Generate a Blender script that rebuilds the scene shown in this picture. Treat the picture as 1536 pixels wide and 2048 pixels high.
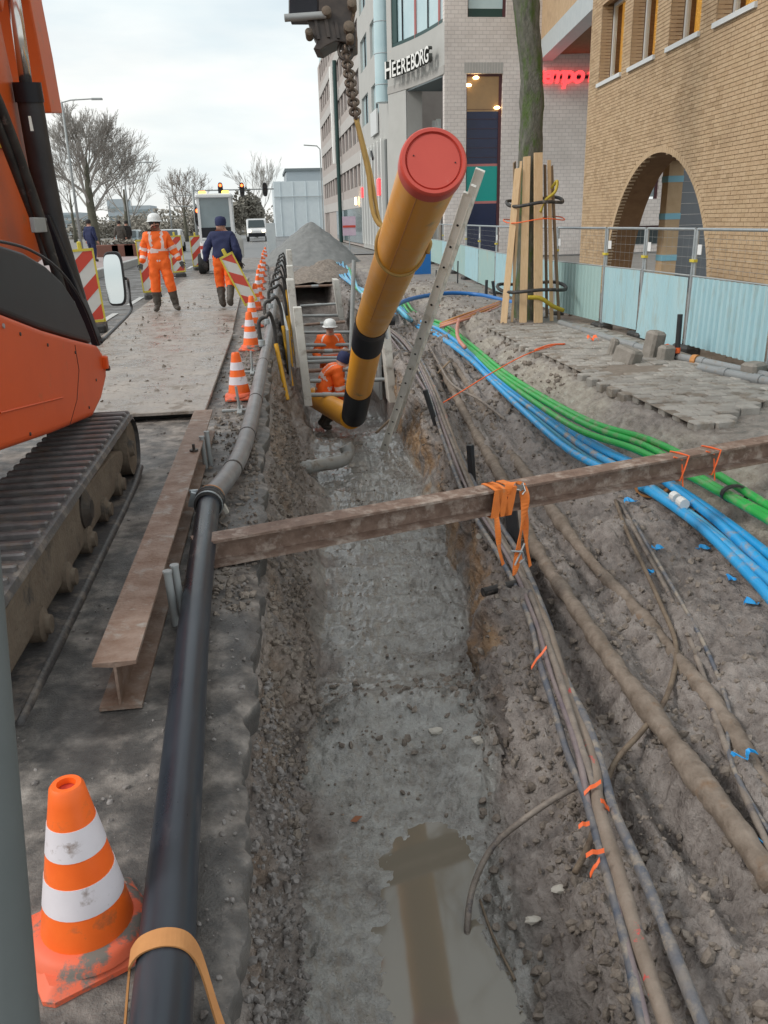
import bpy, bmesh, math, random
import numpy as np
from mathutils import Vector, Matrix

for o in list(bpy.data.objects):
    bpy.data.objects.remove(o)
SC = bpy.context.scene
COL = SC.collection
R = math.radians
rnd = random.Random(11)

# ------------------------------------------------------------------ camera
FPX, PITCH, ROLL, YAW, CH = 1650.0, R(19.5), R(1.5), R(7.4), 1.7
FW = np.array([math.sin(YAW)*math.cos(PITCH), math.cos(YAW)*math.cos(PITCH), -math.sin(PITCH)])
R0 = np.array([math.cos(YAW), -math.sin(YAW), 0.0])
U0 = np.cross(R0, FW)
CU = math.cos(ROLL)*U0 + math.sin(ROLL)*R0
CR = math.cos(ROLL)*R0 - math.sin(ROLL)*U0
CAMP = np.array([0, 0, CH])
cam = bpy.data.cameras.new('camera')
camo = bpy.data.objects.new('camera', cam)
COL.objects.link(camo)
m = Matrix.Identity(4)
for i in range(3):
    m[i][0], m[i][1], m[i][2], m[i][3] = CR[i], CU[i], -FW[i], CAMP[i]
camo.matrix_world = m
cam.sensor_fit = 'VERTICAL'
cam.sensor_height = 36.0
cam.lens = 36.0*FPX/2048.0
cam.clip_start = 0.05
cam.clip_end = 6000
SC.camera = camo

# ------------------------------------------------------------------ sky and sun (overcast)
SUN_EL, SUN_AZ = R(40), R(-104)          # azimuth from +Y towards +X
w = bpy.data.worlds.new('World')
SC.world = w
w.use_nodes = True
nt = w.node_tree
nt.nodes.clear()
out = nt.nodes.new('ShaderNodeOutputWorld')
bg = nt.nodes.new('ShaderNodeBackground')
sky = nt.nodes.new('ShaderNodeTexSky')
sky.sky_type = 'NISHITA'
sky.sun_disc = False
sky.sun_elevation = SUN_EL
sky.sun_rotation = SUN_AZ
sky.dust_density = 3.0
tc = nt.nodes.new('ShaderNodeTexCoord')
mp = nt.nodes.new('ShaderNodeMapping')
mp.inputs['Scale'].default_value = (1.0, 1.0, 4.2)
mp.inputs['Rotation'].default_value = (R(14), R(8), 0.4)
n1 = nt.nodes.new('ShaderNodeTexNoise')
n1.inputs['Scale'].default_value = 1.7
n1.inputs['Detail'].default_value = 7.0
n1.inputs['Roughness'].default_value = 0.55
rp = nt.nodes.new('ShaderNodeValToRGB')
rp.color_ramp.elements[0].position = 0.33
rp.color_ramp.elements[0].color = (0.64, 0.64, 0.64, 1)
rp.color_ramp.elements[1].position = 0.60
rp.color_ramp.elements[1].color = (0.97, 0.97, 0.97, 1)
n2 = nt.nodes.new('ShaderNodeTexNoise')
n2.inputs['Scale'].default_value = 3.1
n2.inputs['Detail'].default_value = 5.0
rp2 = nt.nodes.new('ShaderNodeValToRGB')
rp2.color_ramp.elements[0].position = 0.35
rp2.color_ramp.elements[0].color = (5.3, 5.95, 6.15, 1)
rp2.color_ramp.elements[1].position = 0.62
rp2.color_ramp.elements[1].color = (6.9, 6.9, 6.65, 1)
mx = nt.nodes.new('ShaderNodeMix')
mx.data_type = 'RGBA'
nt.links.new(tc.outputs['Generated'], mp.inputs['Vector'])
nt.links.new(mp.outputs['Vector'], n1.inputs['Vector'])
nt.links.new(mp.outputs['Vector'], n2.inputs['Vector'])
nt.links.new(n1.outputs['Fac'], rp.inputs['Fac'])
nt.links.new(n2.outputs['Fac'], rp2.inputs['Fac'])
nt.links.new(rp.outputs['Color'], mx.inputs['Factor'])
nt.links.new(sky.outputs['Color'], mx.inputs['A'])
nt.links.new(rp2.outputs['Color'], mx.inputs['B'])
nt.links.new(mx.outputs['Result'], bg.inputs['Color'])
bg.inputs['Strength'].default_value = 0.10
nt.links.new(bg.outputs['Background'], out.inputs['Surface'])

sl = bpy.data.lights.new('sun', 'SUN')
sl.energy = 1.0
sl.angle = R(14)
sl.color = (1.0, 0.96, 0.9)
so = bpy.data.objects.new('sun', sl)
COL.objects.link(so)
sd = Vector((math.sin(SUN_AZ)*math.cos(SUN_EL), math.cos(SUN_AZ)*math.cos(SUN_EL), math.sin(SUN_EL)))
so.rotation_euler = sd.to_track_quat('Z', 'Y').to_euler()
so.location = (-6, -4, 14)

SC.view_settings.view_transform = 'Standard'
SC.view_settings.look = 'None'
SC.view_settings.exposure = 0.68
SC.view_settings.gamma = 1.0
SC.render.engine = 'CYCLES'
SC.cycles.max_bounces = 6

# ------------------------------------------------------------------ pixel rays (photo pixels -> places in the scene)
def ray(px, py):
    return FW + CR*((px-768)/FPX) - CU*((py-1024)/FPX)
def Pz(px, py, z=0.0):
    d = ray(px, py); return Vector(CAMP + d*((z-CH)/d[2]))
def Py(px, py, y):
    d = ray(px, py); return Vector(CAMP + d*(y/d[1]))
def Px(px, py, x):
    d = ray(px, py); return Vector(CAMP + d*(x/d[0]))
def Pd(px, py, dep):
    return Vector(CAMP + ray(px, py)*dep)

# ------------------------------------------------------------------ materials
MATS = {}
def M(name, col, col2=None, rough=0.6, scale=6.0, amt=1.0, bump=0.0, bscale=None, metal=0.0,
      dirt=None, dirt_pos=(0.5, 0.65), dirt_scale=4.0, spec=0.5, detail=6.0, rough2=None, stretch=None, emit=None, coat=0.0, rand=0.0):
    if name in MATS:
        return MATS[name]
    mt = bpy.data.materials.new(name)
    mt.use_nodes = True
    t = mt.node_tree
    N, L = t.nodes, t.links
    b = N['Principled BSDF']
    b.inputs['Metallic'].default_value = metal
    b.inputs['Roughness'].default_value = rough
    b.inputs['Specular IOR Level'].default_value = spec
    b.inputs['Coat Weight'].default_value = coat
    col = tuple(col)+(1,)
    geo = N.new('ShaderNodeNewGeometry')
    vec = geo.outputs['Position']
    if stretch:
        mpn = N.new('ShaderNodeMapping')
        mpn.inputs['Scale'].default_value = stretch
        L.new(vec, mpn.inputs['Vector'])
        vec = mpn.outputs['Vector']
    src = None
    if col2 is not None:
        nz = N.new('ShaderNodeTexNoise')
        nz.inputs['Scale'].default_value = scale
        nz.inputs['Detail'].default_value = detail
        nz.inputs['Roughness'].default_value = 0.62
        L.new(vec, nz.inputs['Vector'])
        rr = N.new('ShaderNodeValToRGB')
        rr.color_ramp.elements[0].position = 0.5-0.22*amt
        rr.color_ramp.elements[1].position = 0.5+0.22*amt
        rr.color_ramp.elements[0].color = col
        rr.color_ramp.elements[1].color = tuple(col2)+(1,)
        L.new(nz.outputs['Fac'], rr.inputs['Fac'])
        src = rr.outputs['Color']
        if rough2 is not None:
            mr = N.new('ShaderNodeMapRange')
            mr.inputs['From Min'].default_value = 0.35
            mr.inputs['From Max'].default_value = 0.65
            mr.inputs['To Min'].default_value = rough
            mr.inputs['To Max'].default_value = rough2
            L.new(nz.outputs['Fac'], mr.inputs['Value'])
            L.new(mr.outputs['Result'], b.inputs['Roughness'])
    if dirt is not None:
        nd = N.new('ShaderNodeTexNoise')
        nd.inputs['Scale'].default_value = dirt_scale
        nd.inputs['Detail'].default_value = 9.0
        nd.inputs['Roughness'].default_value = 0.68
        L.new(vec, nd.inputs['Vector'])
        rd = N.new('ShaderNodeMapRange')
        rd.inputs['From Min'].default_value = dirt_pos[0]
        rd.inputs['From Max'].default_value = dirt_pos[1]
        L.new(nd.outputs['Fac'], rd.inputs['Value'])
        mm = N.new('ShaderNodeMix')
        mm.data_type = 'RGBA'
        L.new(rd.outputs['Result'], mm.inputs['Factor'])
        if src is not None:
            L.new(src, mm.inputs['A'])
        else:
            mm.inputs['A'].default_value = col
        mm.inputs['B'].default_value = tuple(dirt)+(1,)
        src = mm.outputs['Result']
    if rand and src is not None:
        oi = N.new('ShaderNodeObjectInfo')
        rm = N.new('ShaderNodeMapRange')
        rm.inputs['To Min'].default_value = 1-rand
        rm.inputs['To Max'].default_value = 1+rand*.6
        L.new(oi.outputs['Random'], rm.inputs['Value'])
        mr2 = N.new('ShaderNodeMix')
        mr2.data_type = 'RGBA'
        mr2.blend_type = 'MULTIPLY'
        mr2.inputs['Factor'].default_value = 1.0
        L.new(src, mr2.inputs['A'])
        L.new(rm.outputs['Result'], mr2.inputs['B'])
        src = mr2.outputs['Result']
    if src is not None:
        L.new(src, b.inputs['Base Color'])
    else:
        b.inputs['Base Color'].default_value = col
    if bump:
        nb = N.new('ShaderNodeTexNoise')
        nb.inputs['Scale'].default_value = bscale or scale*4
        nb.inputs['Detail'].default_value = 8.0
        L.new(vec, nb.inputs['Vector'])
        bp = N.new('ShaderNodeBump')
        bp.inputs['Strength'].default_value = bump
        bp.inputs['Distance'].default_value = 0.02
        L.new(nb.outputs['Fac'], bp.inputs['Height'])
        L.new(bp.outputs['Normal'], b.inputs['Normal'])
    if emit:
        b.inputs['Emission Color'].default_value = tuple(emit[:3])+(1,)
        b.inputs['Emission Strength'].default_value = emit[3]
    MATS[name] = mt
    return mt

MUDC = (0.15, 0.125, 0.105)
M('orange_cone', (0.90, 0.13, 0.012), (0.98, 0.17, 0.02), rough=0.42, scale=9, dirt=(0.45, 0.13, 0.05), dirt_pos=(0.57, 0.70), dirt_scale=9)
M('orange_base', (0.80, 0.13, 0.05), (0.70, 0.15, 0.08), rough=0.6, scale=9, dirt=(0.17, 0.15, 0.13), dirt_pos=(0.50, 0.56), dirt_scale=7)
M('white_band', (0.74, 0.70, 0.74), (0.66, 0.62, 0.66), rough=0.4, scale=8, dirt=(0.30, 0.24, 0.22), dirt_pos=(0.57, 0.68), dirt_scale=14)
M('steel_rust', (0.17, 0.095, 0.06), (0.33, 0.25, 0.205), rough=0.62, scale=9, dirt=(0.33, 0.30, 0.27), dirt_pos=(0.55, 0.66), dirt_scale=7, bump=0.25, bscale=60, metal=0.15)
M('steel_beam', (0.14, 0.088, 0.066), (0.27, 0.19, 0.15), rough=0.6, scale=14, spec=0.3, dirt=(0.42, 0.35, 0.30), dirt_pos=(0.50, 0.66), dirt_scale=9, bump=0.2, bscale=70, metal=0.1)
M('galv', (0.34, 0.38, 0.40), (0.46, 0.50, 0.52), rough=0.42, scale=14, metal=0.55)
M('galv_dull', (0.30, 0.32, 0.32), (0.38, 0.40, 0.40), rough=0.55, scale=5, metal=0.2)
M('alu', (0.66, 0.66, 0.61), (0.74, 0.73, 0.69), rough=0.5, scale=10, metal=0.0, dirt=(0.44, 0.41, 0.34), dirt_pos=(0.55, 0.7))
M('dark_hole', (0.01, 0.01, 0.012), rough=0.8)
M('black_plastic', (0.018, 0.019, 0.022), (0.035, 0.036, 0.04), rough=0.45, scale=8)
M('black_rubber', (0.02, 0.02, 0.021), (0.05, 0.047, 0.044), rough=0.6, scale=7, dirt=(0.20, 0.17, 0.15), dirt_pos=(0.56, 0.68), dirt_scale=8)
M('black_pipe', (0.016, 0.021, 0.030), (0.032, 0.040, 0.052), rough=0.24, rough2=0.42, scale=5, dirt=(0.12, 0.11, 0.11), dirt_pos=(0.60, 0.74), dirt_scale=4, stretch=(1, .35, 1))
M('grey_pipe', (0.15, 0.145, 0.15), (0.24, 0.23, 0.23), rough=0.38, scale=6, dirt=(0.29, 0.27, 0.25), dirt_pos=(0.55, 0.7), dirt_scale=5)
M('pipe_yellow', (0.72, 0.31, 0.022), (0.78, 0.35, 0.03), rough=0.28, rough2=0.45, scale=5, spec=0.5, dirt=(0.36, 0.19, 0.06), dirt_pos=(0.60, 0.76), dirt_scale=3.5)
M('pipe_bend', (0.78, 0.33, 0.02), (0.84, 0.37, 0.03), rough=0.35, scale=3, dirt=(0.40, 0.22, 0.08), dirt_pos=(0.62, 0.76), dirt_scale=4)
M('pipe_black', (0.007, 0.009, 0.016), rough=0.45, spec=0.2)
M('cap_red', (0.52, 0.065, 0.045), (0.58, 0.08, 0.055), rough=0.42, scale=4, dirt=(0.66, 0.30, 0.26), dirt_pos=(0.62, 0.78), dirt_scale=5)
M('sling', (0.36, 0.23, 0.07), (0.46, 0.30, 0.10), rough=0.85, scale=12)
M('chain', (0.06, 0.05, 0.045), (0.20, 0.15, 0.11), rough=0.5, scale=30, metal=0.5)
M('strap_orange', (0.80, 0.22, 0.035), (0.66, 0.17, 0.03), rough=0.72, scale=14, dirt=(0.45, 0.22, 0.10), dirt_pos=(0.56, 0.7), dirt_scale=12)
M('strap_tan', (0.56, 0.26, 0.09), (0.45, 0.20, 0.07), rough=0.8, scale=16)
M('tape_orange', (0.85, 0.14, 0.03), rough=0.5)
M('tape_blue', (0.02, 0.30, 0.66), rough=0.45)
M('cable_blue', (0.014, 0.30, 0.66), (0.03, 0.36, 0.72), rough=0.36, scale=4, dirt=(0.33, 0.28, 0.24), dirt_pos=(0.54, 0.70), dirt_scale=8)
M('cable_blue_mud', (0.03, 0.30, 0.60), (0.07, 0.38, 0.68), rough=0.42, scale=4, dirt=(0.36, 0.32, 0.30), dirt_pos=(0.50, 0.60), dirt_scale=6)
M('cable_sky', (0.10, 0.42, 0.62), (0.16, 0.50, 0.66), rough=0.4, scale=5, dirt=(0.30, 0.28, 0.25), dirt_pos=(0.56, 0.68), dirt_scale=6)
M('cable_green', (0.02, 0.33, 0.055), (0.03, 0.40, 0.08), rough=0.4, scale=4, dirt=(0.26, 0.24, 0.17), dirt_pos=(0.52, 0.70), dirt_scale=7)
M('cable_mud', (0.12, 0.10, 0.09), (0.29, 0.245, 0.205), rough=0.6, scale=9, dirt=(0.05, 0.05, 0.07), dirt_pos=(0.55, 0.66), dirt_scale=6, bump=0.4, bscale=60)
M('cable_mud_blue', (0.045, 0.07, 0.115), (0.20, 0.18, 0.165), rough=0.5, scale=8, dirt=(0.29, 0.25, 0.205), dirt_pos=(0.49, 0.62), dirt_scale=9, bump=0.3, bscale=60)
M('cable_mud_purple', (0.14, 0.11, 0.13), (0.26, 0.215, 0.20), rough=0.55, scale=8, bump=0.3, bscale=60)
M('cable_mud_red', (0.17, 0.13, 0.10), (0.27, 0.22, 0.18), rough=0.6, scale=7, dirt=(0.55, 0.08, 0.07), dirt_pos=(0.62, 0.66), dirt_scale=9, bump=0.3, bscale=60)
M('old_pipe', (0.12, 0.09, 0.066), (0.27, 0.222, 0.182), rough=0.75, scale=9, dirt=(0.18, 0.115, 0.07), dirt_pos=(0.60, 0.72), dirt_scale=5, bump=1.0, bscale=18)
M('root', (0.10, 0.07, 0.05), (0.22, 0.17, 0.12), rough=0.7, scale=12, bump=0.4, bscale=60)
M('conduit_pink', (0.55, 0.22, 0.16), (0.48, 0.24, 0.19), rough=0.5, scale=6)
M('hose_blue', (0.015, 0.14, 0.42), rough=0.35)
M('yellow_tube', (0.70, 0.38, 0.02), (0.62, 0.32, 0.02), rough=0.42, scale=6, dirt=(0.25, 0.19, 0.1), dirt_pos=(0.62, 0.75))
M('yellow_frame', (0.66, 0.54, 0.06), (0.56, 0.46, 0.06), rough=0.5, scale=8)
M('yellow_hose', (0.50, 0.38, 0.03), (0.40, 0.30, 0.03), rough=0.5, scale=12)
M('wood_new', (0.60, 0.40, 0.22), (0.70, 0.51, 0.31), rough=0.7, scale=7, stretch=(6, 6, .7), dirt=(0.33, 0.22, 0.13), dirt_pos=(0.62, 0.75), dirt_scale=5)
M('wood_old', (0.20, 0.14, 0.09), (0.29, 0.21, 0.14), rough=0.8, scale=7, stretch=(6, 6, .7))
M('board_white', (0.50, 0.49, 0.45), (0.62, 0.61, 0.57), rough=0.6, scale=5, dirt=(0.27, 0.24, 0.20), dirt_pos=(0.54, 0.68), dirt_scale=4)
M('sheet_blue', (0.32, 0.52, 0.58), (0.40, 0.58, 0.62), rough=0.5, scale=2.0, dirt=(0.34, 0.42, 0.40), dirt_pos=(0.52, 0.74), dirt_scale=3, stretch=(2.5, 2.5, .6))
M('sheet_green', (0.31, 0.46, 0.45), (0.36, 0.51, 0.49), rough=0.5, scale=2.0, dirt=(0.40, 0.45, 0.38), dirt_pos=(0.56, 0.75), dirt_scale=2)
M('white_tag', (0.75, 0.76, 0.76), rough=0.5)
M('exc_orange', (0.62, 0.078, 0.010), (0.68, 0.092, 0.014), rough=0.42, scale=3, coat=0.0, spec=0.3, dirt=(0.40, 0.12, 0.05), dirt_pos=(0.60, 0.78), dirt_scale=5)
M('exc_boom', (0.66, 0.12, 0.02), (0.60, 0.10, 0.02), rough=0.4, scale=3, dirt=(0.36, 0.15, 0.07), dirt_pos=(0.60, 0.75), dirt_scale=5)
M('exc_dark', (0.010, 0.012, 0.017), (0.016, 0.018, 0.024), rough=0.42, scale=4, spec=0.3)
M('chrome', (0.62, 0.60, 0.57), rough=0.18, metal=0.95)
M('mirror', (0.75, 0.8, 0.82), rough=0.04, metal=1.0)
M('track_rubber', (0.045, 0.043, 0.045), (0.085, 0.078, 0.075), rough=0.5, scale=9, dirt=(0.17, 0.145, 0.125), dirt_pos=(0.50, 0.64), dirt_scale=8, bump=0.2, bscale=50)
M('track_frame', (0.12, 0.09, 0.065), (0.17, 0.135, 0.10), rough=0.8, scale=8, dirt=(0.05, 0.045, 0.04), dirt_pos=(0.56, 0.68), dirt_scale=6, bump=0.4, bscale=40)
M('track_shoe', (0.09, 0.085, 0.085), (0.20, 0.19, 0.19), rough=0.35, scale=12, metal=0.3, dirt=(0.16, 0.13, 0.11), dirt_pos=(0.54, 0.66), dirt_scale=9)
M('iron_dark', (0.035, 0.030, 0.028), (0.075, 0.060, 0.05), rough=0.5, scale=12, metal=0.3)
M('concrete_block', (0.20, 0.18, 0.155), (0.30, 0.275, 0.245), rough=0.85, scale=9, bump=0.5, bscale=60)
M('paver', (0.27, 0.25, 0.225), (0.40, 0.38, 0.35), rough=0.72, scale=4.5, dirt=(0.22, 0.185, 0.15), dirt_pos=(0.50, 0.62), dirt_scale=3.4, bump=0.45, bscale=70, rand=0.22)
M('joint_sand', (0.16, 0.13, 0.105), (0.25, 0.215, 0.18), rough=0.9, scale=8, bump=0.5, bscale=50)
M('post_grey', (0.10, 0.115, 0.115), (0.13, 0.145, 0.145), rough=0.5, scale=4)
M('stone', (0.11, 0.095, 0.085), (0.30, 0.28, 0.27), rough=0.7, scale=22, bump=0.3, bscale=90)
M('clod', (0.11, 0.09, 0.075), (0.30, 0.255, 0.215), rough=0.8, scale=14, bump=0.6, bscale=60)
M('sand_pile', (0.17, 0.175, 0.175), (0.24, 0.245, 0.24), rough=0.9, scale=5, bump=0.5, bscale=30)
M('hivis', (0.98, 0.16, 0.015), (0.90, 0.13, 0.012), rough=0.7, scale=14)
M('reflect', (0.72, 0.58, 0.55), rough=0.5)
M('navy', (0.012, 0.018, 0.065), (0.02, 0.028, 0.09), rough=0.8, scale=12)
M('boots', (0.045, 0.038, 0.032), (0.10, 0.085, 0.07), rough=0.6, scale=12)
M('skin', (0.50, 0.27, 0.20), rough=0.55)
M('helmet', (0.72, 0.74, 0.74), rough=0.3)
M('hair_dark', (0.02, 0.016, 0.015), rough=0.7)
M('glove', (0.04, 0.04, 0.04), rough=0.8)
M('red_sign', (0.56, 0.06, 0.035), rough=0.45)
M('white_sign', (0.66, 0.65, 0.62), (0.58, 0.57, 0.54), rough=0.5, scale=6)
M('bark', (0.075, 0.078, 0.06), (0.18, 0.175, 0.145), rough=0.9, scale=9, stretch=(2.2, 2.2, .8), dirt=(0.075, 0.12, 0.03), dirt_pos=(0.48, 0.62), dirt_scale=3.0, bump=1.0, bscale=30)
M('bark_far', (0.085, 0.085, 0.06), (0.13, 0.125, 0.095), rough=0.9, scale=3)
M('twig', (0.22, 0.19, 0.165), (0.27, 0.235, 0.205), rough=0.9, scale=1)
M('twig_far', (0.38, 0.36, 0.335), (0.31, 0.29, 0.265), rough=0.9, scale=1)  # far twigs paled, distance haze put into the colour
M('evergreen', (0.18, 0.17, 0.14), (0.27, 0.255, 0.22), rough=0.9, scale=1.5)  # conifer tone lightened, haze mixed into it
M('veh_white', (0.70, 0.72, 0.73), rough=0.3, coat=0.4)
M('glass_dark', (0.03, 0.045, 0.05), rough=0.08, spec=0.7)
M('glass_sky', (0.16, 0.21, 0.23), (0.28, 0.34, 0.36), rough=0.08, scale=0.6, spec=0.8)
M('tyre', (0.02, 0.02, 0.02), rough=0.8)
M('red_lamp', (0.9, 0.1, 0.02), rough=0.4, emit=(1.0, 0.13, 0.03, 3.5))
M('amber_lamp', (0.9, 0.4, 0.05), rough=0.4, emit=(1.0, 0.45, 0.08, 2.5))
M('warm_lamp', (0.9, 0.7, 0.4), rough=0.4, emit=(1.0, 0.68, 0.30, 5.0))
M('head_lamp', (0.9, 0.85, 0.7), rough=0.3, emit=(1.0, 0.86, 0.6, 4.0))
M('neon_red', (0.9, 0.08, 0.08), rough=0.4, emit=(1.0, 0.07, 0.08, 0.9))
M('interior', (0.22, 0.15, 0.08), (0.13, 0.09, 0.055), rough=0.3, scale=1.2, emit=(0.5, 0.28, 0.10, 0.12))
M('window_glow', (0.55, 0.28, 0.07), (0.42, 0.20, 0.05), rough=0.6, scale=3, emit=(0.8, 0.36, 0.05, 0.35))  # orange emission stands for the light inside the windows
M('navy_panel', (0.010, 0.016, 0.05), (0.016, 0.024, 0.07), rough=0.25, scale=1)
M('teal_panel', (0.0, 0.30, 0.26), rough=0.3)
M('maroon', (0.07, 0.02, 0.025), rough=0.5)
M('pink_bar', (0.45, 0.16, 0.15), rough=0.5)
M('green_dark', (0.012, 0.05, 0.045), rough=0.4)
M('frame_grey', (0.42, 0.47, 0.49), (0.50, 0.54, 0.55), rough=0.45, scale=4)
M('frame_pale', (0.60, 0.62, 0.62), rough=0.5)
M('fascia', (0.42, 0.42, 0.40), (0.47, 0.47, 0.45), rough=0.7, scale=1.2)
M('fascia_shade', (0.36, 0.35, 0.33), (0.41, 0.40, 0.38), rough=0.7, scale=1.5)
M('glass_teal', (0.10, 0.36, 0.38), (0.16, 0.46, 0.48), rough=0.12, scale=0.5, spec=0.7)
M('glass_pale', (0.40, 0.56, 0.60), (0.52, 0.66, 0.69), rough=0.12, scale=0.8, spec=0.7)
M('brick_tan_c', (0.37, 0.25, 0.14), (0.44, 0.31, 0.19), rough=0.85, scale=5.0, bump=0.35, bscale=60)
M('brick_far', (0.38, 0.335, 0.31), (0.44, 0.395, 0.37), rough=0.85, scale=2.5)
M('band_dark', (0.27, 0.24, 0.235), (0.32, 0.285, 0.28), rough=0.7, scale=2)
M('band_light', (0.44, 0.42, 0.40), (0.50, 0.48, 0.46), rough=0.8, scale=2)
M('letter_white', (0.80, 0.80, 0.77), rough=0.4)
M('letter_side', (0.05, 0.055, 0.05), rough=0.5)
M('brick_tan', (0.43, 0.295, 0.17), (0.53, 0.38, 0.24), rough=0.85, scale=5.0, dirt=(0.37, 0.255, 0.155), dirt_pos=(0.54, 0.70), dirt_scale=0.8, bump=0.35, bscale=60)
M('brick_tan_b', (0.46, 0.325, 0.19), (0.55, 0.40, 0.255), rough=0.85, scale=5.0, dirt=(0.38, 0.265, 0.16), dirt_pos=(0.54, 0.70), dirt_scale=0.8, bump=0.35, bscale=60)
M('mortar', (0.32, 0.225, 0.135), (0.39, 0.285, 0.185), rough=0.9, scale=8)
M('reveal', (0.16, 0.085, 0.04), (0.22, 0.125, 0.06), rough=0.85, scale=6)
M('slate', (0.17, 0.185, 0.205), (0.20, 0.22, 0.24), rough=0.6, scale=1.5)
M('band_sky', (0.22, 0.48, 0.60), rough=0.5)
M('tarp', (0.62, 0.70, 0.74), (0.70, 0.78, 0.81), rough=0.6, scale=1.5, bump=0.2, bscale=2)
M('roof_dark', (0.16, 0.19, 0.20), rough=0.7)
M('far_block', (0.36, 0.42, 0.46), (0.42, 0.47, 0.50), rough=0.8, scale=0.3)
M('far_hedge', (0.24, 0.22, 0.185), (0.31, 0.29, 0.25), rough=0.95, scale=0.8)  # scrub colour lifted, hazy distance painted in
M('planter', (0.16, 0.07, 0.05), rough=0.8)
M('kerb', (0.36, 0.36, 0.35), (0.44, 0.44, 0.43), rough=0.8, scale=3)
M('platform', (0.30, 0.24, 0.235), (0.36, 0.30, 0.29), rough=0.75, scale=3)
M('plate_steel', (0.17, 0.148, 0.13), (0.40, 0.36, 0.325), rough=0.14, rough2=0.7, scale=2.2, dirt=(0.20, 0.165, 0.135), dirt_pos=(0.52, 0.60), dirt_scale=5.2, bump=0.9, bscale=14)
M('gap_black', (0.012, 0.012, 0.012), rough=0.8)  # black for the shaded gap under the road plate
M('pvc_grey', (0.27, 0.285, 0.29), (0.22, 0.23, 0.235), rough=0.35, scale=4, dirt=(0.24, 0.21, 0.18), dirt_pos=(0.54, 0.66), dirt_scale=9)
M('pvc_old', (0.27, 0.27, 0.25), (0.34, 0.345, 0.34), rough=0.35, scale=8, dirt=(0.19, 0.17, 0.145), dirt_pos=(0.50, 0.62), dirt_scale=9)
M('leaf_brown', (0.30, 0.12, 0.06), rough=0.7)
M('scrap_white', (0.48, 0.45, 0.40), rough=0.6)

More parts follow.
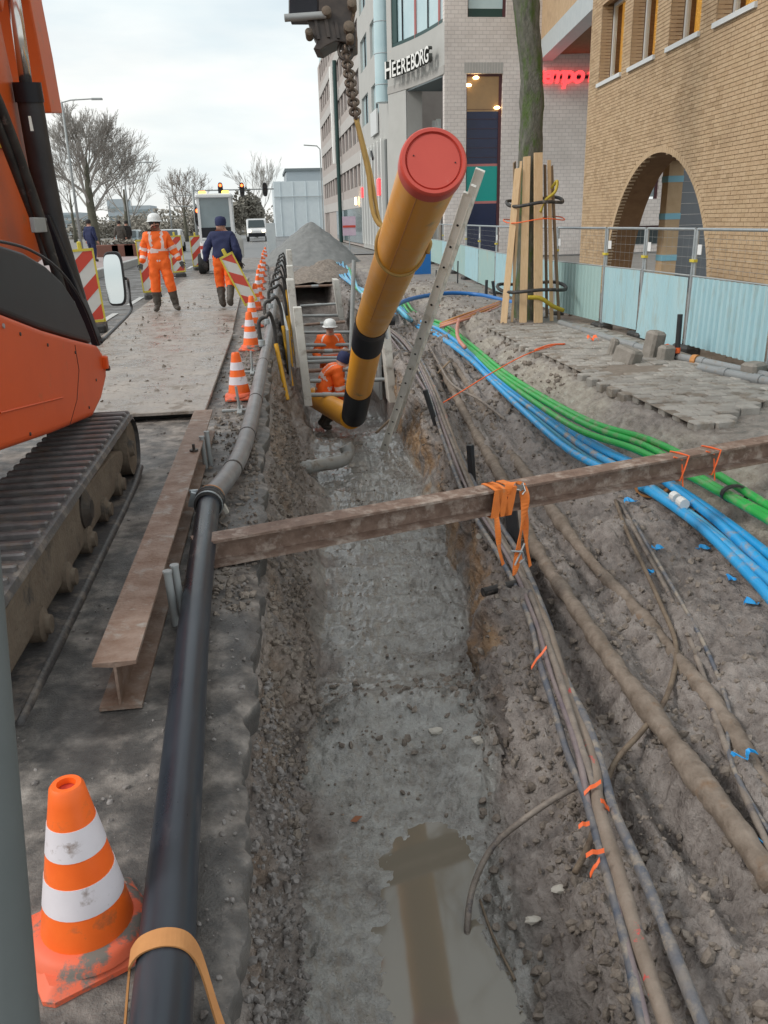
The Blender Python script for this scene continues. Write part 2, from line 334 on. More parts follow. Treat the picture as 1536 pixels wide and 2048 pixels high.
# ------------------------------------------------------------------ mesh builder
class MB:
    def __init__(s):
        s.v = []; s.f = []; s.mi = []
    def add(s, vs, fs, mi=0):
        b = len(s.v)
        s.v += [tuple(p) for p in vs]
        s.f += [tuple(i+b for i in f) for f in fs]
        s.mi += [mi]*len(fs)
        return s
    def box(s, c, size, rot=None, mi=0):
        hx, hy, hz = size[0]/2, size[1]/2, size[2]/2
        vs = [Vector((x*hx, y*hy, z*hz)) for x in (-1, 1) for y in (-1, 1) for z in (-1, 1)]
        if rot is not None:
            vs = [rot @ p for p in vs]
        c = Vector(c)
        return s.add([p+c for p in vs], [(0, 1, 3, 2), (4, 6, 7, 5), (0, 4, 5, 1), (2, 3, 7, 6), (0, 2, 6, 4), (1, 5, 7, 3)], mi)
    def cbox(s, c, size, ch, rot=None, mi=0):
        # box with chamfered edges on the vertical sides and on top
        x, y, z = size[0]/2, size[1]/2, size[2]/2
        def ring(dx, dy, zz, cc):
            return [(-dx+cc, -dy, zz), (dx-cc, -dy, zz), (dx, -dy+cc, zz), (dx, dy-cc, zz), (dx-cc, dy, zz), (-dx+cc, dy, zz), (-dx, dy-cc, zz), (-dx, -dy+cc, zz)]
        vs = ring(x, y, -z, ch)+ring(x, y, z-ch, ch)+ring(x-ch, y-ch, z, ch*.6)
        fs = []
        for k in (0, 8):
            for i in range(8):
                j = (i+1) % 8
                fs.append((k+i, k+j, k+8+j, k+8+i))
        fs.append(tuple(range(16, 24)))
        fs.append(tuple(reversed(range(0, 8))))
        vs = [Vector(p) for p in vs]
        if rot is not None:
            vs = [rot @ p for p in vs]
        c = Vector(c)
        return s.add([p+c for p in vs], fs, mi)
    def tube(s, path, r, n=8, caps=True, mi=0, closed=False):
        P = [Vector(p) for p in path]
        k = len(P)
        rr = r if isinstance(r, (list, tuple)) else [r]*k
        T = []
        for i in range(k):
            if closed:
                d = P[(i+1) % k]-P[i-1]
            else:
                d = P[min(i+1, k-1)]-P[max(i-1, 0)]
            T.append(d.normalized() if d.length > 1e-9 else Vector((0, 0, 1)))
        a = Vector((0, 0, 1)) if abs(T[0].z) < 0.9 else Vector((1, 0, 0))
        u = T[0].cross(a).normalized()
        vs = []
        for i in range(k):
            u = (u - T[i]*u.dot(T[i]))
            u = u.normalized() if u.length > 1e-6 else T[i].orthogonal().normalized()
            w_ = T[i].cross(u)
            for j in range(n):
                t = 2*math.pi*j/n
                vs.append(P[i] + (u*math.cos(t)+w_*math.sin(t))*rr[i])
        fs = []
        for i in range(k if closed else k-1):
            i2 = (i+1) % k
            for j in range(n):
                j2 = (j+1) % n
                fs.append((i*n+j, i*n+j2, i2*n+j2, i2*n+j))
        if caps and not closed:
            fs.append(tuple(reversed(range(n))))
            fs.append(tuple(range((k-1)*n, k*n)))
        return s.add(vs, fs, mi)
    def lathe(s, prof, c, axis=(0, 0, 1), n=32, mi=0):
        # prof: list of (r, h); closed ends where r == 0
        q = Vector((0, 0, 1)).rotation_difference(Vector(axis))
        c = Vector(c)
        vs = []
        for (r, h) in prof:
            for j in range(n):
                t = 2*math.pi*j/n
                vs.append(c + q @ Vector((r*math.cos(t), r*math.sin(t), h)))
        fs = []
        for i in range(len(prof)-1):
            for j in range(n):
                j2 = (j+1) % n
                fs.append((i*n+j, i*n+j2, (i+1)*n+j2, (i+1)*n+j))
        return s.add(vs, fs, mi)
    def prism(s, poly, d, mi=0):
        # poly: list of Vectors in a plane; d: extrusion vector
        k = len(poly)
        d = Vector(d)
        vs = [Vector(p) for p in poly]+[Vector(p)+d for p in poly]
        fs = [tuple(range(k)), tuple(reversed(range(k, 2*k)))]
        for i in range(k):
            j = (i+1) % k
            fs.append((i, i+k, j+k, j))
        return s.add(vs, fs, mi)
    def ribbon(s, path, width, thick=0.004, mi=0):
        # flat strap: path points, width vectors
        k = len(path)
        vs = []
        for i in range(k):
            p = Vector(path[i]); wv = Vector(width[i] if isinstance(width, list) else width)
            d = Vector(path[min(i+1, k-1)])-Vector(path[max(i-1, 0)])
            nrm = d.cross(wv)
            nrm = nrm.normalized()*thick/2 if nrm.length > 1e-9 else Vector((0, 0, thick/2))
            vs += [p-wv/2-nrm, p+wv/2-nrm, p+wv/2+nrm, p-wv/2+nrm]
        fs = []
        for i in range(k-1):
            a = i*4; b = a+4
            for j in range(4):
                j2 = (j+1) % 4
                fs.append((a+j, a+j2, b+j2, b+j))
        fs.append((3, 2, 1, 0)); e = (k-1)*4
        fs.append((e, e+1, e+2, e+3))
        return s.add(vs, fs, mi)
    def build(s, name, mat, parent=None, org=(0, 0, 0), smooth=False, kind=None, bevel=0.0, angle=None):
        me = bpy.data.meshes.new(name)
        ox, oy, oz = org
        me.from_pydata([(p[0]-ox, p[1]-oy, p[2]-oz) for p in s.v], [], s.f)
        ml = mat if isinstance(mat, (list, tuple)) else [mat]
        for q in ml:
            me.materials.append(MATS[q] if isinstance(q, str) else q)
        if len(ml) > 1:
            me.polygons.foreach_set('material_index', s.mi)
        if smooth:
            me.polygons.foreach_set('use_smooth', [True]*len(me.polygons))
            if angle is not None:
                me.set_sharp_from_angle(angle=R(angle))
        me.update()
        bm = bmesh.new(); bm.from_mesh(me)
        bmesh.ops.recalc_face_normals(bm, faces=bm.faces)
        bm.to_mesh(me); bm.free()
        o = bpy.data.objects.new(name, me)
        COL.objects.link(o)
        if parent is not None:
            o.parent = parent
        else:
            o.location = org
        if kind:
            o['kind'] = kind
        if bevel:
            bv = o.modifiers.new('bevel', 'BEVEL')
            bv.width = bevel; bv.segments = 2; bv.limit_method = 'ANGLE'; bv.angle_limit = R(35)
        return o

def thing(name, label, cat, loc=(0, 0, 0), group=None, rotz=0.0):
    o = bpy.data.objects.new(name, None)
    o.empty_display_size = 0.2
    COL.objects.link(o)
    o.location = loc
    o.rotation_euler = (0, 0, rotz)
    return tag(o, label, cat, group)
def tag(o, label, cat, group=None):
    o['label'] = label; o['category'] = cat
    if group:
        o['group'] = group
    return o
def struct(o):
    o['kind'] = 'structure'
    return o
def dup(root, loc, rot=None, label=None):
    r = root.copy(); COL.objects.link(r); r.location = loc
    if rot is not None:
        r.rotation_euler = rot
    if label:
        r['label'] = label
    for ch in list(root.children):
        c = ch.copy(); COL.objects.link(c); c.parent = r
        for g in list(ch.children):
            d = g.copy(); COL.objects.link(d); d.parent = c
    return r
def smooth_path(pts, n=8):
    P = [Vector(p) for p in pts]
    if len(P) < 3:
        return P
    Q = [P[0]*2-P[1]]+P+[P[-1]*2-P[-2]]
    res = []
    for i in range(1, len(Q)-2):
        a, b, c, d = Q[i-1], Q[i], Q[i+1], Q[i+2]
        for k in range(n):
            t = k/n
            res.append(0.5*((2*b)+(c-a)*t+(2*a-5*b+4*c-d)*t*t+(3*b-a-3*c+d)*t*t*t))
    res.append(P[-1])
    return res

# ------------------------------------------------------------------ vectorised noise
def _hash(ix, iy, iz, seed):
    h = (ix.astype(np.int64)*374761393 + iy.astype(np.int64)*668265263 + iz.astype(np.int64)*2147483647 + seed*974711) & 0xffffffff
    h = ((h ^ (h >> 13))*1274126177) & 0xffffffff
    h = h ^ (h >> 16)
    return (h & 0xffff)/65535.0
def vnoise(x, y, z, seed=0):
    x0, y0, z0 = np.floor(x), np.floor(y), np.floor(z)
    fx, fy, fz = x-x0, y-y0, z-z0
    fx = fx*fx*fx*(fx*(fx*6-15)+10); fy = fy*fy*fy*(fy*(fy*6-15)+10); fz = fz*fz*fz*(fz*(fz*6-15)+10)
    r = 0
    for dx in (0, 1):
        wx = fx if dx else 1-fx
        for dy in (0, 1):
            wy = fy if dy else 1-fy
            for dz in (0, 1):
                wz = fz if dz else 1-fz
                r = r + wx*wy*wz*_hash(x0+dx, y0+dy, z0+dz, seed)
    return r
def fbm(x, y, z, sc, octv=5, gain=0.5, seed=0):
    a, t, r = 1.0, 0.0, 0
    for i in range(octv):
        r = r + a*(vnoise(x*sc+i*7.3, y*sc+i*3.1, z*sc+i*5.7, seed+i)-0.5)*2
        t += a
        a *= gain; sc *= 2.03
    return r/t

# ================================================================== THE SETTING
# ------------------------------------------------------------------ soil: one lofted sheet with the trench, the bench and the bank
ST = {
 0.55: [(-.9,-.1),(-.22,-.1),(-.20,-.40),(-.17,-.85),(-.12,-1.09),(.18,-1.14),(.48,-1.21),(.78,-1.15),(.96,-1.06),(1.08,-.89),(1.25,-.82),(1.6,-.68),(2.1,-.62),(3.0,-.43),(3.26,-.31),(3.62,-.10),(4.2,-.06),(5.8,-.06),(9,-.06)],
 2.20: [(-.9,-.1),(-.19,-.1),(-.17,-.42),(-.14,-.86),(-.07,-1.08),(.20,-1.138),(.50,-1.21),(.78,-1.15),(.96,-1.06),(1.10,-.89),(1.30,-.81),(1.65,-.66),(2.15,-.60),(3.0,-.43),(3.26,-.31),(3.62,-.10),(4.2,-.06),(5.8,-.06),(9,-.06)],
 3.20: [(-.9,-.1),(-.17,-.1),(-.13,-.42),(-.07,-.84),(.0,-1.06),(.36,-1.145),(.58,-1.19),(.84,-1.135),(1.02,-1.03),(1.15,-.87),(1.36,-.79),(1.75,-.64),(2.2,-.58),(3.0,-.43),(3.26,-.31),(3.62,-.10),(4.2,-.06),(5.8,-.06),(9,-.06)],
 3.70: [(-.9,-.1),(-.15,-.1),(-.08,-.42),(.0,-.82),(.07,-1.05),(.36,-1.06),(.68,-1.06),(.95,-1.05),(1.10,-.95),(1.20,-.82),(1.42,-.73),(1.82,-.62),(2.28,-.56),(3.0,-.43),(3.26,-.31),(3.62,-.10),(4.2,-.06),(5.8,-.06),(9,-.06)],
 4.20: [(-.9,-.1),(-.15,-.1),(-.06,-.42),(.04,-.84),(.12,-1.04),(.40,-1.01),(.72,-1.0),(1.0,-1.0),(1.12,-.84),(1.20,-.75),(1.45,-.68),(1.88,-.62),(2.35,-.55),(3.0,-.43),(3.26,-.31),(3.62,-.10),(4.2,-.06),(5.8,-.06),(9,-.06)],
 4.75: [(-.9,-.1),(-.14,-.1),(-.03,-.42),(.08,-.86),(.21,-1.12),(.50,-1.12),(.82,-1.12),(1.14,-1.12),(1.20,-.90),(1.27,-.70),(1.53,-.65),(1.95,-.61),(2.40,-.54),(3.0,-.43),(3.26,-.31),(3.62,-.10),(4.2,-.06),(5.8,-.06),(9,-.06)],
 6.00: [(-.9,-.1),(-.12,-.1),(.0,-.42),(.14,-.86),(.32,-1.15),(.65,-1.15),(1.05,-1.15),(1.40,-1.15),(1.45,-.88),(1.49,-.64),(1.74,-.62),(2.08,-.60),(2.46,-.52),(2.98,-.42),(3.22,-.29),(3.46,-.06),(4.2,-.06),(5.8,-.06),(9,-.06)],
 9.00: [(-.9,-.1),(-.06,-.1),(.08,-.40),(.26,-.86),(.47,-1.15),(.85,-1.15),(1.25,-1.15),(1.60,-1.15),(1.65,-.82),(1.70,-.55),(1.97,-.54),(2.25,-.52),(2.55,-.47),(3.0,-.40),(3.20,-.24),(3.42,-.05),(4.2,-.06),(5.8,-.06),(9,-.06)],
 11.5: [(-.9,-.1),(-.02,-.1),(.07,-.34),(.22,-.88),(.48,-1.20),(.95,-1.22),(1.35,-1.22),(1.74,-1.20),(1.79,-.78),(1.85,-.42),(2.1,-.42),(2.35,-.42),(2.60,-.40),(3.02,-.38),(3.22,-.18),(3.5,-.05),(4.2,-.05),(5.8,-.06),(9,-.06)],
 12.6: [(-.9,-.1),(.0,-.1),(.11,-.30),(.26,-.85),(.52,-1.50),(.95,-1.52),(1.38,-1.52),(1.84,-1.50),(1.87,-.78),(1.92,-.34),(2.15,-.34),(2.4,-.36),(2.65,-.36),(3.05,-.34),(3.3,-.16),(3.6,-.03),(4.2,-.03),(5.8,-.06),(9,-.06)],
 15.0: [(-.9,-.1),(.04,-.1),(.15,-.28),(.36,-.85),(.60,-1.72),(1.0,-1.74),(1.45,-1.74),(1.93,-1.72),(1.95,-.75),(2.0,-.28),(2.2,-.27),(2.5,-.30),(2.8,-.30),(3.2,-.28),(3.5,-.10),(3.9,.02),(4.6,.03),(5.8,-.05),(9,-.06)],
 24.0: [(-.9,-.1),(.08,-.1),(.22,-.22),(.46,-.70),(.68,-1.74),(1.1,-1.75),(1.6,-1.75),(2.03,-1.74),(2.05,-.75),(2.1,-.22),(2.3,-.2),(2.7,-.2),(3.0,-.2),(3.4,-.12),(3.7,-.05),(4.1,0),(4.8,0),(5.8,-.05),(10,-.06)],
 29.0: [(-.9,-.1),(.1,-.1),(.5,-.08),(.68,-.30),(.72,-.9),(1.1,-.9),(1.6,-.9),(2.0,-.85),(2.05,-.5),(2.1,-.15),(2.3,-.12),(2.7,-.1),(3.0,-.1),(3.4,-.06),(3.7,-.03),(4.1,0),(4.8,0),(5.8,-.05),(10,-.06)],
 31.5: [(-.9,-.1),(.1,-.1),(.5,-.06),(.7,-.05),(.75,-.04),(1.1,-.04),(1.6,-.04),(2.0,-.04),(2.05,-.04),(2.1,-.04),(2.3,-.04),(2.7,-.04),(3.0,-.04),(3.4,-.04),(3.7,-.03),(4.1,-.02),(4.8,-.02),(5.8,-.05),(10,-.06)],
 46.0: [(-.9,-.1),(.1,-.1),(.5,-.06),(.7,-.05),(.75,-.05),(1.1,-.05),(1.6,-.05),(2.0,-.05),(2.05,-.05),(2.1,-.05),(2.3,-.05),(2.7,-.05),(3.0,-.05),(3.4,-.05),(3.7,-.05),(4.1,-.05),(4.8,-.05),(5.8,-.06),(10,-.06)],
}
SEG = [6, 22, 36, 24, 26, 26, 26, 20, 20, 30, 40, 36, 38, 18, 22, 26, 12, 8]
ys = np.array(sorted(ST))
A = np.array([ST[y] for y in sorted(ST)])                # station, point, (x,z)
NR = 640
yy = 0.55*np.exp(np.linspace(0, math.log(46.0/0.55), NR))
PX = np.stack([np.interp(yy, ys, A[:, i, 0]) for i in range(19)], 1)
PZ = np.stack([np.interp(yy, ys, A[:, i, 1]) for i in range(19)], 1)
zz0 = yy*0
for i, am in ((2, .05), (3, .07), (4, .10), (5, .05), (6, .05), (7, .08), (8, .06), (9, .09), (10, .05), (11, .08), (12, .08), (13, .03), (15, .05)):
    nse = fbm(zz0+i*9.1, yy, zz0, 1.1, 4, .55, 120+i)
    PX[:, i] += am*2.0*nse*np.interp(yy, [.5, 11.5, 12.6, 24], [1, 1, .25, .25])
    PZ[:, i] += am*.9*fbm(zz0+i*5.3, yy, zz0, 1.3, 3, .5, 160+i)*(0.35 if i in (4, 5, 6, 7) else 1.0)*(1 if i < 13 else .4)
cols_x, cols_z, par = [], [], []
for i, n in enumerate(SEG):
    for k in range(n):
        t = k/n
        cols_x.append(PX[:, i]*(1-t)+PX[:, i+1]*t)
        cols_z.append(PZ[:, i]*(1-t)+PZ[:, i+1]*t)
        par.append(i+t)
cols_x.append(PX[:, 18]); cols_z.append(PZ[:, 18]); par.append(18.0)
GX = np.stack(cols_x, 1); GZ = np.stack(cols_z, 1)
par = np.array(par)
def blur(a, ax, k):
    for _ in range(k):
        p = np.pad(a, [(1, 1) if q == ax else (0, 0) for q in range(2)], mode='edge')
        a = (p[2:]+2*p[1:-1]+p[:-2])/4 if ax == 0 else (p[:, 2:]+2*p[:, 1:-1]+p[:, :-2])/4
    return a
GX = blur(blur(GX, 0, 10), 1, 4); GZ = blur(blur(GZ, 0, 10), 1, 4)
GY = np.repeat(yy[:, None], GX.shape[1], 1)
def grid_normals(X, Y, Z):
    dxu, dxv = np.gradient(X); dyu, dyv = np.gradient(Y); dzu, dzv = np.gradient(Z)
    n = np.stack([dyv*dzu-dzv*dyu, dzv*dxu-dxv*dzu, dxv*dyu-dyv*dxu], -1)
    n /= np.maximum(np.linalg.norm(n, axis=-1, keepdims=True), 1e-9)
    return n*np.sign(n[..., 2:3]+1e-3)
NM = grid_normals(GX, GY, GZ)
NM = np.stack([blur(blur(NM[..., i], 0, 2), 1, 2) for i in range(3)], -1)
# amplitudes along the profile
a_big = np.interp(par, [0, 1, 1.2, 2, 3, 4, 4.4, 5.5, 6.8, 7.2, 8, 9, 10, 12, 13, 14, 15, 15.6, 18], [0, 0, .05, .11, .12, .055, .034, .032, .036, .06, .075, .075, .085, .10, .06, .07, .035, .012, .006])
a_fin = np.interp(par, [0, 1, 1.2, 2, 3, 4, 4.4, 5.5, 6.8, 7.2, 8, 9, 10, 12, 13, 14, 15, 15.6, 18], [0, 0, .028, .040, .034, .022, .017, .016, .018, .022, .028, .030, .030, .030, .022, .028, .014, .006, .003])
nb = fbm(GX, GY, GZ, 2.6, 3, .5, 3)
nbil = 1-2*np.abs(fbm(GX, GY, GZ, 6.5, 4, .55, 17))
nbil2 = 1-2*np.abs(fbm(GX, GY, GZ, 17.0, 3, .55, 29))
nf = fbm(GX, GY, GZ, 34.0, 3, .6, 41)
wet_floor = np.interp(par, [3.6, 4.2, 7.0, 7.3], [0, 1, 1, 0])[None, :]
smoothf = 1-0.5*wet_floor*np.interp(yy, [0, 3.4, 4.0, 5], [1, 1, .3, .0])[:, None]
ripple = (np.sin(GY*22+6*nb+3*GX)*0.008+.034*fbm(GX*.55, GY*1.5, GZ*0, 6.0, 4, .6, 55))*wet_floor*np.interp(yy, [4.4, 5, 14, 16], [0, 1, 1, 0])[:, None]
hh = a_big[None, :]*(nb*1.0+0.35*(nbil-.55))*smoothf + a_fin[None, :]*(0.9*(nbil2-.5)+0.55*nf)*(0.35+0.65*smoothf) + ripple
# vertical scoop marks of the digger's teeth down the left wall
teeth = np.interp(par, [2.4, 2.9, 3.9, 4.2], [0, 1, 1, 0])[None, :]*np.interp(yy, [3.2, 3.8, 7.2, 8.5], [0, 1, 1, 0])[:, None]
hh = hh*(1-.55*teeth) + teeth*0.035*(np.abs(np.sin(GY*5.3+1.5*nb))-.5)
# lumps left between the puddle and the long floor
for (lx, ly, lr, lh) in [(.95, 4.05, .17, .10), (.70, 4.15, .14, .07), (.38, 4.22, .15, .07), (1.12, 3.7, .16, .07), (1.25, 3.35, .15, .06), (1.40, 4.55, .16, .16), (.9, 3.45, .16, .05), (1.9, 12.5, .5, .10), (3.6, 14.5, .7, .10), (2.7, 16.5, .8, .15), (3.2, 20, 1.0, .15), (4.5, 22, 1.3, .1)]:
    d2 = ((GX-lx)**2+(GY-ly)**2)/(lr*lr)
    hh = hh + lh*np.exp(-d2)*(0.8+.5*nbil)*(np.abs(NM[..., 2]) > .3)
TX = GX+NM[..., 0]*hh; TY = GY+NM[..., 1]*hh*.6; TZ = GZ+NM[..., 2]*hh
# gullies washed out beside the old pipes and the cable bundle
def poly_dist(pl):
    P_ = np.array(pl); best = np.full(GX.shape, 9.0)
    for a_, b_ in zip(P_[:-1], P_[1:]):
        d_ = b_-a_; t_ = np.clip(((GX-a_[0])*d_[0]+(GY-a_[1])*d_[1])/(d_@d_), 0, 1)
        best = np.minimum(best, np.hypot(GX-a_[0]-t_*d_[0], GY-a_[1]-t_*d_[1]))
    return best
for pts_, off, dep, wd in (([(880, 735), (985, 925), (1120, 1170), (1300, 1430), (1460, 1640), (1560, 1770)], -.09, .13, .07), ([(905, 730), (1060, 960), (1270, 1220), (1450, 1450), (1560, 1610)], -.09, .11, .07), ([(905, 730), (1060, 960), (1270, 1220), (1450, 1450), (1560, 1610)], .10, .07, .08), ([(942, 985), (1072, 1235), (1142, 1440), (1200, 1650), (1300, 2060)], .13, .09, .07)):
    dd = poly_dist([(Pz(a_, b_, -.56).x+off, Pz(a_, b_, -.56).y) for a_, b_ in pts_])
    TZ = TZ-dep*np.exp(-(dd/wd)**2)*np.clip(.75+1.5*nb, .1, 1.6)
# soil character per vertex: R wetness, G iron staining, B pale sand
pn1 = fbm(GX, GY, GZ, 1.6, 4, .6, 61); pn2 = fbm(GX, GY, GZ, 3.4, 4, .6, 73)
wet = np.interp(par, [2.6, 4.0, 4.6, 6.6, 7.3, 8.6], [0, .75, 1, 1, .7, 0])[None, :]*np.interp(yy, [0, 10, 14, 20], [1, 1, .7, .4])[:, None]
wet = np.clip((wet+.55*pn1+.35*pn2-.42)*2.6, 0, 1)
rust = np.interp(par, [6.9, 7.3, 8.6, 9.2], [0, 1, .9, 0])[None, :]*np.interp(yy, [3.6, 4.3, 12, 13], [0, 1, 1, 0])[:, None]
rust = rust + .22*np.interp(par, [1, 1.3, 2.2, 3.0], [0, 1, .6, 0])[None, :]
rust = np.clip(rust*(.55+3.2*pn2), 0, .85)
sand = np.interp(par, [13.1, 13.6, 14.6, 15.2], [0, 1, 1, .25])[None, :]*np.interp(yy, [3, 5, 12, 16], [.2, 1, 1, .6])[:, None]
sand = np.clip(sand*(.75+1.6*pn1), 0, 1)
nr, nc = TX.shape
verts = np.stack([TX, TY, TZ], -1).reshape(-1, 3)
idx = np.arange(nr*nc).reshape(nr, nc)
quads = np.stack([idx[:-1, :-1], idx[:-1, 1:], idx[1:, 1:], idx[1:, :-1]], -1).reshape(-1, 4)
def fast_mesh(name, verts, quads, mat, attrs=None):
    me = bpy.data.meshes.new(name)
    me.vertices.add(len(verts)); me.vertices.foreach_set('co', np.asarray(verts, np.float32).ravel())
    me.loops.add(len(quads)*4); me.loops.foreach_set('vertex_index', np.asarray(quads, np.int32).ravel())
    me.polygons.add(len(quads))
    me.polygons.foreach_set('loop_start', np.arange(0, len(quads)*4, 4, dtype=np.int32))
    me.polygons.foreach_set('loop_total', np.full(len(quads), 4, np.int32))
    me.polygons.foreach_set('use_smooth', np.ones(len(quads), bool))
    me.update(calc_edges=True)
    me.materials.append(mat)
    if attrs is not None:
        ca = me.color_attributes.new('soil', 'FLOAT_COLOR', 'POINT')
        ca.data.foreach_set('color', np.asarray(attrs, np.float32).ravel())
    o = bpy.data.objects.new(name, me)
    COL.objects.link(o)
    return o

def soil_material():
    mt = bpy.data.materials.new('soil'); mt.use_nodes = True
    t = mt.node_tree; N, L = t.nodes, t.links
    b = N['Principled BSDF']
    geo = N.new('ShaderNodeNewGeometry'); at = N.new('ShaderNodeAttribute'); at.attribute_name = 'soil'
    sp = N.new('ShaderNodeSeparateColor'); L.new(at.outputs['Color'], sp.inputs['Color'])
    def noise(sc, d=8, r=.62):
        n = N.new('ShaderNodeTexNoise'); n.inputs['Scale'].default_value = sc; n.inputs['Detail'].default_value = d; n.inputs['Roughness'].default_value = r
        L.new(geo.outputs['Position'], n.inputs['Vector']); return n.outputs['Fac']
    def ramp(f, stops):
        r = N.new('ShaderNodeValToRGB'); e = r.color_ramp.elements
        while len(e) < len(stops): e.new(0.5)
        for q, (p, c) in zip(e, stops): q.position = p; q.color = tuple(c)+(1,)
        L.new(f, r.inputs['Fac']); return r.outputs['Color']
    def mix(f, a, c):
        m_ = N.new('ShaderNodeMix'); m_.data_type = 'RGBA'; L.new(f, m_.inputs['Factor']); L.new(a, m_.inputs['A']); L.new(c, m_.inputs['B']); return m_.outputs['Result']
    f1, f2, f3 = noise(2.2), noise(11), noise(48, 4)
    dry = ramp(f1, [(.30, (0.071, 0.060, 0.056)), (.43, (0.179, 0.154, 0.139)), (.56, (0.291, 0.255, 0.234)), (.74, (0.404, 0.364, 0.341))])
    dry2 = ramp(f2, [(.33, (0.071, 0.059, 0.055)), (.50, (0.243, 0.213, 0.196)), (.72, (0.437, 0.401, 0.376))])
    mm = N.new('ShaderNodeMix'); mm.data_type = 'RGBA'; mm.inputs['Factor'].default_value = .5
    L.new(dry, mm.inputs['A']); L.new(dry2, mm.inputs['B'])
    floor = ramp(f1, [(.30, (0.150, 0.140, 0.128)), (.46, (0.294, 0.285, 0.265)), (.64, (0.438, 0.438, 0.419))])  # grey clay, paled by the sky reflection painted into wet mud
    rustc = ramp(f2, [(.30, (0.188, 0.100, 0.043)), (.5, (0.312, 0.181, 0.081)), (.70, (0.400, 0.288, 0.188))])
    sandc = ramp(f2, [(.30, (0.250, 0.213, 0.169)), (.55, (0.400, 0.362, 0.306)), (.7, (0.460, 0.456, 0.400))])
    fl2 = ramp(f2, [(.34, (0.094, 0.085, 0.075)), (.47, (0.269, 0.260, 0.240)), (.68, (0.425, 0.423, 0.403))])
    mfl = N.new('ShaderNodeMix'); mfl.data_type = 'RGBA'; mfl.inputs['Factor'].default_value = .5
    L.new(floor, mfl.inputs['A']); L.new(fl2, mfl.inputs['B'])
    floor = mfl.outputs['Result']
    c = mix(sp.outputs['Red'], mm.outputs['Result'], floor)
    c = mix(sp.outputs['Green'], c, rustc)
    c = mix(sp.outputs['Blue'], c, sandc)
    L.new(c, b.inputs['Base Color'])
    # wet sheen
    mr = N.new('ShaderNodeMapRange'); mr.inputs['From Min'].default_value = .38; mr.inputs['From Max'].default_value = .62
    mr.inputs['To Min'].default_value = .30; mr.inputs['To Max'].default_value = .80
    L.new(f2, mr.inputs['Value'])
    mw = N.new('ShaderNodeMapRange'); mw.inputs['From Min'].default_value = .40; mw.inputs['From Max'].default_value = .60
    mw.inputs['To Min'].default_value = .16; mw.inputs['To Max'].default_value = .50
    L.new(f1, mw.inputs['Value'])
    mf = N.new('ShaderNodeMix'); L.new(sp.outputs['Red'], mf.inputs[0]); L.new(mr.outputs[0], mf.inputs[2]); L.new(mw.outputs[0], mf.inputs[3])
    L.new(mf.outputs[0], b.inputs['Roughness'])
    cw_ = N.new('ShaderNodeMath'); cw_.operation = 'MULTIPLY'; cw_.inputs[1].default_value = .8; L.new(sp.outputs['Red'], cw_.inputs[0]); L.new(cw_.outputs[0], b.inputs['Coat Weight'])
    b.inputs['Coat Roughness'].default_value = .14
    ad = N.new('ShaderNodeMath'); ad.operation = 'MULTIPLY_ADD'; ad.inputs[1].default_value = .4; L.new(f3, ad.inputs[0]); L.new(f2, ad.inputs[2])
    bp = N.new('ShaderNodeBump'); bp.inputs['Strength'].default_value = 1.0; bp.inputs['Distance'].default_value = .05
    L.new(ad.outputs[0], bp.inputs['Height']); L.new(bp.outputs[0], b.inputs['Normal'])
    MATS['soil'] = mt
    return mt
soil = fast_mesh('soil_terrain', verts, quads, soil_material(), np.stack([wet, rust, sand, np.ones_like(wet)], -1).reshape(-1, 4))
struct(soil)
def soil_z(x, y):
    # height of the sheet near a place (highest vertex close by)
    r = int(np.argmin(np.abs(yy-y)))
    j = int(np.argmin(np.abs(TX[r]-x)))
    return float(TZ[r, j])

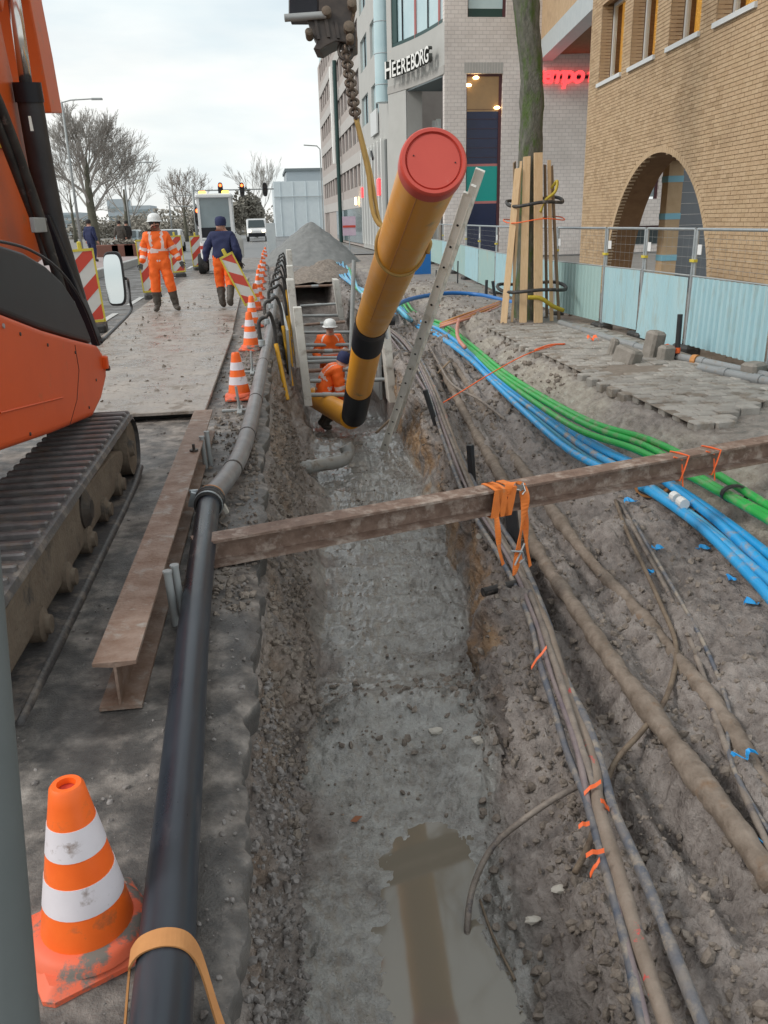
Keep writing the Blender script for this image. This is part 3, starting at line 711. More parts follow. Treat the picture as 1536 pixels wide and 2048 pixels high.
# ------------------------------------------------------------------ road slab with its broken edge along the trench
def asphalt_material():
    mt = bpy.data.materials.new('asphalt'); mt.use_nodes = True
    t = mt.node_tree; N, L = t.nodes, t.links
    b = N['Principled BSDF']
    geo = N.new('ShaderNodeNewGeometry'); at = N.new('ShaderNodeAttribute'); at.attribute_name = 'soil'
    sp = N.new('ShaderNodeSeparateColor'); L.new(at.outputs['Color'], sp.inputs['Color'])
    def noise(sc, d=8, r=.62):
        n = N.new('ShaderNodeTexNoise'); n.inputs['Scale'].default_value = sc; n.inputs['Detail'].default_value = d; n.inputs['Roughness'].default_value = r
        L.new(geo.outputs['Position'], n.inputs['Vector']); return n.outputs['Fac']
    f1, f2, f3 = noise(1.7), noise(7.5), noise(130, 3)
    def ramp(f, stops):
        r = N.new('ShaderNodeValToRGB'); e = r.color_ramp.elements
        while len(e) < len(stops): e.new(0.5)
        for q, (p, c) in zip(e, stops): q.position = p; q.color = tuple(c)+(1,)
        L.new(f, r.inputs['Fac']); return r.outputs['Color']
    base = ramp(f2, [(.3, (.045, .042, .041)), (.52, (.090, .084, .079)), (.72, (.150, .138, .128))])
    mud = ramp(f2, [(.3, (.105, .088, .075)), (.5, (.22, .192, .17)), (.7, (.34, .305, .275))])
    # mud cover = attribute sharpened by noise
    a1 = N.new('ShaderNodeMath'); a1.operation = 'MULTIPLY_ADD'; a1.inputs[1].default_value = 1.3; a1.inputs[2].default_value = -.65; L.new(f1, a1.inputs[0])
    a2 = N.new('ShaderNodeMath'); a2.operation = 'MULTIPLY_ADD'; a2.inputs[1].default_value = .9; L.new(f2, a2.inputs[0]); L.new(a1.outputs[0], a2.inputs[2])
    a3 = N.new('ShaderNodeMath'); a3.operation = 'ADD'; L.new(a2.outputs[0], a3.inputs[0]); L.new(sp.outputs['Red'], a3.inputs[1])
    mr = N.new('ShaderNodeMapRange'); mr.inputs['From Min'].default_value = .72; mr.inputs['From Max'].default_value = 1.05; L.new(a3.outputs[0], mr.inputs['Value'])
    m_ = N.new('ShaderNodeMix'); m_.data_type = 'RGBA'; L.new(mr.outputs[0], m_.inputs['Factor']); L.new(base, m_.inputs['A']); L.new(mud, m_.inputs['B'])
    L.new(m_.outputs['Result'], b.inputs['Base Color'])
    rr = N.new('ShaderNodeMapRange'); rr.inputs['From Min'].default_value = .35; rr.inputs['From Max'].default_value = .65; rr.inputs['To Min'].default_value = .28; rr.inputs['To Max'].default_value = .75
    L.new(f1, rr.inputs['Value']); L.new(rr.outputs[0], b.inputs['Roughness'])
    ad = N.new('ShaderNodeMath'); ad.operation = 'MULTIPLY_ADD'; ad.inputs[1].default_value = .35; L.new(f3, ad.inputs[0]); L.new(f2, ad.inputs[2])
    bp = N.new('ShaderNodeBump'); bp.inputs['Strength'].default_value = .7; bp.inputs['Distance'].default_value = .015
    L.new(ad.outputs[0], bp.inputs['Height']); L.new(bp.outputs[0], b.inputs['Normal'])
    MATS['asphalt'] = mt
    return mt
NR2 = 520
y2 = np.concatenate([[-4, -1.5, 0], .5*np.exp(np.linspace(0, math.log(46/.5), NR2))])
edge = np.interp(y2, [0, 1.4, 1.96, 3.64, 6.4, 11, 16, 30, 46], [-.20, -.19, -.17, -.145, -.105, -.03, .04, .08, .1])
z0 = np.zeros_like(y2)
edge = edge + .045*fbm(z0, y2, z0, 3.5, 3, .5, 5)+.030*fbm(z0, y2, z0, 17, 3, .6, 6)
ux = np.concatenate([[-10, -8, -6.5, -5], -np.linspace(math.sqrt(4.0), 0, 90)[:]**2])
RXg = np.where(ux[None, :] < -4.001, ux[None, :], edge[:, None]+ux[None, :]*(1.0))
RYg = np.repeat(y2[:, None], len(ux), 1)
RZg = .012*fbm(RXg, RYg, 0*RXg, 1.3, 4, .5, 9)*np.clip((RXg+4)/1., 0, 1)+.006*fbm(RXg, RYg, 0*RXg, 9, 3, .6, 12)*np.clip((RXg+4)/1., 0, 1)
RZg += -.018*np.clip(1-(edge[:, None]-RXg)/.05, 0, 1)
mudw = np.clip(.40*np.interp(RYg, [0, 2, 4, 6, 9, 14], [.75, .85, 1.0, 1.05, 1.15, 1.25])*np.interp(RXg, [-3.4, -2.4, -.3, 0], [.15, 1, 1.0, .8]), 0, 1)
skirt = [RXg[:, -1]+.004, RXg[:, -1]-.012]
RX2 = np.concatenate([RXg, skirt[0][:, None], skirt[1][:, None]], 1)
RY2 = np.concatenate([RYg, y2[:, None], y2[:, None]], 1)
RZ2 = np.concatenate([RZg, (RZg[:, -1]-.045)[:, None], (RZg[:, -1]*0-.14)[:, None]], 1)
mw2 = np.concatenate([mudw, np.zeros((len(y2), 2))], 1)
n_r, n_c = RX2.shape
ii = np.arange(n_r*n_c).reshape(n_r, n_c)
road = fast_mesh('road', np.stack([RX2, RY2, RZ2], -1).reshape(-1, 3), np.stack([ii[:-1, :-1], ii[:-1, 1:], ii[1:, 1:], ii[1:, :-1]], -1).reshape(-1, 4), asphalt_material(),
                 np.stack([mw2, mw2*0, mw2*0, mw2*0+1], -1).reshape(-1, 4))
struct(road)
# painted lane marks left of the barriers
M('paint', (0.55, 0.56, 0.55), (0.40, 0.40, 0.39), rough=0.6, scale=6)
lm = MB()
for k in range(12):
    lm.box((-3.15, 13+k*4.0, .0105), (.13, 2.2, .004))
struct(lm.build('lane_marking', 'paint'))
# far road, ground to the horizon
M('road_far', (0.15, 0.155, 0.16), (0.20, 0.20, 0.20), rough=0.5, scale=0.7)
g = MB(); g.add([(-10, 46, -.004), (6.0, 46, -.004), (6.0, 700, -.004), (-10, 700, -.004)], [(0, 1, 2, 3)])
struct(g.build('road_beyond', 'road_far'))
M('ground', (0.19, 0.18, 0.165), (0.25, 0.24, 0.225), rough=0.85, scale=0.5, bump=0.2, bscale=8)
g = MB()
def gq(x0, y0, x1, y1):
    g.add([(x0, y0, -.065), (x1, y0, -.065), (x1, y1, -.065), (x0, y1, -.065)], [(0, 1, 2, 3)])
gq(-2500, -300, -.85, 46); gq(8.9, -300, 2500, 46); gq(-.85, -300, 8.9, .56); gq(-2500, 46, 2500, 4000)
struct(g.build('ground', 'ground'))

# ------------------------------------------------------------------ muddy water standing in the near end of the trench
mt = bpy.data.materials.new('muddy_water'); mt.use_nodes = True
N_, L_ = mt.node_tree.nodes, mt.node_tree.links
b_ = N_['Principled BSDF']
b_.inputs['Base Color'].default_value = (0.195, 0.172, 0.135, 1); b_.inputs['Roughness'].default_value = .05; b_.inputs['IOR'].default_value = 1.75
nz = N_.new('ShaderNodeTexNoise'); nz.inputs['Scale'].default_value = 9; nz.inputs['Detail'].default_value = 2
bp = N_.new('ShaderNodeBump'); bp.inputs['Strength'].default_value = .05; bp.inputs['Distance'].default_value = .004
L_.new(nz.outputs['Fac'], bp.inputs['Height']); L_.new(bp.outputs[0], b_.inputs['Normal'])
MATS['muddy_water'] = mt
g = MB(); g.add([(-.16, .56, -1.147), (1.15, .56, -1.147), (1.15, 3.75, -1.147), (-.1, 3.75, -1.147)], [(0, 1, 2, 3)])
struct(g.build('trench_water', 'muddy_water'))

# ------------------------------------------------------------------ gravel, clods
def stones(n, pick, rmin, rmax, name, mat, label, seed, flat=.75):
    rr = random.Random(seed)
    base = []
    for k in range(6):
        bm = bmesh.new(); bmesh.ops.create_icosphere(bm, subdivisions=1, radius=1)
        for v in bm.verts:
            v.co *= rr.uniform(.65, 1.15)
        bm.verts.index_update()
        base.append((np.array([v.co[:] for v in bm.verts]), np.array([[q.index for q in f.verts] for f in bm.faces])))
        bm.free()
    V, Fc, off = [], [], 0
    for _ in range(n):
        p = pick(rr)
        if p is None:
            continue
        s_ = rmin*(rmax/rmin)**(rr.random()**1.9)
        vb, fb = base[rr.randrange(6)]
        rot = np.array(Matrix.Rotation(rr.uniform(0, 6.3), 3, Vector((rr.gauss(0, 1), rr.gauss(0, 1), rr.gauss(0, 1)+.01)).normalized()))
        vv = (vb*np.array([1, rr.uniform(.7, 1.1), flat])) @ rot.T*s_+np.array(p)
        V.append(vv); Fc.append(fb+off); off += len(vb)
    me = bpy.data.meshes.new(name)
    me.from_pydata(np.concatenate(V).tolist(), [], np.concatenate(Fc).tolist())
    me.materials.append(MATS[mat])
    o = bpy.data.objects.new(name, me); COL.objects.link(o)
    o['kind'] = 'stuff'; o['label'] = label; o['category'] = name
    return o
pidx = lambda lo, hi: (int(np.searchsorted(par, lo)), int(np.searchsorted(par, hi)))
def on_soil(lo, hi, ylo, yhi, bias=1.0):
    a, b2 = pidx(lo, hi); r0, r1 = int(np.searchsorted(yy, ylo)), int(np.searchsorted(yy, yhi))
    def f(rr):
        i = rr.randrange(r0, r1); j = rr.randrange(a, b2)
        return (TX[i, j]+rr.uniform(-.02, .02), TY[i, j]+rr.uniform(-.02, .02), TZ[i, j]+.002)
    return f
stones(6500, on_soil(1.15, 3.8, .9, 3.4), .004, .024, 'gravel', 'stone', 'grey gravel washed out of the trench wall under the asphalt edge', 3)
stones(3600, on_soil(1.15, 3.5, 2.8, 10), .006, .034, 'road_base_gravel', 'clod', 'brown stony road base crumbling along the trench wall', 4)
stones(5200, on_soil(8.6, 13.2, 1.2, 9), .006, .036, 'soil_clods', 'clod', 'brown clods of soil strewn over the cable bench', 5)
stones(2400, on_soil(8.6, 18, 9, 26), .010, .060, 'far_soil_clods', 'clod', 'crumbled brown soil round the far cables and the tree', 6)
stones(420, on_soil(4.3, 7.2, 3.2, 10), .004, .020, 'trench_crumbs', 'clod', 'dark crumbs of soil on the wet trench floor', 7)
def on_road(rr):
    y = 1.2*math.exp(rr.random()*math.log(10)); x = -.2-rr.random()**1.6*1.6
    return (x, y, .003)
stones(1500, on_road, .003, .016, 'road_grit', 'stone', 'grit and small stones scattered on the dark asphalt', 8)
def on_road2(rr):
    y = 3.5*math.exp(rr.random()*math.log(4)); x = -.16-abs(rr.gauss(0, .22))
    return (x, y, .004)
stones(1600, on_road2, .006, .034, 'spilled_soil', 'clod', 'dark spilled soil along the asphalt edge beside the drain pipe', 9, .6)

def on_plates(rr):
    return (-.65-rr.random()*1.9, 8.0*math.exp(rr.random()*math.log(2.6)), .085 if rr.random() < 2 else 0)
stones(420, on_plates, .008, .045, 'plate_mud', 'plate_steel', 'lumps of mud trodden onto the steel road plates', 10, .25)

stones(420, on_soil(6.9, 9.8, 2.0, 4.5), .006, .036, 'puddle_clods', 'clod', 'dark broken clods heaped between the puddle and the cable bundle', 11, .7)
stones(130, on_soil(4.2, 7.6, 3.75, 4.55), .008, .045, 'floor_clods', 'clod', 'broken clods across the trench floor beyond the puddle', 12, .6)

# ================================================================== BUILDINGS
def holes_wall(mb, o, u, n, W, H, holes, th, mi=0):
    """slab in the u/z plane with rectangular openings; n = inward normal"""
    us = sorted({0.0, W}|{q for h in holes for q in (h[0], h[1])}); vs = sorted({0.0, H}|{q for h in holes for q in (h[2], h[3])})
    o, u, n = Vector(o), Vector(u), Vector(n)
    us = [q for q in us if 0 <= q <= W]; vs = [q for q in vs if 0 <= q <= H]
    for j in range(len(vs)-1):
        i = 0
        while i < len(us)-1:
            def solid(k):
                cu, cv = (us[k]+us[k+1])/2, (vs[j]+vs[j+1])/2
                return not any(h[0] < cu < h[1] and h[2] < cv < h[3] for h in holes)
            if not solid(i):
                i += 1; continue
            k = i
            while k+1 < len(us)-1 and solid(k+1):
                k += 1
            a, b2 = us[i], us[k+1]
            base = o+u*a+Vector((0, 0, vs[j]))
            mb.prism([base, base+u*(b2-a), base+u*(b2-a)+Vector((0, 0, vs[j+1]-vs[j])), base+Vector((0, 0, vs[j+1]-vs[j]))], n*th, mi)
            i = k+1
def slab(mb, o, u, n, u0, u1, z0, z1, d0, d1, mi=0):
    o, u, n = Vector(o), Vector(u), Vector(n)
    p = [o+u*a+n*d0+Vector((0, 0, z)) for a, z in ((u0, z0), (u1, z0), (u1, z1), (u0, z1))]
    mb.prism(p, n*(d1-d0), mi)

# ------------------------------------------------------------------ tan brick building with the arch
BD = ray(671, 441); BD = Vector((BD[0], BD[1], 0)).normalized()
B0 = Py(1164, 430, 21.2); B0.z = 0
SU = -BD                       # along the facade towards the camera
IN = Vector((BD.y, -BD.x, 0))  # into the building
def Wp(px, py):
    d = Vector(ray(px, py)); t = (B0-Vector(CAMP)).dot(IN)/d.dot(IN)
    p = Vector(CAMP)+d*t
    return (p-B0).dot(SU), p.z
bb = thing('brick_building', 'tan brick building with a wide arch and white framed windows behind the fence', 'building', B0)
S_MAX, H_MAX = 15.0, 8.2
wins = []
for (xl, xr, yl) in ((1197, 1242, 166), (1259, 1309, 135), (1336, 1399, 97), (1431, 1513, 51), (1560, 1640, -20)):
    s0, zz = Wp(xl, yl); s1 = Wp(xr, yl-.5*(xr-xl))[0]
    wins.append((s0, s1))
wz0 = sum(Wp(x, y)[1] for x, y in ((1197, 166), (1259, 135), (1336, 97), (1431, 51)))/4
wz1 = wz0+1.62
sa0 = Wp(1211, 520)[0]; sa1 = Wp(1421, 520)[0]; sac, saw = (sa0+sa1)/2, (sa1-sa0)/2
zah = Wp(1318, 305)[1]
def arch_half(z):
    return saw*math.sqrt(max(0.0, 1-(z/zah)**2)) if z < zah else 0.0
ROWH = .0655
core, near_bricks, far_bricks = MB(), [], MB()
brick_mesh_cache = {}
row = 0; z = -.1
br = random.Random(5)
while z < H_MAX:
    zc = z+ROWH/2
    cuts = []
    hw = arch_half(max(zc, 0))
    if hw > 0:
        cuts.append((sac-hw-.0, sac+hw+.0))
    if wz0 < zc < wz1:
        cuts += wins
    iv = [(0.0, S_MAX)]
    for (c0, c1) in cuts:
        iv = [q for (a, b2) in iv for q in ((a, min(b2, c0)), (max(a, c1), b2)) if q[1]-q[0] > .02]
    for (a, b2) in iv:
        slab(core, B0, SU, IN, a, b2, z, z+ROWH, .006, .12)
    # bricks of this course
    hw2 = arch_half(max(zc, 0)*zah/(zah+.11))*((saw+.11)/saw) if zc < zah+.11 else 0
    cuts2 = ([(sac-hw2, sac+hw2)] if hw2 > 0 else []) + (wins if wz0-.02 < zc < wz1 else [])
    x = -.22*((row % 2)*.5)
    while x < S_MAX:
        p, q = max(x, 0.0), min(x+.21, S_MAX)
        segs = [(p, q)]
        for (c0, c1) in cuts2:
            segs = [t for (a, b2) in segs for t in ((a, min(b2, c0)), (max(a, c1), b2)) if t[1]-t[0] > .03]
        for (a, b2) in segs:
            near_bricks.append((a, b2, z))
        x += .22
    z += ROWH; row += 1
wall = core.build('wall', 'mortar', bb, org=B0)
# the 300 bricks that show largest (nearest in view) are single pieces, the rest is one joined part
def vis(t):
    a, b2, zz = t
    p = B0+SU*((a+b2)/2)+Vector((0, 0, zz))
    v = np.array(p)-CAMP; wz = v@FW
    ux, uy = 768+FPX*(v@CR)/wz, 1024-FPX*(v@CU)/wz
    return (not (0 < ux < 1530 and 4 < uy < 560)), wz
order = sorted(near_bricks, key=vis)
full = [t for t in order[:420] if abs(t[1]-t[0]-.21) < 1e-6][:300]
fs_ = set(full)
bm_ = MB()
slab(bm_, (0, 0, 0), SU, IN, 0, .21, 0, .055, -.004, .02)
proto = None
for (a, b2, zz) in full:
    loc = SU*a+Vector((0, 0, zz))+IN*br.uniform(-.0015, .0015)
    if proto is None:
        proto = bm_.build('brick', 'brick_tan', bb); o = proto
    else:
        o = proto.copy(); COL.objects.link(o)
        if br.random() < .35:
            if 'alt' not in brick_mesh_cache:
                m2 = proto.data.copy(); m2.materials[0] = MATS['brick_tan_b']; brick_mesh_cache['alt'] = m2
            o.data = brick_mesh_cache['alt']
    o.location = loc
for (a, b2, zz) in near_bricks:
    if (a, b2, zz) not in fs_:
        slab(far_bricks, B0, SU, IN, a, b2, zz, zz+.055, -.004+br.uniform(-.0015, .0015), .02, br.choice((0, 0, 0, 1, 1, 2)))
far_bricks.build('brickwork', ['brick_tan', 'brick_tan_b', 'brick_tan_c'], bb, org=B0, kind='stuff')
# arch ring of header bricks and the dark reveal
na = 84
ring = []
for k in range(na+1):
    th = math.pi*k/na
    ring.append((sac-saw*math.cos(th), zah*math.sin(th)))
vm = MB()
for k in range(na):
    (a0, b0), (a1, b1) = ring[k], ring[k+1]
    t = Vector((a1-a0, b1-b0)); nn = Vector((-t.y, t.x)).normalized()
    e = t.normalized()*.004
    pts = [(a0+e.x, b0+e.y), (a1-e.x, b1-e.y), (a1-e.x+nn.x*.11, b1-e.y+nn.y*.11), (a0+e.x+nn.x*.11, b0+e.y+nn.y*.11)]
    q = [B0+SU*x_+Vector((0, 0, z_))-IN*.0045 for x_, z_ in pts]
    vm.prism(q, IN*.03)
vm.build('arch_ring', 'brick_tan_b', bb, org=B0)
rv = MB()
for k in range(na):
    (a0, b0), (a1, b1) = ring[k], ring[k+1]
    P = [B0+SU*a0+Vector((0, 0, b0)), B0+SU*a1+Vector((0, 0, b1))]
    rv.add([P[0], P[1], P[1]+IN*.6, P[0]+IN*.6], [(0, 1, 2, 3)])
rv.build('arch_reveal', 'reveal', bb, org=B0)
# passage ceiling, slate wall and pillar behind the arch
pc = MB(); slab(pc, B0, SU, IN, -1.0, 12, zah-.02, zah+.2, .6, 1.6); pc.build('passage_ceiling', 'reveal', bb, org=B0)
bs = MB(); slab(bs, B0, SU, IN, -.0, S_MAX, H_MAX, H_MAX+2, .0, .3); slab(bs, B0, SU, IN, 0.012, .3, 0, H_MAX, .125, .6)
bs.build('upper_wall', 'mortar', bb, org=B0)
slat = MB()
sx0 = Py(1343, 540, 19.0)
for k in range(14):
    slat.box((sx0.x+3.5, 19.05+(.01 if k % 2 else 0), .12+k*.235), (7.0, .06, .228))
slat.build('slate_wall', 'slate', bb, org=B0)
pl0, pl1 = Py(1316, 540, 18.7), Py(1344, 540, 18.7)
pil = MB(); pil.box(((pl0.x+pl1.x)/2, 18.7, 1.6), (pl1.x-pl0.x, .3, 3.2))
pil = pil.build('pillar', 'brick_tan_b', bb, org=B0)
for yy_ in (358, 433, 516):
    zc = Py(1330, yy_, 18.5).z
    bnd = MB(); bnd.box(((pl0.x+pl1.x)/2, 18.7, zc), (pl1.x-pl0.x+.02, .32, .13)); bnd.build('pale_band', 'band_sky', pil, org=B0)
# windows
for (s0, s1) in wins:
    wdw = MB(); slab(wdw, B0, SU, IN, s0, s1, wz0, wz1, .46, .48)
    wdw = wdw.build('window', 'window_glow', bb, org=B0)
    fr = MB()
    f_ = .075
    for (u0, u1, v0, v1) in ((s0, s0+f_, wz0, wz1), (s1-f_, s1, wz0, wz1), (s0+f_, s1-f_, wz0, wz0+f_), (s0+f_, s1-f_, wz1-f_, wz1)):
        slab(fr, B0, SU, IN, u0, u1, v0, v1, .26, .34)
    fr.build('window_frame', 'frame_pale', wdw, org=B0)
    gl = MB(); slab(gl, B0, SU, IN, s0+f_, s1-f_, wz0+f_, wz1-f_, .30, .305)
    if 'clear_glass' not in MATS:
        mt = bpy.data.materials.new('clear_glass'); mt.use_nodes = True
        b_ = mt.node_tree.nodes['Principled BSDF']; b_.inputs['Transmission Weight'].default_value = 1; b_.inputs['Roughness'].default_value = .02; b_.inputs['Base Color'].default_value = (.85, .9, .9, 1); b_.inputs['IOR'].default_value = 1.1
        MATS['clear_glass'] = mt
    gl.build('pane', 'clear_glass', wdw, org=B0)
    sl_ = MB(); slab(sl_, B0, SU, IN, s0-.04, s1+.04, wz0-.075, wz0+.005, -.05, .3)
    sl_.build('sill', 'frame_pale', wdw, org=B0)
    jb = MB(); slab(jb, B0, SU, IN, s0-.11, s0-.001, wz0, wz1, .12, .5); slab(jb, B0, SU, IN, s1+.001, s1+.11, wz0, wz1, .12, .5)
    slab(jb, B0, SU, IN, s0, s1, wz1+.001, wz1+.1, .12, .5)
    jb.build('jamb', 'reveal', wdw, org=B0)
    ja = MB()
    for k in range(int((wz1-wz0)/ROWH)):     # course ends in the jamb
        slab(ja, B0, SU, IN, s0-.01, s0+.005, wz0+k*ROWH+.006, wz0+k*ROWH+.058, .02, .24)
    ja.build('jamb_brickwork', 'brick_tan', wdw, org=B0)

# brick bridge wing set back over the passage
w0 = Py(1081, 118, 38.0); w1 = Py(1176, 36, 29.7); zb = (w0.z+w1.z)/2
wu = Vector((w1.x-w0.x, w1.y-w0.y, 0)); wl = wu.length; wu.normalize(); wn = Vector((-wu.y, wu.x, 0)); wn = wn if wn.x > 0 else -wn
wo = Vector((w0.x, w0.y, 0))
wg = thing('brick_wing', 'tan brick wing bridging to the pale building above its pale lintel band', 'building', wo)
q = MB(); slab(q, wo, wu, wn, 0, wl+3, zb+.75, zb+7, 0, 6); q.build('wall', 'brick_tan', wg, org=wo)
q = MB(); slab(q, wo, wu, wn, 0, wl+3, zb, zb+.74, -.06, .5); q.build('lintel_band', 'frame_grey', wg, org=wo)
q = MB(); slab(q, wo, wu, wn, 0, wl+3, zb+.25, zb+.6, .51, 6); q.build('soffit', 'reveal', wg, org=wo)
q = MB(); slab(q, wo, wu, wn, 1.2, 2.6, zb+2.6, zb+3.0, -.03, .2); q.build('pale_block', 'band_sky', wg, org=wo)

# ------------------------------------------------------------------ pale building: front face, curved entrance corner, long street facade
def brick_pale():
    mt = bpy.data.materials.new('brick_pale'); mt.use_nodes = True
    N, L = mt.node_tree.nodes, mt.node_tree.links
    b = N['Principled BSDF']; geo = N.new('ShaderNodeNewGeometry'); s = N.new('ShaderNodeSeparateXYZ'); c = N.new('ShaderNodeCombineXYZ')
    L.new(geo.outputs['Position'], s.inputs[0]); L.new(s.outputs['X'], c.inputs['X']); L.new(s.outputs['Z'], c.inputs['Y'])
    t = N.new('ShaderNodeTexBrick'); L.new(c.outputs[0], t.inputs['Vector'])
    t.inputs['Color1'].default_value = (.70, .65, .615, 1); t.inputs['Color2'].default_value = (.64, .59, .555, 1); t.inputs['Mortar'].default_value = (.50, .46, .44, 1)
    t.inputs['Scale'].default_value = 1.0; t.inputs['Brick Width'].default_value = .30; t.inputs['Row Height'].default_value = .15; t.inputs['Mortar Size'].default_value = .012; t.inputs['Mortar Smooth'].default_value = .3
    n = N.new('ShaderNodeTexNoise'); n.inputs['Scale'].default_value = .7; n.inputs['Detail'].default_value = 6; L.new(geo.outputs['Position'], n.inputs['Vector'])
    mr = N.new('ShaderNodeMapRange'); mr.inputs['From Min'].default_value = .3; mr.inputs['From Max'].default_value = .7; mr.inputs['To Min'].default_value = .86; mr.inputs['To Max'].default_value = 1.08; L.new(n.outputs['Fac'], mr.inputs['Value'])
    mx_ = N.new('ShaderNodeMix'); mx_.data_type = 'RGBA'; mx_.blend_type = 'MULTIPLY'; mx_.inputs['Factor'].default_value = 1; L.new(t.outputs['Color'], mx_.inputs['A']); L.new(mr.outputs[0], mx_.inputs['B'])
    L.new(mx_.outputs['Result'], b.inputs['Base Color']); b.inputs['Roughness'].default_value = .8
    bp = N.new('ShaderNodeBump'); bp.inputs['Strength'].default_value = .4; bp.inputs['Distance'].default_value = .02; bp.invert = True
    L.new(t.outputs['Fac'], bp.inputs['Height']); L.new(bp.outputs[0], b.inputs['Normal'])
    MATS['brick_pale'] = mt
brick_pale()
FY = 38.0
f0 = Py(889, 430, FY).x; f1 = 24.0
pb = thing('office_building', 'pale brick office block with a curved entrance corner under metal letters', 'building', (f0, FY, 0))
PO = (f0, FY, 0)
UX, NY = Vector((1, 0, 0)), Vector((0, 1, 0))
def fx(px): return Py(px, 430, FY).x-f0
def fz(py, px=965): return Py(px, py, FY).z
wA = (fx(931), fx(1000), .15, fz(147)); wB = (fx(932), fx(1004), fz(34), fz(34)+3.0); wC = (fx(1276), fx(1313), fz(398, 1295), fz(330, 1295)); wD = (fx(1245), fx(1335), .3, 1.15)
q = MB(); holes_wall(q, (f0, FY, 0), UX, NY, f1-f0, 15, [wA, wB, wC, wD], .35); q.build('wall', 'brick_pale', pb, org=PO)
q = MB()
for k in range(int((wA[1]-wA[0]+.2)/.12)):
    slab(q, (f0, FY, 0), UX, NY, wA[0]-.1+k*.12, wA[0]-.1+k*.12+.105, wA[3]+.01, wA[3]+.42, -.006, .05)
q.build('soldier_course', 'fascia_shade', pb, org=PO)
def win_front(hole, parts):
    wd = MB(); fr = .09
    for (a, b2, c, d) in ((hole[0], hole[0]+fr*.6, hole[2], hole[3]), (hole[1]-fr*1.4, hole[1], hole[2], hole[3]), (hole[0]+fr*.6, hole[1]-fr*1.4, hole[3]-fr, hole[3])):
        slab(wd, (f0, FY, 0), UX, NY, a, b2, c, d, .12, .24)
    wo_ = wd.build('window', 'maroon', pb, org=PO)
    for (nm, mt_, z0_, z1_) in parts:
        p_ = MB(); slab(p_, (f0, FY, 0), UX, NY, hole[0]+fr*.6, hole[1]-fr*1.4, z0_, z1_, .17, .20 if nm != 'interior' else .21)
        p_.build(nm, mt_, wo_, org=PO)
    return wo_
zt = [fz(v) for v in (222, 327, 332, 402, 407)]
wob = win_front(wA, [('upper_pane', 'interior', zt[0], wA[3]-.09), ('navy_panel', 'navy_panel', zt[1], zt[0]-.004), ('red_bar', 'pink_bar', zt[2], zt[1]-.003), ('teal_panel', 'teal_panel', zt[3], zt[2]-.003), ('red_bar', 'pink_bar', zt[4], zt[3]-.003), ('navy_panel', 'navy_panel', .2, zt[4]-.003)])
for (a, c) in ((952, 155), (937, 170), (994, 215)):
    q = MB(); p_ = Py(a, c, FY+.1)
    q.lathe([(0, -.07), (.11, -.05), (.14, 0), (.08, .05), (0, .06)], (p_.x, FY+.10, p_.z), n=12)
    q.build('lit_lamp', 'warm_lamp', wob, org=PO, smooth=True)
q = MB()
for k in range(6):
    slab(q, (f0, FY, 0), UX, NY, wA[0]+.07, wA[1]-.14, zt[1]+.25+k*.38, zt[1]+.262+k*.38, .155, .168)
q.build('panel_joint', 'maroon', wob, org=PO)
win_front(wB, [('pane', 'glass_pale', wB[2]+.34, wB[3]-.09), ('lower_rail', 'green_dark', wB[2]+.02, wB[2]+.335)])
win_front(wC, [('pane', 'glass_sky', wC[2]+.1, wC[3]-.1)]); win_front(wD, [('pane', 'glass_dark', wD[2]+.05, wD[3]-.1)])

# curved entrance corner
c0 = Vector((f0, FY, 0)); p2 = Py(781, 440, 44.0); c2 = Vector((p2.x, 44.0, 0)); cm = (c0+c2)/2+Vector((.42, .25, 0))
NC = 14
CP = []
for k in range(NC+1):
    t = k/NC
    CP.append(c0*(1-t)**2+cm*2*t*(1-t)+c2*t*t)
def curve_strip(mb, k0, k1, z0, z1, d0, d1):
    for k in range(k0, k1):
        a, b2 = CP[k], CP[k+1]
        n = Vector((-(b2-a).y, (b2-a).x, 0)).normalized(); n = n if n.x > 0 else -n
        mb.prism([a+n*d0+Vector((0, 0, z0)), b2+n*d0+Vector((0, 0, z0)), b2+n*d0+Vector((0, 0, z1)), a+n*d0+Vector((0, 0, z1))], n*(d1-d0))
ZE, ZW0, ZW1 = 7.4, 9.35, 11.6
q = MB(); curve_strip(q, 0, NC, ZE, ZW0, 0, .5); curve_strip(q, 0, NC, ZW1, 15, 0, .5); curve_strip(q, NC-1, NC, ZW0, ZW1, 0, .5)
q.build('fascia', 'fascia', pb, org=PO)
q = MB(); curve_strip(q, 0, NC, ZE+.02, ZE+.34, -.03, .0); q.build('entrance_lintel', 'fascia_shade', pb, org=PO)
q = MB(); curve_strip(q, 0, NC-1, ZW0+.12, ZW1, .12, .14); cw = q.build('curved_window', 'glass_pale', pb, org=PO)
q = MB(); curve_strip(q, 0, NC-1, ZW0, ZW0+.16, .04, .12); curve_strip(q, NC-2, NC-1, ZW0+.17, ZW1, .04, .11); q.build('window_frame', 'green_dark', cw, org=PO)
for k in (2, 8):
    q = MB(); q.tube([CP[k]+Vector((.1, 0, ZW0)), CP[k]+Vector((.1, 0, ZW1))], .07, 6); q.build('red_mullion', 'pink_bar', cw, org=PO)
for k in (5, 11):
    q = MB(); q.tube([CP[k]+Vector((.1, 0, ZW0)), CP[k]+Vector((.1, 0, ZW1))], .04, 6); q.build('mullion', 'exc_dark', cw, org=PO)
q = MB(); curve_strip(q, NC-4, NC, 0, ZE, .0, .5); q.build('entrance_column', 'fascia', pb, org=PO)
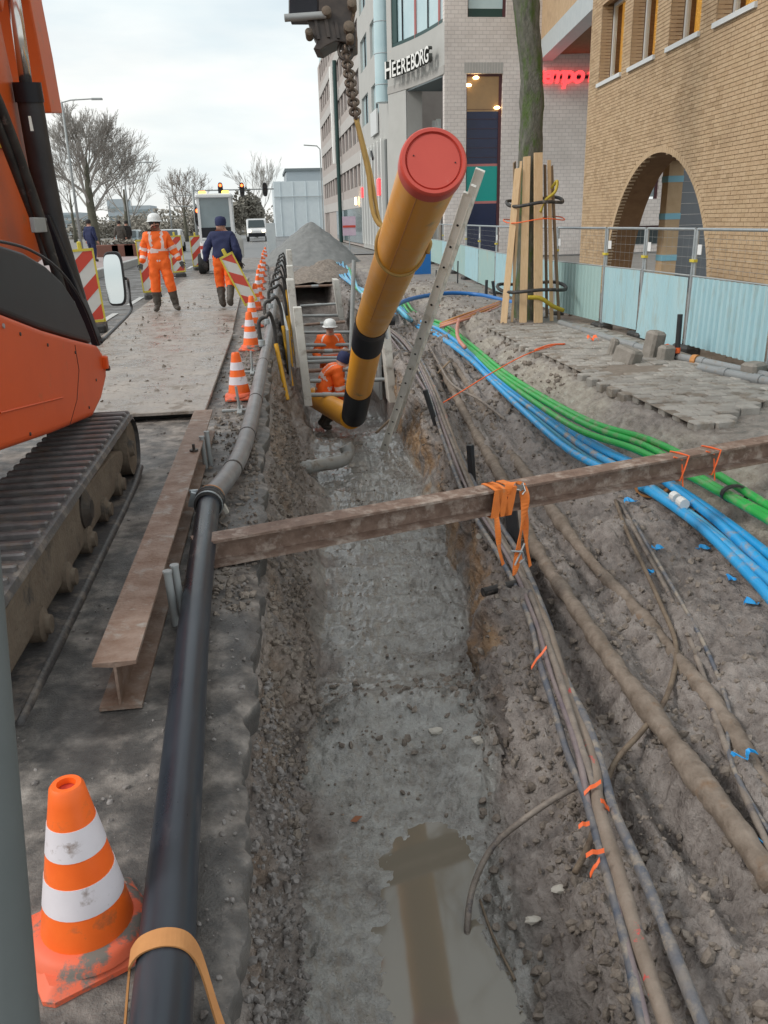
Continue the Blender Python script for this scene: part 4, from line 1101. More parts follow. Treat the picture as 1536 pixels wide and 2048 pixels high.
# column side and recess
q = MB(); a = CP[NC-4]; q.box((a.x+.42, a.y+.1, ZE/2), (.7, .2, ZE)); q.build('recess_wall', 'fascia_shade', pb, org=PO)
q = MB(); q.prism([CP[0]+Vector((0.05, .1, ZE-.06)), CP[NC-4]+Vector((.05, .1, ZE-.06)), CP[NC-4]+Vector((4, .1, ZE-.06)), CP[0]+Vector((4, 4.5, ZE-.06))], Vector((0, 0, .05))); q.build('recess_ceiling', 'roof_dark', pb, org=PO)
e0, e1 = CP[0]+Vector((1.6, 1.5, 0)), CP[NC-4]+Vector((2.2, .2, 0))
eu = (e1-e0).normalized(); en = Vector((-eu.y, eu.x, 0)); en = en if en.x > 0 else -en; el = (e1-e0).length
q = MB(); slab(q, e0, eu, en, -1.2, el+.2, 0, ZE, 0, .1); back = q.build('entrance_screen', 'roof_dark', pb, org=PO)
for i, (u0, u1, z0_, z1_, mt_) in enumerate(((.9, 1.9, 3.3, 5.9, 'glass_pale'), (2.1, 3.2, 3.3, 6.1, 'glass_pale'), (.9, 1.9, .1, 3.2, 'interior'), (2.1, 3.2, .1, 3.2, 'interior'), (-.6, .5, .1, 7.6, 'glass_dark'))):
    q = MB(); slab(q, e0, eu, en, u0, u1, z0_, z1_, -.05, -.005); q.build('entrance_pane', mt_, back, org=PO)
for u in (.25, 3.5, 4.15):
    q = MB(); p_ = e0+eu*u-en*.5
    q.tube([p_+Vector((0, 0, .1)), p_+Vector((0, 0, 6.2))], .12, 10); q.build('light_tube', 'letter_white', pb, org=PO, smooth=True, angle=60)  # vertical light tubes, their brightness painted as plain white
q = MB(); q.box(CP[1]+Vector((.6, .6, 4.1)), (.5, .3, 8.2)); q.build('dark_door_jamb', 'green_dark', pb, org=PO)
# letters
cu_ = bpy.data.curves.new('letters', 'FONT')
word = 'HEEREBORG'
lett = thing('building_sign', 'raised metal letters on the curved grey fascia over the entrance', 'sign', (CP[7].x, CP[7].y, 8.2))
kk = [11.9, 10.55, 9.4, 8.2, 7.0, 5.8, 4.6, 3.35, 2.1]
for i, chv in enumerate(word):
    t = kk[i]; k = int(t); fr_ = t-k
    p_ = CP[k]*(1-fr_)+CP[k+1]*fr_
    tg = (CP[k]-CP[k+1]).normalized()
    cd = bpy.data.curves.new('letter', 'FONT'); cd.body = chv; cd.size = .86 if i else 1.05; cd.extrude = .09; cd.align_x = 'CENTER'; cd.offset = .012
    oo = bpy.data.objects.new('letter', cd); COL.objects.link(oo)
    nrm = Vector((tg.y, -tg.x, 0))
    mm_ = Matrix(((tg.x, 0, nrm.x, 0), (tg.y, 0, nrm.y, 0), (0, 1, 0, 0), (0, 0, 0, 1)))
    dg = bpy.context.evaluated_depsgraph_get()
    me = bpy.data.meshes.new_from_object(oo.evaluated_get(dg))
    bpy.data.objects.remove(oo)
    me.materials.clear(); me.materials.append(MATS['letter_white']); me.materials.append(MATS['letter_side'])
    for pg in me.polygons:
        pg.material_index = 0 if pg.normal.z > .5 else 1
    lo = bpy.data.objects.new('letter', me); COL.objects.link(lo); lo.parent = lett
    lo.matrix_local = Matrix.Translation(p_+nrm*.40+Vector((0, 0, 7.98))-Vector(lett.location)) @ mm_
bpy.data.curves.remove(cu_)
# pale glass pilaster
pp = CP[NC]+Vector((-.1, .7, 0))
q = MB(); q.lathe([(0, 7.1), (.42, 7.15), (.42, 15.0), (0, 15.0)], (pp.x, pp.y, 0), n=16); pil2 = q.build('glass_pilaster', 'glass_pale', pb, org=PO, smooth=True, angle=40)
for k in range(5):
    q = MB(); q.lathe([(.43, 0), (.445, .02), (.43, .04)], (pp.x, pp.y, 7.9+k*1.35), n=16); q.build('pilaster_joint', 'frame_grey', pil2, org=PO)

# street facade, two sections going away along the road
def facade(x, ya, yb, H, holes, mat_wall, mat_glass, th=.3):
    q_ = MB(); holes_wall(q_, (x, ya, 0), Vector((0, 1, 0)), Vector((1, 0, 0)), yb-ya, H, holes, th)
    w_ = q_.build('street_wall', mat_wall, pb, org=PO)
    for h in holes:
        g_ = MB(); slab(g_, (x, ya, 0), Vector((0, 1, 0)), Vector((1, 0, 0)), h[0], h[1], h[2], h[3], .14, .2); wi_ = g_.build('street_window', mat_glass, pb, org=PO)
        if h[1]-h[0] > 1.2:
            g_ = MB(); slab(g_, (x, ya, 0), Vector((0, 1, 0)), Vector((1, 0, 0)), (h[0]+h[1])/2, (h[0]+h[1])/2+.2, h[2], h[3], .08, .13); g_.build('window_frame', 'exc_dark', wi_, org=PO)
XF = c2.x+.15
h2 = []
for (z0_, z1_) in ((7.15, 8.75), (10.15, 11.85), (13.2, 14.9)):
    for (a, b2) in ((3.6, 6.6), (8.2, 11.4)):
        h2.append((a, b2, z0_, z1_))
facade(XF, 44.9, 57.5, 15.2, [h for h in h2 if h[3] < 16], 'fascia', 'glass_pale')
for k in range(8):
    q = MB(); q.box((XF-.12, 46.5+k*1.35, 3.0), (.22, .22, 5.4)); q.build('white_fin', 'letter_white', pb, org=PO)
q = MB(); q.box((XF-.02, 51, 3.0), (.03, 10.5, 5.2)); q.build('shop_glass', 'glass_dark', pb, org=PO)
q = MB(); q.box((XF-.10, 49.8, 6.75), (.1, 2.6, 1.2)); q.build('wall_emblem', 'frame_pale', pb, org=PO)
q = MB(); q.box((XF-.3, 49.6, 5.1), (.1, .8, .18), Matrix.Rotation(.5, 3, 'X')); q.build('wall_lamp', 'black_plastic', pb, org=PO)
h3 = []
for fl in range(5):
    z0_ = 3.9+fl*2.75
    for k in range(13):
        h3.append((1.0+k*2.7, 2.9+k*2.7, z0_, z0_+1.45))
h3 += [(30.5+k*1.9, 31.7+k*1.9, .3, 2.9) for k in range(3)]
facade(XF+.1, 57.6, 95.5, 16.6, h3, 'brick_far', 'band_dark')
for fl in range(5):
    q = MB(); q.box((XF+.06, 76, 2.9+fl*2.75), (.05, 36.5, .75)); q.build('pale_band', 'band_light', pb, org=PO)
q = MB(); q.box((XF+.05, 68.5, 1.35), (.06, 20, 2.3)); q.build('shop_glass', 'glass_sky', pb, org=PO)
q = MB(); q.box((XF+2.3, 93, 18.6), (4, 5, 4)); q.build('roof_glass', 'glass_teal', pb, org=PO)
q = MB(); q.box((XF+3.0, 57, 19.2), (4, 16, 5.5)); q.build('roof_glass', 'glass_teal', pb, org=PO)
q = MB(); q.box((XF+2.0, 66, 17.7), (3.4, 3.5, 2.1)); q.build('roof_canopy', 'slate', pb, org=PO)
q = MB(); q.box((XF+6, 70.5, 7.5), (11, 45, 14.8)); q.build('building_core', 'brick_far', pb, org=PO)
yd = XF*FPX/(676-525.4)
q = MB(); q.tube([(XF-.2, yd, .0), (XF-.2, yd, 13.5)], .16, 8); dp = q.build('green_downpipe', 'green_dark', pb, org=PO)
q = MB(); q.tube([(XF-.25, yd+2.2, 6.2), (XF-.25, yd+2.2, 13.4)], .22, 8); q.build('white_banner_tube', 'letter_white', pb, org=PO)
for (px, py, yv, r_, mt_) in ((759, 374, 48, .35, 'neon_red'), (728, 385, 56, .25, 'neon_red'), (716, 402, 60, .2, 'warm_lamp')):
    p_ = Py(px, py, yv); q = MB(); q.box((XF-.18, p_.y, p_.z), (.1, r_*2, r_*2.4)); q.build('lit_shop_sign', mt_, pb, org=PO)
# red neon word on the front face
def letters(name, label, word, p0, size, ext, mats, step, rotm, org):
    t_ = thing(name, label, 'sign', org)
    for i, chv in enumerate(word):
        if chv == ' ':
            continue
        cd = bpy.data.curves.new('letter', 'FONT'); cd.body = chv; cd.size = size; cd.extrude = ext; cd.shear = .18; cd.offset = .02; cd.align_x = 'CENTER'
        oo = bpy.data.objects.new('letter', cd); COL.objects.link(oo)
        dg = bpy.context.evaluated_depsgraph_get(); me = bpy.data.meshes.new_from_object(oo.evaluated_get(dg)); bpy.data.objects.remove(oo)
        me.materials.clear(); me.materials.append(MATS[mats])
        lo = bpy.data.objects.new('letter', me); COL.objects.link(lo); lo.parent = t_
        lo.matrix_local = Matrix.Translation(Vector(p0)+Vector((step[i], 0, 0))-Vector(org)) @ rotm
    return t_
tp = Py(1086, 165, FY)
tpx = [Py(v, 165, FY-.1).x-tp.x for v in (1076, 1093, 1119, 1141, 1155, 1169, 1182)]
ls = letters('neon_sign', 'red glowing letters on the pale brick wall right of the tree trunk', 'tempo te', (tp.x, FY-.12, tp.z-.02), .95, .06, 'neon_red', [tpx[0], tpx[1]-.0, tpx[2]-.12, tpx[3]-.12, tpx[4], 0, tpx[5]+.25, tpx[6]+.3], Matrix.Rotation(R(90), 4, 'X'), (tp.x, FY, tp.z))
q = MB(); q.box((tp.x+1.2, FY-.03, tp.z+.2), (3.4, .05, .12)); q.build('sign_rail', 'exc_dark', ls, org=(tp.x, FY, tp.z))

# ------------------------------------------------------------------ wrapped building and far blocks
def simple_block(name, label, px0, px1, pyt, Y, depth, mat, cat='building', roof=None):
    a, b2 = Py(px0, 440, Y), Py(px1, 440, Y); zt_ = Py((px0+px1)/2, pyt, Y).z
    t_ = thing(name, label, cat, ((a.x+b2.x)/2, Y, 0))
    q_ = MB(); q_.box(((a.x+b2.x)/2, Y+depth/2, zt_/2), (b2.x-a.x, depth, zt_)); q_.build('wall', mat, t_, org=t_.location)
    if roof:
        q_ = MB(); q_.box(((a.x+b2.x)/2, Y+depth/2, zt_+.2), (b2.x-a.x+.4, depth+.4, .4)); q_.build('roof', roof, t_, org=t_.location)
    return t_
tb = simple_block('wrapped_building', 'building wrapped in pale blue sheeting at the end of the street', 551, 652, 362, 112, 18, 'tarp')
q = MB()
a, b2 = Py(551, 440, 112), Py(652, 440, 112); zt_ = Py(600, 362, 112).z
for k in range(4):
    q.tube([(a.x+(b2.x-a.x)*(k+.5)/4, 111.97, 0), (a.x+(b2.x-a.x)*(k+.5)/4, 111.97, zt_)], .05, 5)
q.build('scaffold_seam', 'tarp', tb, org=tb.location)
q = MB(); q.box(((a.x+b2.x)/2, 111.85, zt_*.72), (b2.x-a.x, .08, .1)); q.build('sheet_seam', 'frame_grey', tb, org=tb.location)
simple_block('dark_roofed_building', 'dark flat roofed building showing above the wrapped one', 578, 650, 342, 135, 15, 'far_block', roof='roof_dark')
for (n_, l_, p0_, p1_, pt_, Y_) in (('far_office', 'blue grey office block far behind the small bare tree', 250, 303, 411, 190), ('far_hall', 'low grey building far left behind the big bare tree', 122, 160, 425, 210), ('far_flats', 'pale distant flats left of the traffic lights', 218, 252, 398, 240)):
    t_ = simple_block(n_, l_, p0_, p1_, pt_, Y_, 12, 'far_block')
    ax, bx, zt_ = Py(p0_, 440, Y_).x, Py(p1_, 440, Y_).x, Py(p0_, pt_, Y_).z
    for r_ in range(3):
        q = MB(); q.box(((ax+bx)/2, Y_-.05, 1.8+r_*zt_/4), ((bx-ax)*.86, .12, zt_/10)); q.build('window_row', 'glass_sky', t_, org=t_.location)

# ================================================================== FENCE
fence_pts = [(5.35, 5.3), (5.42, 8.45), (5.42, 10.35), (5.40, 11.75), (5.30, 12.95), (5.18, 14.9), (5.22, 17.2), (5.35, 19.6), (5.6, 22.2), (5.9, 25.0), (6.2, 28.0), (6.5, 31.2), (6.7, 34.6), (6.9, 38.4), (7.0, 42.6)]
FLAB = ['at the right edge of the picture', 'with bold blue corrugations beside the black post', 'with a pale sheet in front of the slate wall', 'with a smooth pale blue sheet in front of the arch', 'with a faded green sheet right of the staked tree',
        'directly behind the staked tree', 'just left of the staked tree', 'second one left of the staked tree', 'behind the leaning ladder', 'with a blue patch between ladder and yellow pipe', 'right beside the yellow pipe', 'half hidden by the yellow pipe', 'left of the hanging sling', 'behind the pink notice', 'farthest along the office facade']
FH = 1.52
for i in range(len(fence_pts)-1):
    (x0, y0), (x1, y1) = fence_pts[i], fence_pts[i+1]
    a = Vector((x0, y0, -.03)); b = Vector((x1, y1, -.03))
    u = (b-a); Lp = u.length; u.normalize(); n = Vector((-u.y, u.x, 0))
    if n.x > 0: n = -n                        # towards the road
    a = a+u*.03; b = b-u*.03; Lp -= .06
    jog = rnd.uniform(-.02, .02)
    t_ = thing('fence_panel', 'construction fence panel '+FLAB[i], 'fence', a, 'fence panels along the pavement')
    Z = lambda z: Vector((0, 0, z))
    q = MB()
    r_ = .021
    q.tube([a, a+Z(FH)], r_, 8); q.tube([b, b+Z(FH)], r_, 8)
    q.tube([a+Z(FH), b+Z(FH)], r_*.9, 8); q.tube([a+Z(.13), b+Z(.13)], r_*.8, 8)
    q.build('frame', 'galv', t_, org=a, smooth=True, angle=50)
    if y0 < 30:
        q = MB()
        nv = max(4, int(Lp/.14))
        for k in range(1, nv):
            p = a+u*(Lp*k/nv); q.tube([p+Z(.95), p+Z(FH)], .0014, 3, caps=False)
        for k in range(1, 5):
            q.tube([a+Z(.95+k*.115), b+Z(.95+k*.115)], .0014, 3, caps=False)
        q.build('wire_mesh', 'galv_dull', t_, org=a)
    # corrugated sheet, a real folded surface with thickness
    smooth_sheet = i in (2, 3)
    amp = .004 if smooth_sheet else (.030 if i in (1, 0) else .014)
    per = .075 if smooth_sheet else .125
    pts = []
    ln = Lp-.06; s_ = 0.0
    while s_ < ln:
        for (ds, h) in ((0, 0), (.25, 0), (.4, 1), (.75, 1), (.9, 0)):
            if s_+ds*per < ln:
                pts.append((s_+ds*per, h*amp))
        s_ += per
    zb_, zt_ = (.10, .945) if i != 2 else (.02, .93)
    tilt = (.0, .02, .06, .0)[i] if i < 4 else rnd.uniform(-.01, .01)
    vs, fs = [], []
    for (s_, h) in pts:
        for zz_ in (zb_, zt_):
            lean = (tilt*(s_/ln) if zz_ == zb_ else 0)
            vs.append(a+u*(.03+s_)+n*(.028+h+lean)+Z(zz_))
            vs.append(a+u*(.03+s_)+n*(.026+h+lean)+Z(zz_))
    for k in range(len(pts)-1):
        A_ = k*4; B_ = A_+4
        fs += [(A_, B_, B_+2, A_+2), (A_+1, A_+3, B_+3, B_+1), (A_+2, B_+2, B_+3, A_+3), (A_, A_+1, B_+1, B_)]
    q = MB(); q.add(vs, fs)
    q.build('corrugated_sheet', 'sheet_green' if i in (4, 7, 9, 11) else 'sheet_blue', t_, org=a)
    q = MB(); q.tube([a+Z(.955)+n*.02, b+Z(.955)+n*.02], .012, 6); q.build('sheet_rail', 'galv_dull', t_, org=a)
    if i < 9:
        q = MB(); p = b-u*.14+n*.03+Z(1.28)
        q.prism([p-u*.05-Z(.06), p+u*.05-Z(.06), p+u*.05+Z(.06), p-u*.05+Z(.06)], n*.004); q.build('white_tag', 'white_tag', t_, org=a)
    q = MB(); q.box(b+u*.03+Z(1.14)+n*.01, (.05, .12, .035)); q.build('clamp', 'yellow_frame', t_, org=a)
    q = MB(); q.cbox(b+u*.03+Z(.02), (.24, .40, .12), .03); q.build('fence_foot', 'black_rubber', t_, org=a)
# blue sheet and pink notice by the far fence
q = MB(); p = Py(842, 497, 27.5); q.box((p.x, 27.45, .45), (.62, .03, .9)); tag(q.build('blue_board', 'hose_blue'), 'bright blue board leaning on the fence right of the yellow pipe', 'board')
p = Py(698, 452, 41); t_ = thing('notice_board', 'small pink and white notice on a post near the grey sand heap', 'sign', (p.x, 41, 0))
q = MB(); q.tube([(p.x, 41, -.05), (p.x, 41, p.z+.4)], .03, 6); q.build('post', 'galv', t_, org=t_.location)
M('pink_board', (0.55, 0.38, 0.50), (0.62, 0.50, 0.58), rough=.5, scale=3)
q = MB(); q.box((p.x, 40.95, p.z), (.62, .03, .85)); q.build('board', 'pink_board', t_, org=t_.location)
q = MB(); q.box((p.x, 40.925, p.z-.02), (.6, .012, .10)); q.build('red_stripe', 'red_sign', t_, org=t_.location)

# ------------------------------------------------------------------ pavement of concrete setts
PVX0, PVX1, PVY0, PVY1 = 3.44, 5.05, 6.35, 13.4
pav = MB(); pav.add([(3.5, PVY0+.1, -.004), (5.25, PVY0+1.2, -.004), (5.25, PVY1, -.004), (3.5, PVY1, -.004)], [(0, 1, 2, 3)])
pav = struct(pav.build('pavement', 'joint_sand'))
pl_ = []
rowi = 0; y = PVY0
while y < PVY1:
    x = PVX0-.02+(rowi % 2)*.095
    while x < PVX1:
        ed = 3.43+.05*math.sin(y*2.1)+.03*math.sin(y*7)
        lo_y = 6.25+max(0, (x-3.4))*.78
        if x > ed and y > lo_y and not ((x-4.05)**2/.5+(y-9.1)**2/.35 < .25):
            pl_.append((x, y))
        x += .192
    y += .142; rowi += 1
pl_.sort(key=lambda t: t[0]**2+t[1]**2)
q = MB(); q.cbox((0, 0, 0), (.184, .134, .09), .010)
protos = q.build('paving_stone', 'paver', pav)
restm = MB()
pr = random.Random(8)
for k, (x, y) in enumerate(pl_):
    zz_ = -.033+pr.gauss(0, .004)-.006*(pr.random() < .3)
    rot = Matrix.Rotation(pr.gauss(0, .035), 3, 'Z') @ Matrix.Rotation(pr.gauss(0, .014), 3, 'X') @ Matrix.Rotation(pr.gauss(0, .014), 3, 'Y')
    if k < 298:
        o = protos if k == 0 else protos.copy()
        if k: COL.objects.link(o)
        o.location = (x+.09, y, zz_); o.rotation_euler = rot.to_euler()
    else:
        restm.cbox((x+.09, y, zz_), (.184, .134, .09), .010, rot)
if restm.v:
    restm.build('far_paving_stones', 'paver', pav, kind='stuff')
# loose paving blocks
for k, (px, py, sx, sy, sz, rx, rz, mt_, lab) in enumerate((
    (1250, 716, .22, .30, .20, .25, .5, 'concrete_block', 'rough concrete block lying tilted on the setts'),
    (1302, 705, .20, .20, .34, .12, .3, 'concrete_block', 'upright pointed concrete block next to the tilted one'),
    (1330, 712, .20, .14, .20, .05, .2, 'concrete_block', 'small square concrete block against the black post'),
    (1222, 700, .14, .10, .22, .2, .9, 'concrete_block', 'narrow stone on edge left of the tilted block'),
    (1506, 742, .24, .20, .16, .0, .4, 'concrete_block', 'lone concrete block beside the grey pipe near the right edge'),
    (1046, 628, .22, .16, .16, .0, .1, 'concrete_block', 'concrete block at the foot of the staked tree'))):
    p = Pz(px, py+8, 0)
    q = MB(); q.cbox((0, 0, sz/2), (sx, sy, sz), .03)
    o = q.build('concrete_block', mt_, org=(0, 0, 0)); o.location = (p.x, p.y, -.02); o.rotation_euler = (rx, rx*.6, rz)
    tag(o, lab, 'block', 'loose concrete blocks')
# grey pipes along the fence foot
for k, (pts, r_, lab) in enumerate((
    ([(1120, 645), (1230, 680), (1330, 708), (1430, 728), (1560, 757)], .045, 'grey plastic pipe lying along the foot of the fence'),
    ([(1400, 735), (1480, 752), (1580, 772)], .050, 'second grey pipe behind the lone concrete block'))):
    path = smooth_path([Pz(px, py, .03) for px, py in pts], 8)
    q = MB(); q.tube(path, r_, 12)
    t_ = thing('drain_pipe', lab, 'pipe', path[0]); q.build('pipe', 'pvc_grey', t_, org=path[0], smooth=True, angle=50)
    q = MB()
    for kk_ in (len(path)//3, 2*len(path)//3):
        d = (path[kk_+1]-path[kk_]).normalized(); q.tube([path[kk_]-d*.05, path[kk_]+d*.05], r_*1.18, 12)
    q.build('coupling', 'pvc_grey', t_, org=path[0], smooth=True, angle=50)
    if k == 0:
        kk_ = int(len(path)*.66); d = (path[kk_+1]-path[kk_]).normalized(); q = MB(); q.tube([path[kk_]-d*.03+Vector((-.01, 0, 0)), path[kk_]+d*.03], r_*1.5, 10); q.build('pipe_band', 'strap_tan', t_, org=path[0])
# black plastic post with orange tape
p0_, p1_ = Pz(1353, 722, -.02), None
dv = Vector((-.015, .0, 1)).normalized()
t_ = thing('marker_post', 'thick black plastic post wrapped with orange tape on the pavement', 'post', p0_)
q = MB(); q.tube([p0_, p0_+dv*.56], .032, 12); q.build('post', 'black_plastic', t_, org=p0_, smooth=True, angle=50)
q = MB(); q.tube([p0_+dv*.10, p0_+dv*.165], .036, 12); q.ribbon([p0_+dv*.14, p0_+dv*.16+Vector((-.12, .03, .03)), p0_+dv*.13+Vector((-.22, .05, .02))], Vector((0, 0, .045)), .004); q.build('tape', 'tape_orange', t_, org=p0_)
for k, (px, py, pt, lab) in enumerate(((915, 575, 522, 'thin black stake standing behind the ladder'), (972, 592, 560, 'short black stake left of the staked tree, upright'), (990, 595, 562, 'short black stake left of the staked tree, leaning'), (872, 560, 540, 'low black stake near the yellow pipe'))):
    p = Pz(px, py, 0); h_ = Py(px, pt, p.y).z
    q = MB(); q.tube([p, p+Vector((-.06 if k == 2 else .01, 0, h_))], .035 if k in (1, 2) else .018, 8)
    tag(q.build('ground_stake', 'black_plastic', org=p), lab, 'stake')

# ================================================================== STAKED TREE
TB = Pz(1058, 640, 0); TB.z = 0
tr = thing('street_tree', 'mossy street tree whose trunk is wrapped in wooden boards', 'tree', TB)
tdep = (np.array(TB)-CAMP)@FW
rows, nseg = 60, 28
vs, fs = [], []
top = Py(1052, -60, TB.y); cpath = smooth_path([TB, Py(1060, 330, TB.y), Py(1064, 170, TB.y), Py(1055, 40, TB.y), top, top+Vector((.1, 0, 1.6))], 12)
K = len(cpath)
for i, c in enumerate(cpath):
    r_ = .185+.05*math.exp(-i/5)+.03*max(0, (i-30)/30)
    for j in range(nseg):
        t = 2*math.pi*j/nseg
        rr = r_*(1+.26*float(fbm(np.array([math.cos(t)*1.3]), np.array([math.sin(t)*1.3]), np.array([c.z*1.4]), 2.1, 5, .6, 91)[0]))
        vs.append(c+Vector((math.cos(t)*rr, math.sin(t)*rr, 0)))
for i in range(K-1):
    for j in range(nseg):
        j2 = (j+1) % nseg
        fs.append((i*nseg+j, i*nseg+j2, (i+1)*nseg+j2, (i+1)*nseg+j))
q = MB(); q.add(vs, fs); q.build('trunk', 'bark', tr, org=TB, smooth=True)
def branch_mesh(mb, p, d, L, r, depth, rg, up=.12, spread=.55, minr=.004, nside=4, kids=(2, 3), seglen=4):
    pts, rs = [p], [r]
    cur = p.copy(); dd = d.normalized()
    for k in range(seglen):
        dd = (dd+Vector((rg.gauss(0, .12), rg.gauss(0, .12), rg.gauss(0, .08)+up*.35))).normalized()
        cur = cur+dd*(L/seglen); pts.append(cur.copy()); rs.append(max(minr, r*(1-.5*(k+1)/seglen)))
    mb.tube(pts, rs, nside if r > .02 else 3, caps=False)
    if depth == 0:
        return
    n = rg.randint(*kids)
    for k in range(n):
        f = rg.uniform(.35, 1.0); i = min(int(f*seglen), seglen-1); q_ = pts[i].lerp(pts[i+1], f*seglen-i)
        ax = Vector((rg.gauss(0, 1), rg.gauss(0, 1), rg.gauss(0, .6))); ax = (ax-dd*ax.dot(dd)).normalized()
        nd = (dd*(1-spread*.5)+ax*spread*rg.uniform(.7, 1.3)+Vector((0, 0, up))).normalized()
        branch_mesh(mb, q_, nd, L*rg.uniform(.55, .8), max(minr, r*rg.uniform(.4, .6)), depth-1, rg, up, spread, minr, nside, kids, seglen)
    branch_mesh(mb, pts[-1], dd, L*.7, rs[-1], depth-1, rg, up, spread, minr, nside, kids, seglen)
q = MB(); rg = random.Random(4); tp_ = cpath[-1]
for k in range(6):
    t = k*1.05+.4
    branch_mesh(q, tp_-Vector((0, 0, rg.uniform(.0, .8))), Vector((math.cos(t), math.sin(t), .75)), 2.1, .075, 4, rg, minr=.006)
q.build('crown', 'twig', tr, org=TB)
# protective boards, their straps, and the yellow drain tube
bx = random.Random(3)
boards = [(1007, 1036, 335, 1022, .11, 0, 'wood_new'), (1024, 1042, 322, 1042, .04, 1, 'wood_new'), (1046, 1054, 312, 1050, .125, 1, 'wood_new'), (1077, 1077, 305, 1078, .15, 0, 'wood_new'), (1104, 1099, 320, 1098, .06, 2, 'wood_new'), (1119, 1104, 330, 1103, .05, 3, 'wood_old'), (1030, 1030, 322, 1034, .05, 4, 'wood_old'), (1095, 1091, 330, 1090, .05, 4, 'wood_old')]
ydep = [-.42, -.36, -.40, -.46, -.30, -.12, .25, .22]
for k, (xb, xt, yt, _, wd, ly, mt_) in enumerate(boards):
    yb_ = TB.y+ydep[k]
    p0_ = Py(xb, 640-ydep[k]*22-6, yb_); p0_.z = .0
    p1_ = Py(xt, yt, TB.y+ydep[k]*.62); 
    ax = (p1_-p0_).normalized(); side = Vector((1, 0.15*(k-3), 0)).normalized(); side = (side-ax*side.dot(ax)).normalized(); nn = ax.cross(side)
    q = MB(); s2 = side*wd/2
    q.prism([p0_-s2, p0_+s2, p1_+s2*.94, p1_-s2*.94+ax*bx.uniform(-.03, .02)], nn*.028)
    tag(q.build('trunk_board', mt_, org=p0_, bevel=.003), ['pale board leaning out widest on the left of the tree', 'pale narrow board second from left on the tree', 'pale board with a notched top on the tree', 'widest pale board in the middle front of the tree', 'pale board right of the widest one on the tree', 'weathered narrow board outermost right on the tree', 'weathered board at the left rear of the trunk', 'weathered board at the right rear of the trunk'][k], 'board', 'boards round the tree trunk')
def loop_round(z, r0, w_, mt_, name, lab, zt=0.0, ph=0.0, rad=.012, n=26, squash=1.0):
    pts = []
    for k in range(n):
        t = 2*math.pi*k/n
        pts.append(TB+Vector((math.cos(t)*r0, math.sin(t)*r0*squash-.08, z+zt*math.sin(t+ph)+.025*math.sin(3*t))))
    q_ = MB(); q_.tube(pts, rad, 6, closed=True)
    return tag(q_.build(name, mt_, org=TB, smooth=True), lab, 'strap')
loop_round(1.92, .46, .05, 'black_rubber', 'rubber_strap', 'upper black rubber strap round the tree boards', .05, .6, .028)
loop_round(.56, .58, .05, 'black_rubber', 'rubber_strap', 'lower black rubber strap round the tree boards', .03, .2, .030)
loop_round(1.64, .50, .02, 'tape_orange', 'orange_string', 'orange string tied round the tree boards', .02, .9, .010)
q = MB(); q.tube(smooth_path([TB+Vector(v) for v in ((-.16, -.40, .42), (.05, -.44, .40), (.28, -.42, .26), (.48, -.36, .18))], 8), .036, 10); tag(q.build('drain_tube', 'yellow_hose', org=TB, smooth=True), 'yellow ribbed tube curling round the tree foot', 'tube')
q = MB(); q.tube(smooth_path([TB+Vector(v) for v in ((.02, -.34, 1.75), (.10, -.30, 1.92), (.27, -.30, 2.06), (.31, -.26, 2.22), (.24, -.2, 2.12))], 8), .024, 10); tag(q.build('drain_tube', 'yellow_hose', org=TB, smooth=True), 'yellow tube knotted high between the tree boards', 'tube')

# ================================================================== BACKGROUND LEFT
# raised stop platform with kerb wall
pf = MB(); pf.box((-9.6, 45, .12), (7.0, 44, .26)); struct(pf.build('tram_platform', 'platform'))
kb = MB()
for k in range(20):
    kb.cbox((-6.0, 24.2+k*2.2, .135), (.25, 2.17, .29), .02)
kb = struct(kb.build('platform_kerb', 'kerb'))
# bare trees
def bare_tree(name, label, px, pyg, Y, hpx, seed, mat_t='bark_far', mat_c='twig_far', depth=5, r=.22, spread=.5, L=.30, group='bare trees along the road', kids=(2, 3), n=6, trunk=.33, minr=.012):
    base = Py(px, pyg, Y); base.z = 0; H_ = Py(px, hpx, Y).z
    t_ = thing(name, label, 'tree', base, group)
    rg_ = random.Random(seed)
    q_ = MB(); th = H_*trunk
    q_.tube([base, base+Vector((.05, 0, th*.5)), base+Vector((0, 0, th)), base+Vector((.05, .05, H_*.62))], [r*1.25, r, r*.85, r*.4], 8); q_.build('trunk', mat_t, t_, org=base, smooth=True)
    q_ = MB()
    for k in range(n):
        a_ = k*2.4+rg_.uniform(-.3, .3); zz_ = th*.75+(H_*.62-th*.75)*(k/n)
        branch_mesh(q_, base+Vector((0, 0, zz_)), Vector((math.cos(a_), math.sin(a_), rg_.uniform(.75, 1.25)+1.0*k/n)), H_*L*(1.12-.45*k/n), r*.36, depth, rg_, up=.10, spread=spread, minr=minr, kids=kids, seglen=3)
    q_.build('crown', mat_c, t_, org=base)
    return t_
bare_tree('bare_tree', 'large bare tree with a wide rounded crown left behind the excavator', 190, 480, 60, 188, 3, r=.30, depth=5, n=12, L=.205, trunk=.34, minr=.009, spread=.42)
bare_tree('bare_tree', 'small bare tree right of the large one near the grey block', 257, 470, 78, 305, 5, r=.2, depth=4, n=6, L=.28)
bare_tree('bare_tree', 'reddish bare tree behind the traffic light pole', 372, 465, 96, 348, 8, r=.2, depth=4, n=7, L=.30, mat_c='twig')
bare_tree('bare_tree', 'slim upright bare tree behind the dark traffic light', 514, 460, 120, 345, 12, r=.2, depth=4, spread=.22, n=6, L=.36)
bare_tree('bare_tree', 'bare tree hidden partly by the small one at far left', 150, 470, 110, 330, 22, r=.2, depth=4, n=6, L=.3)
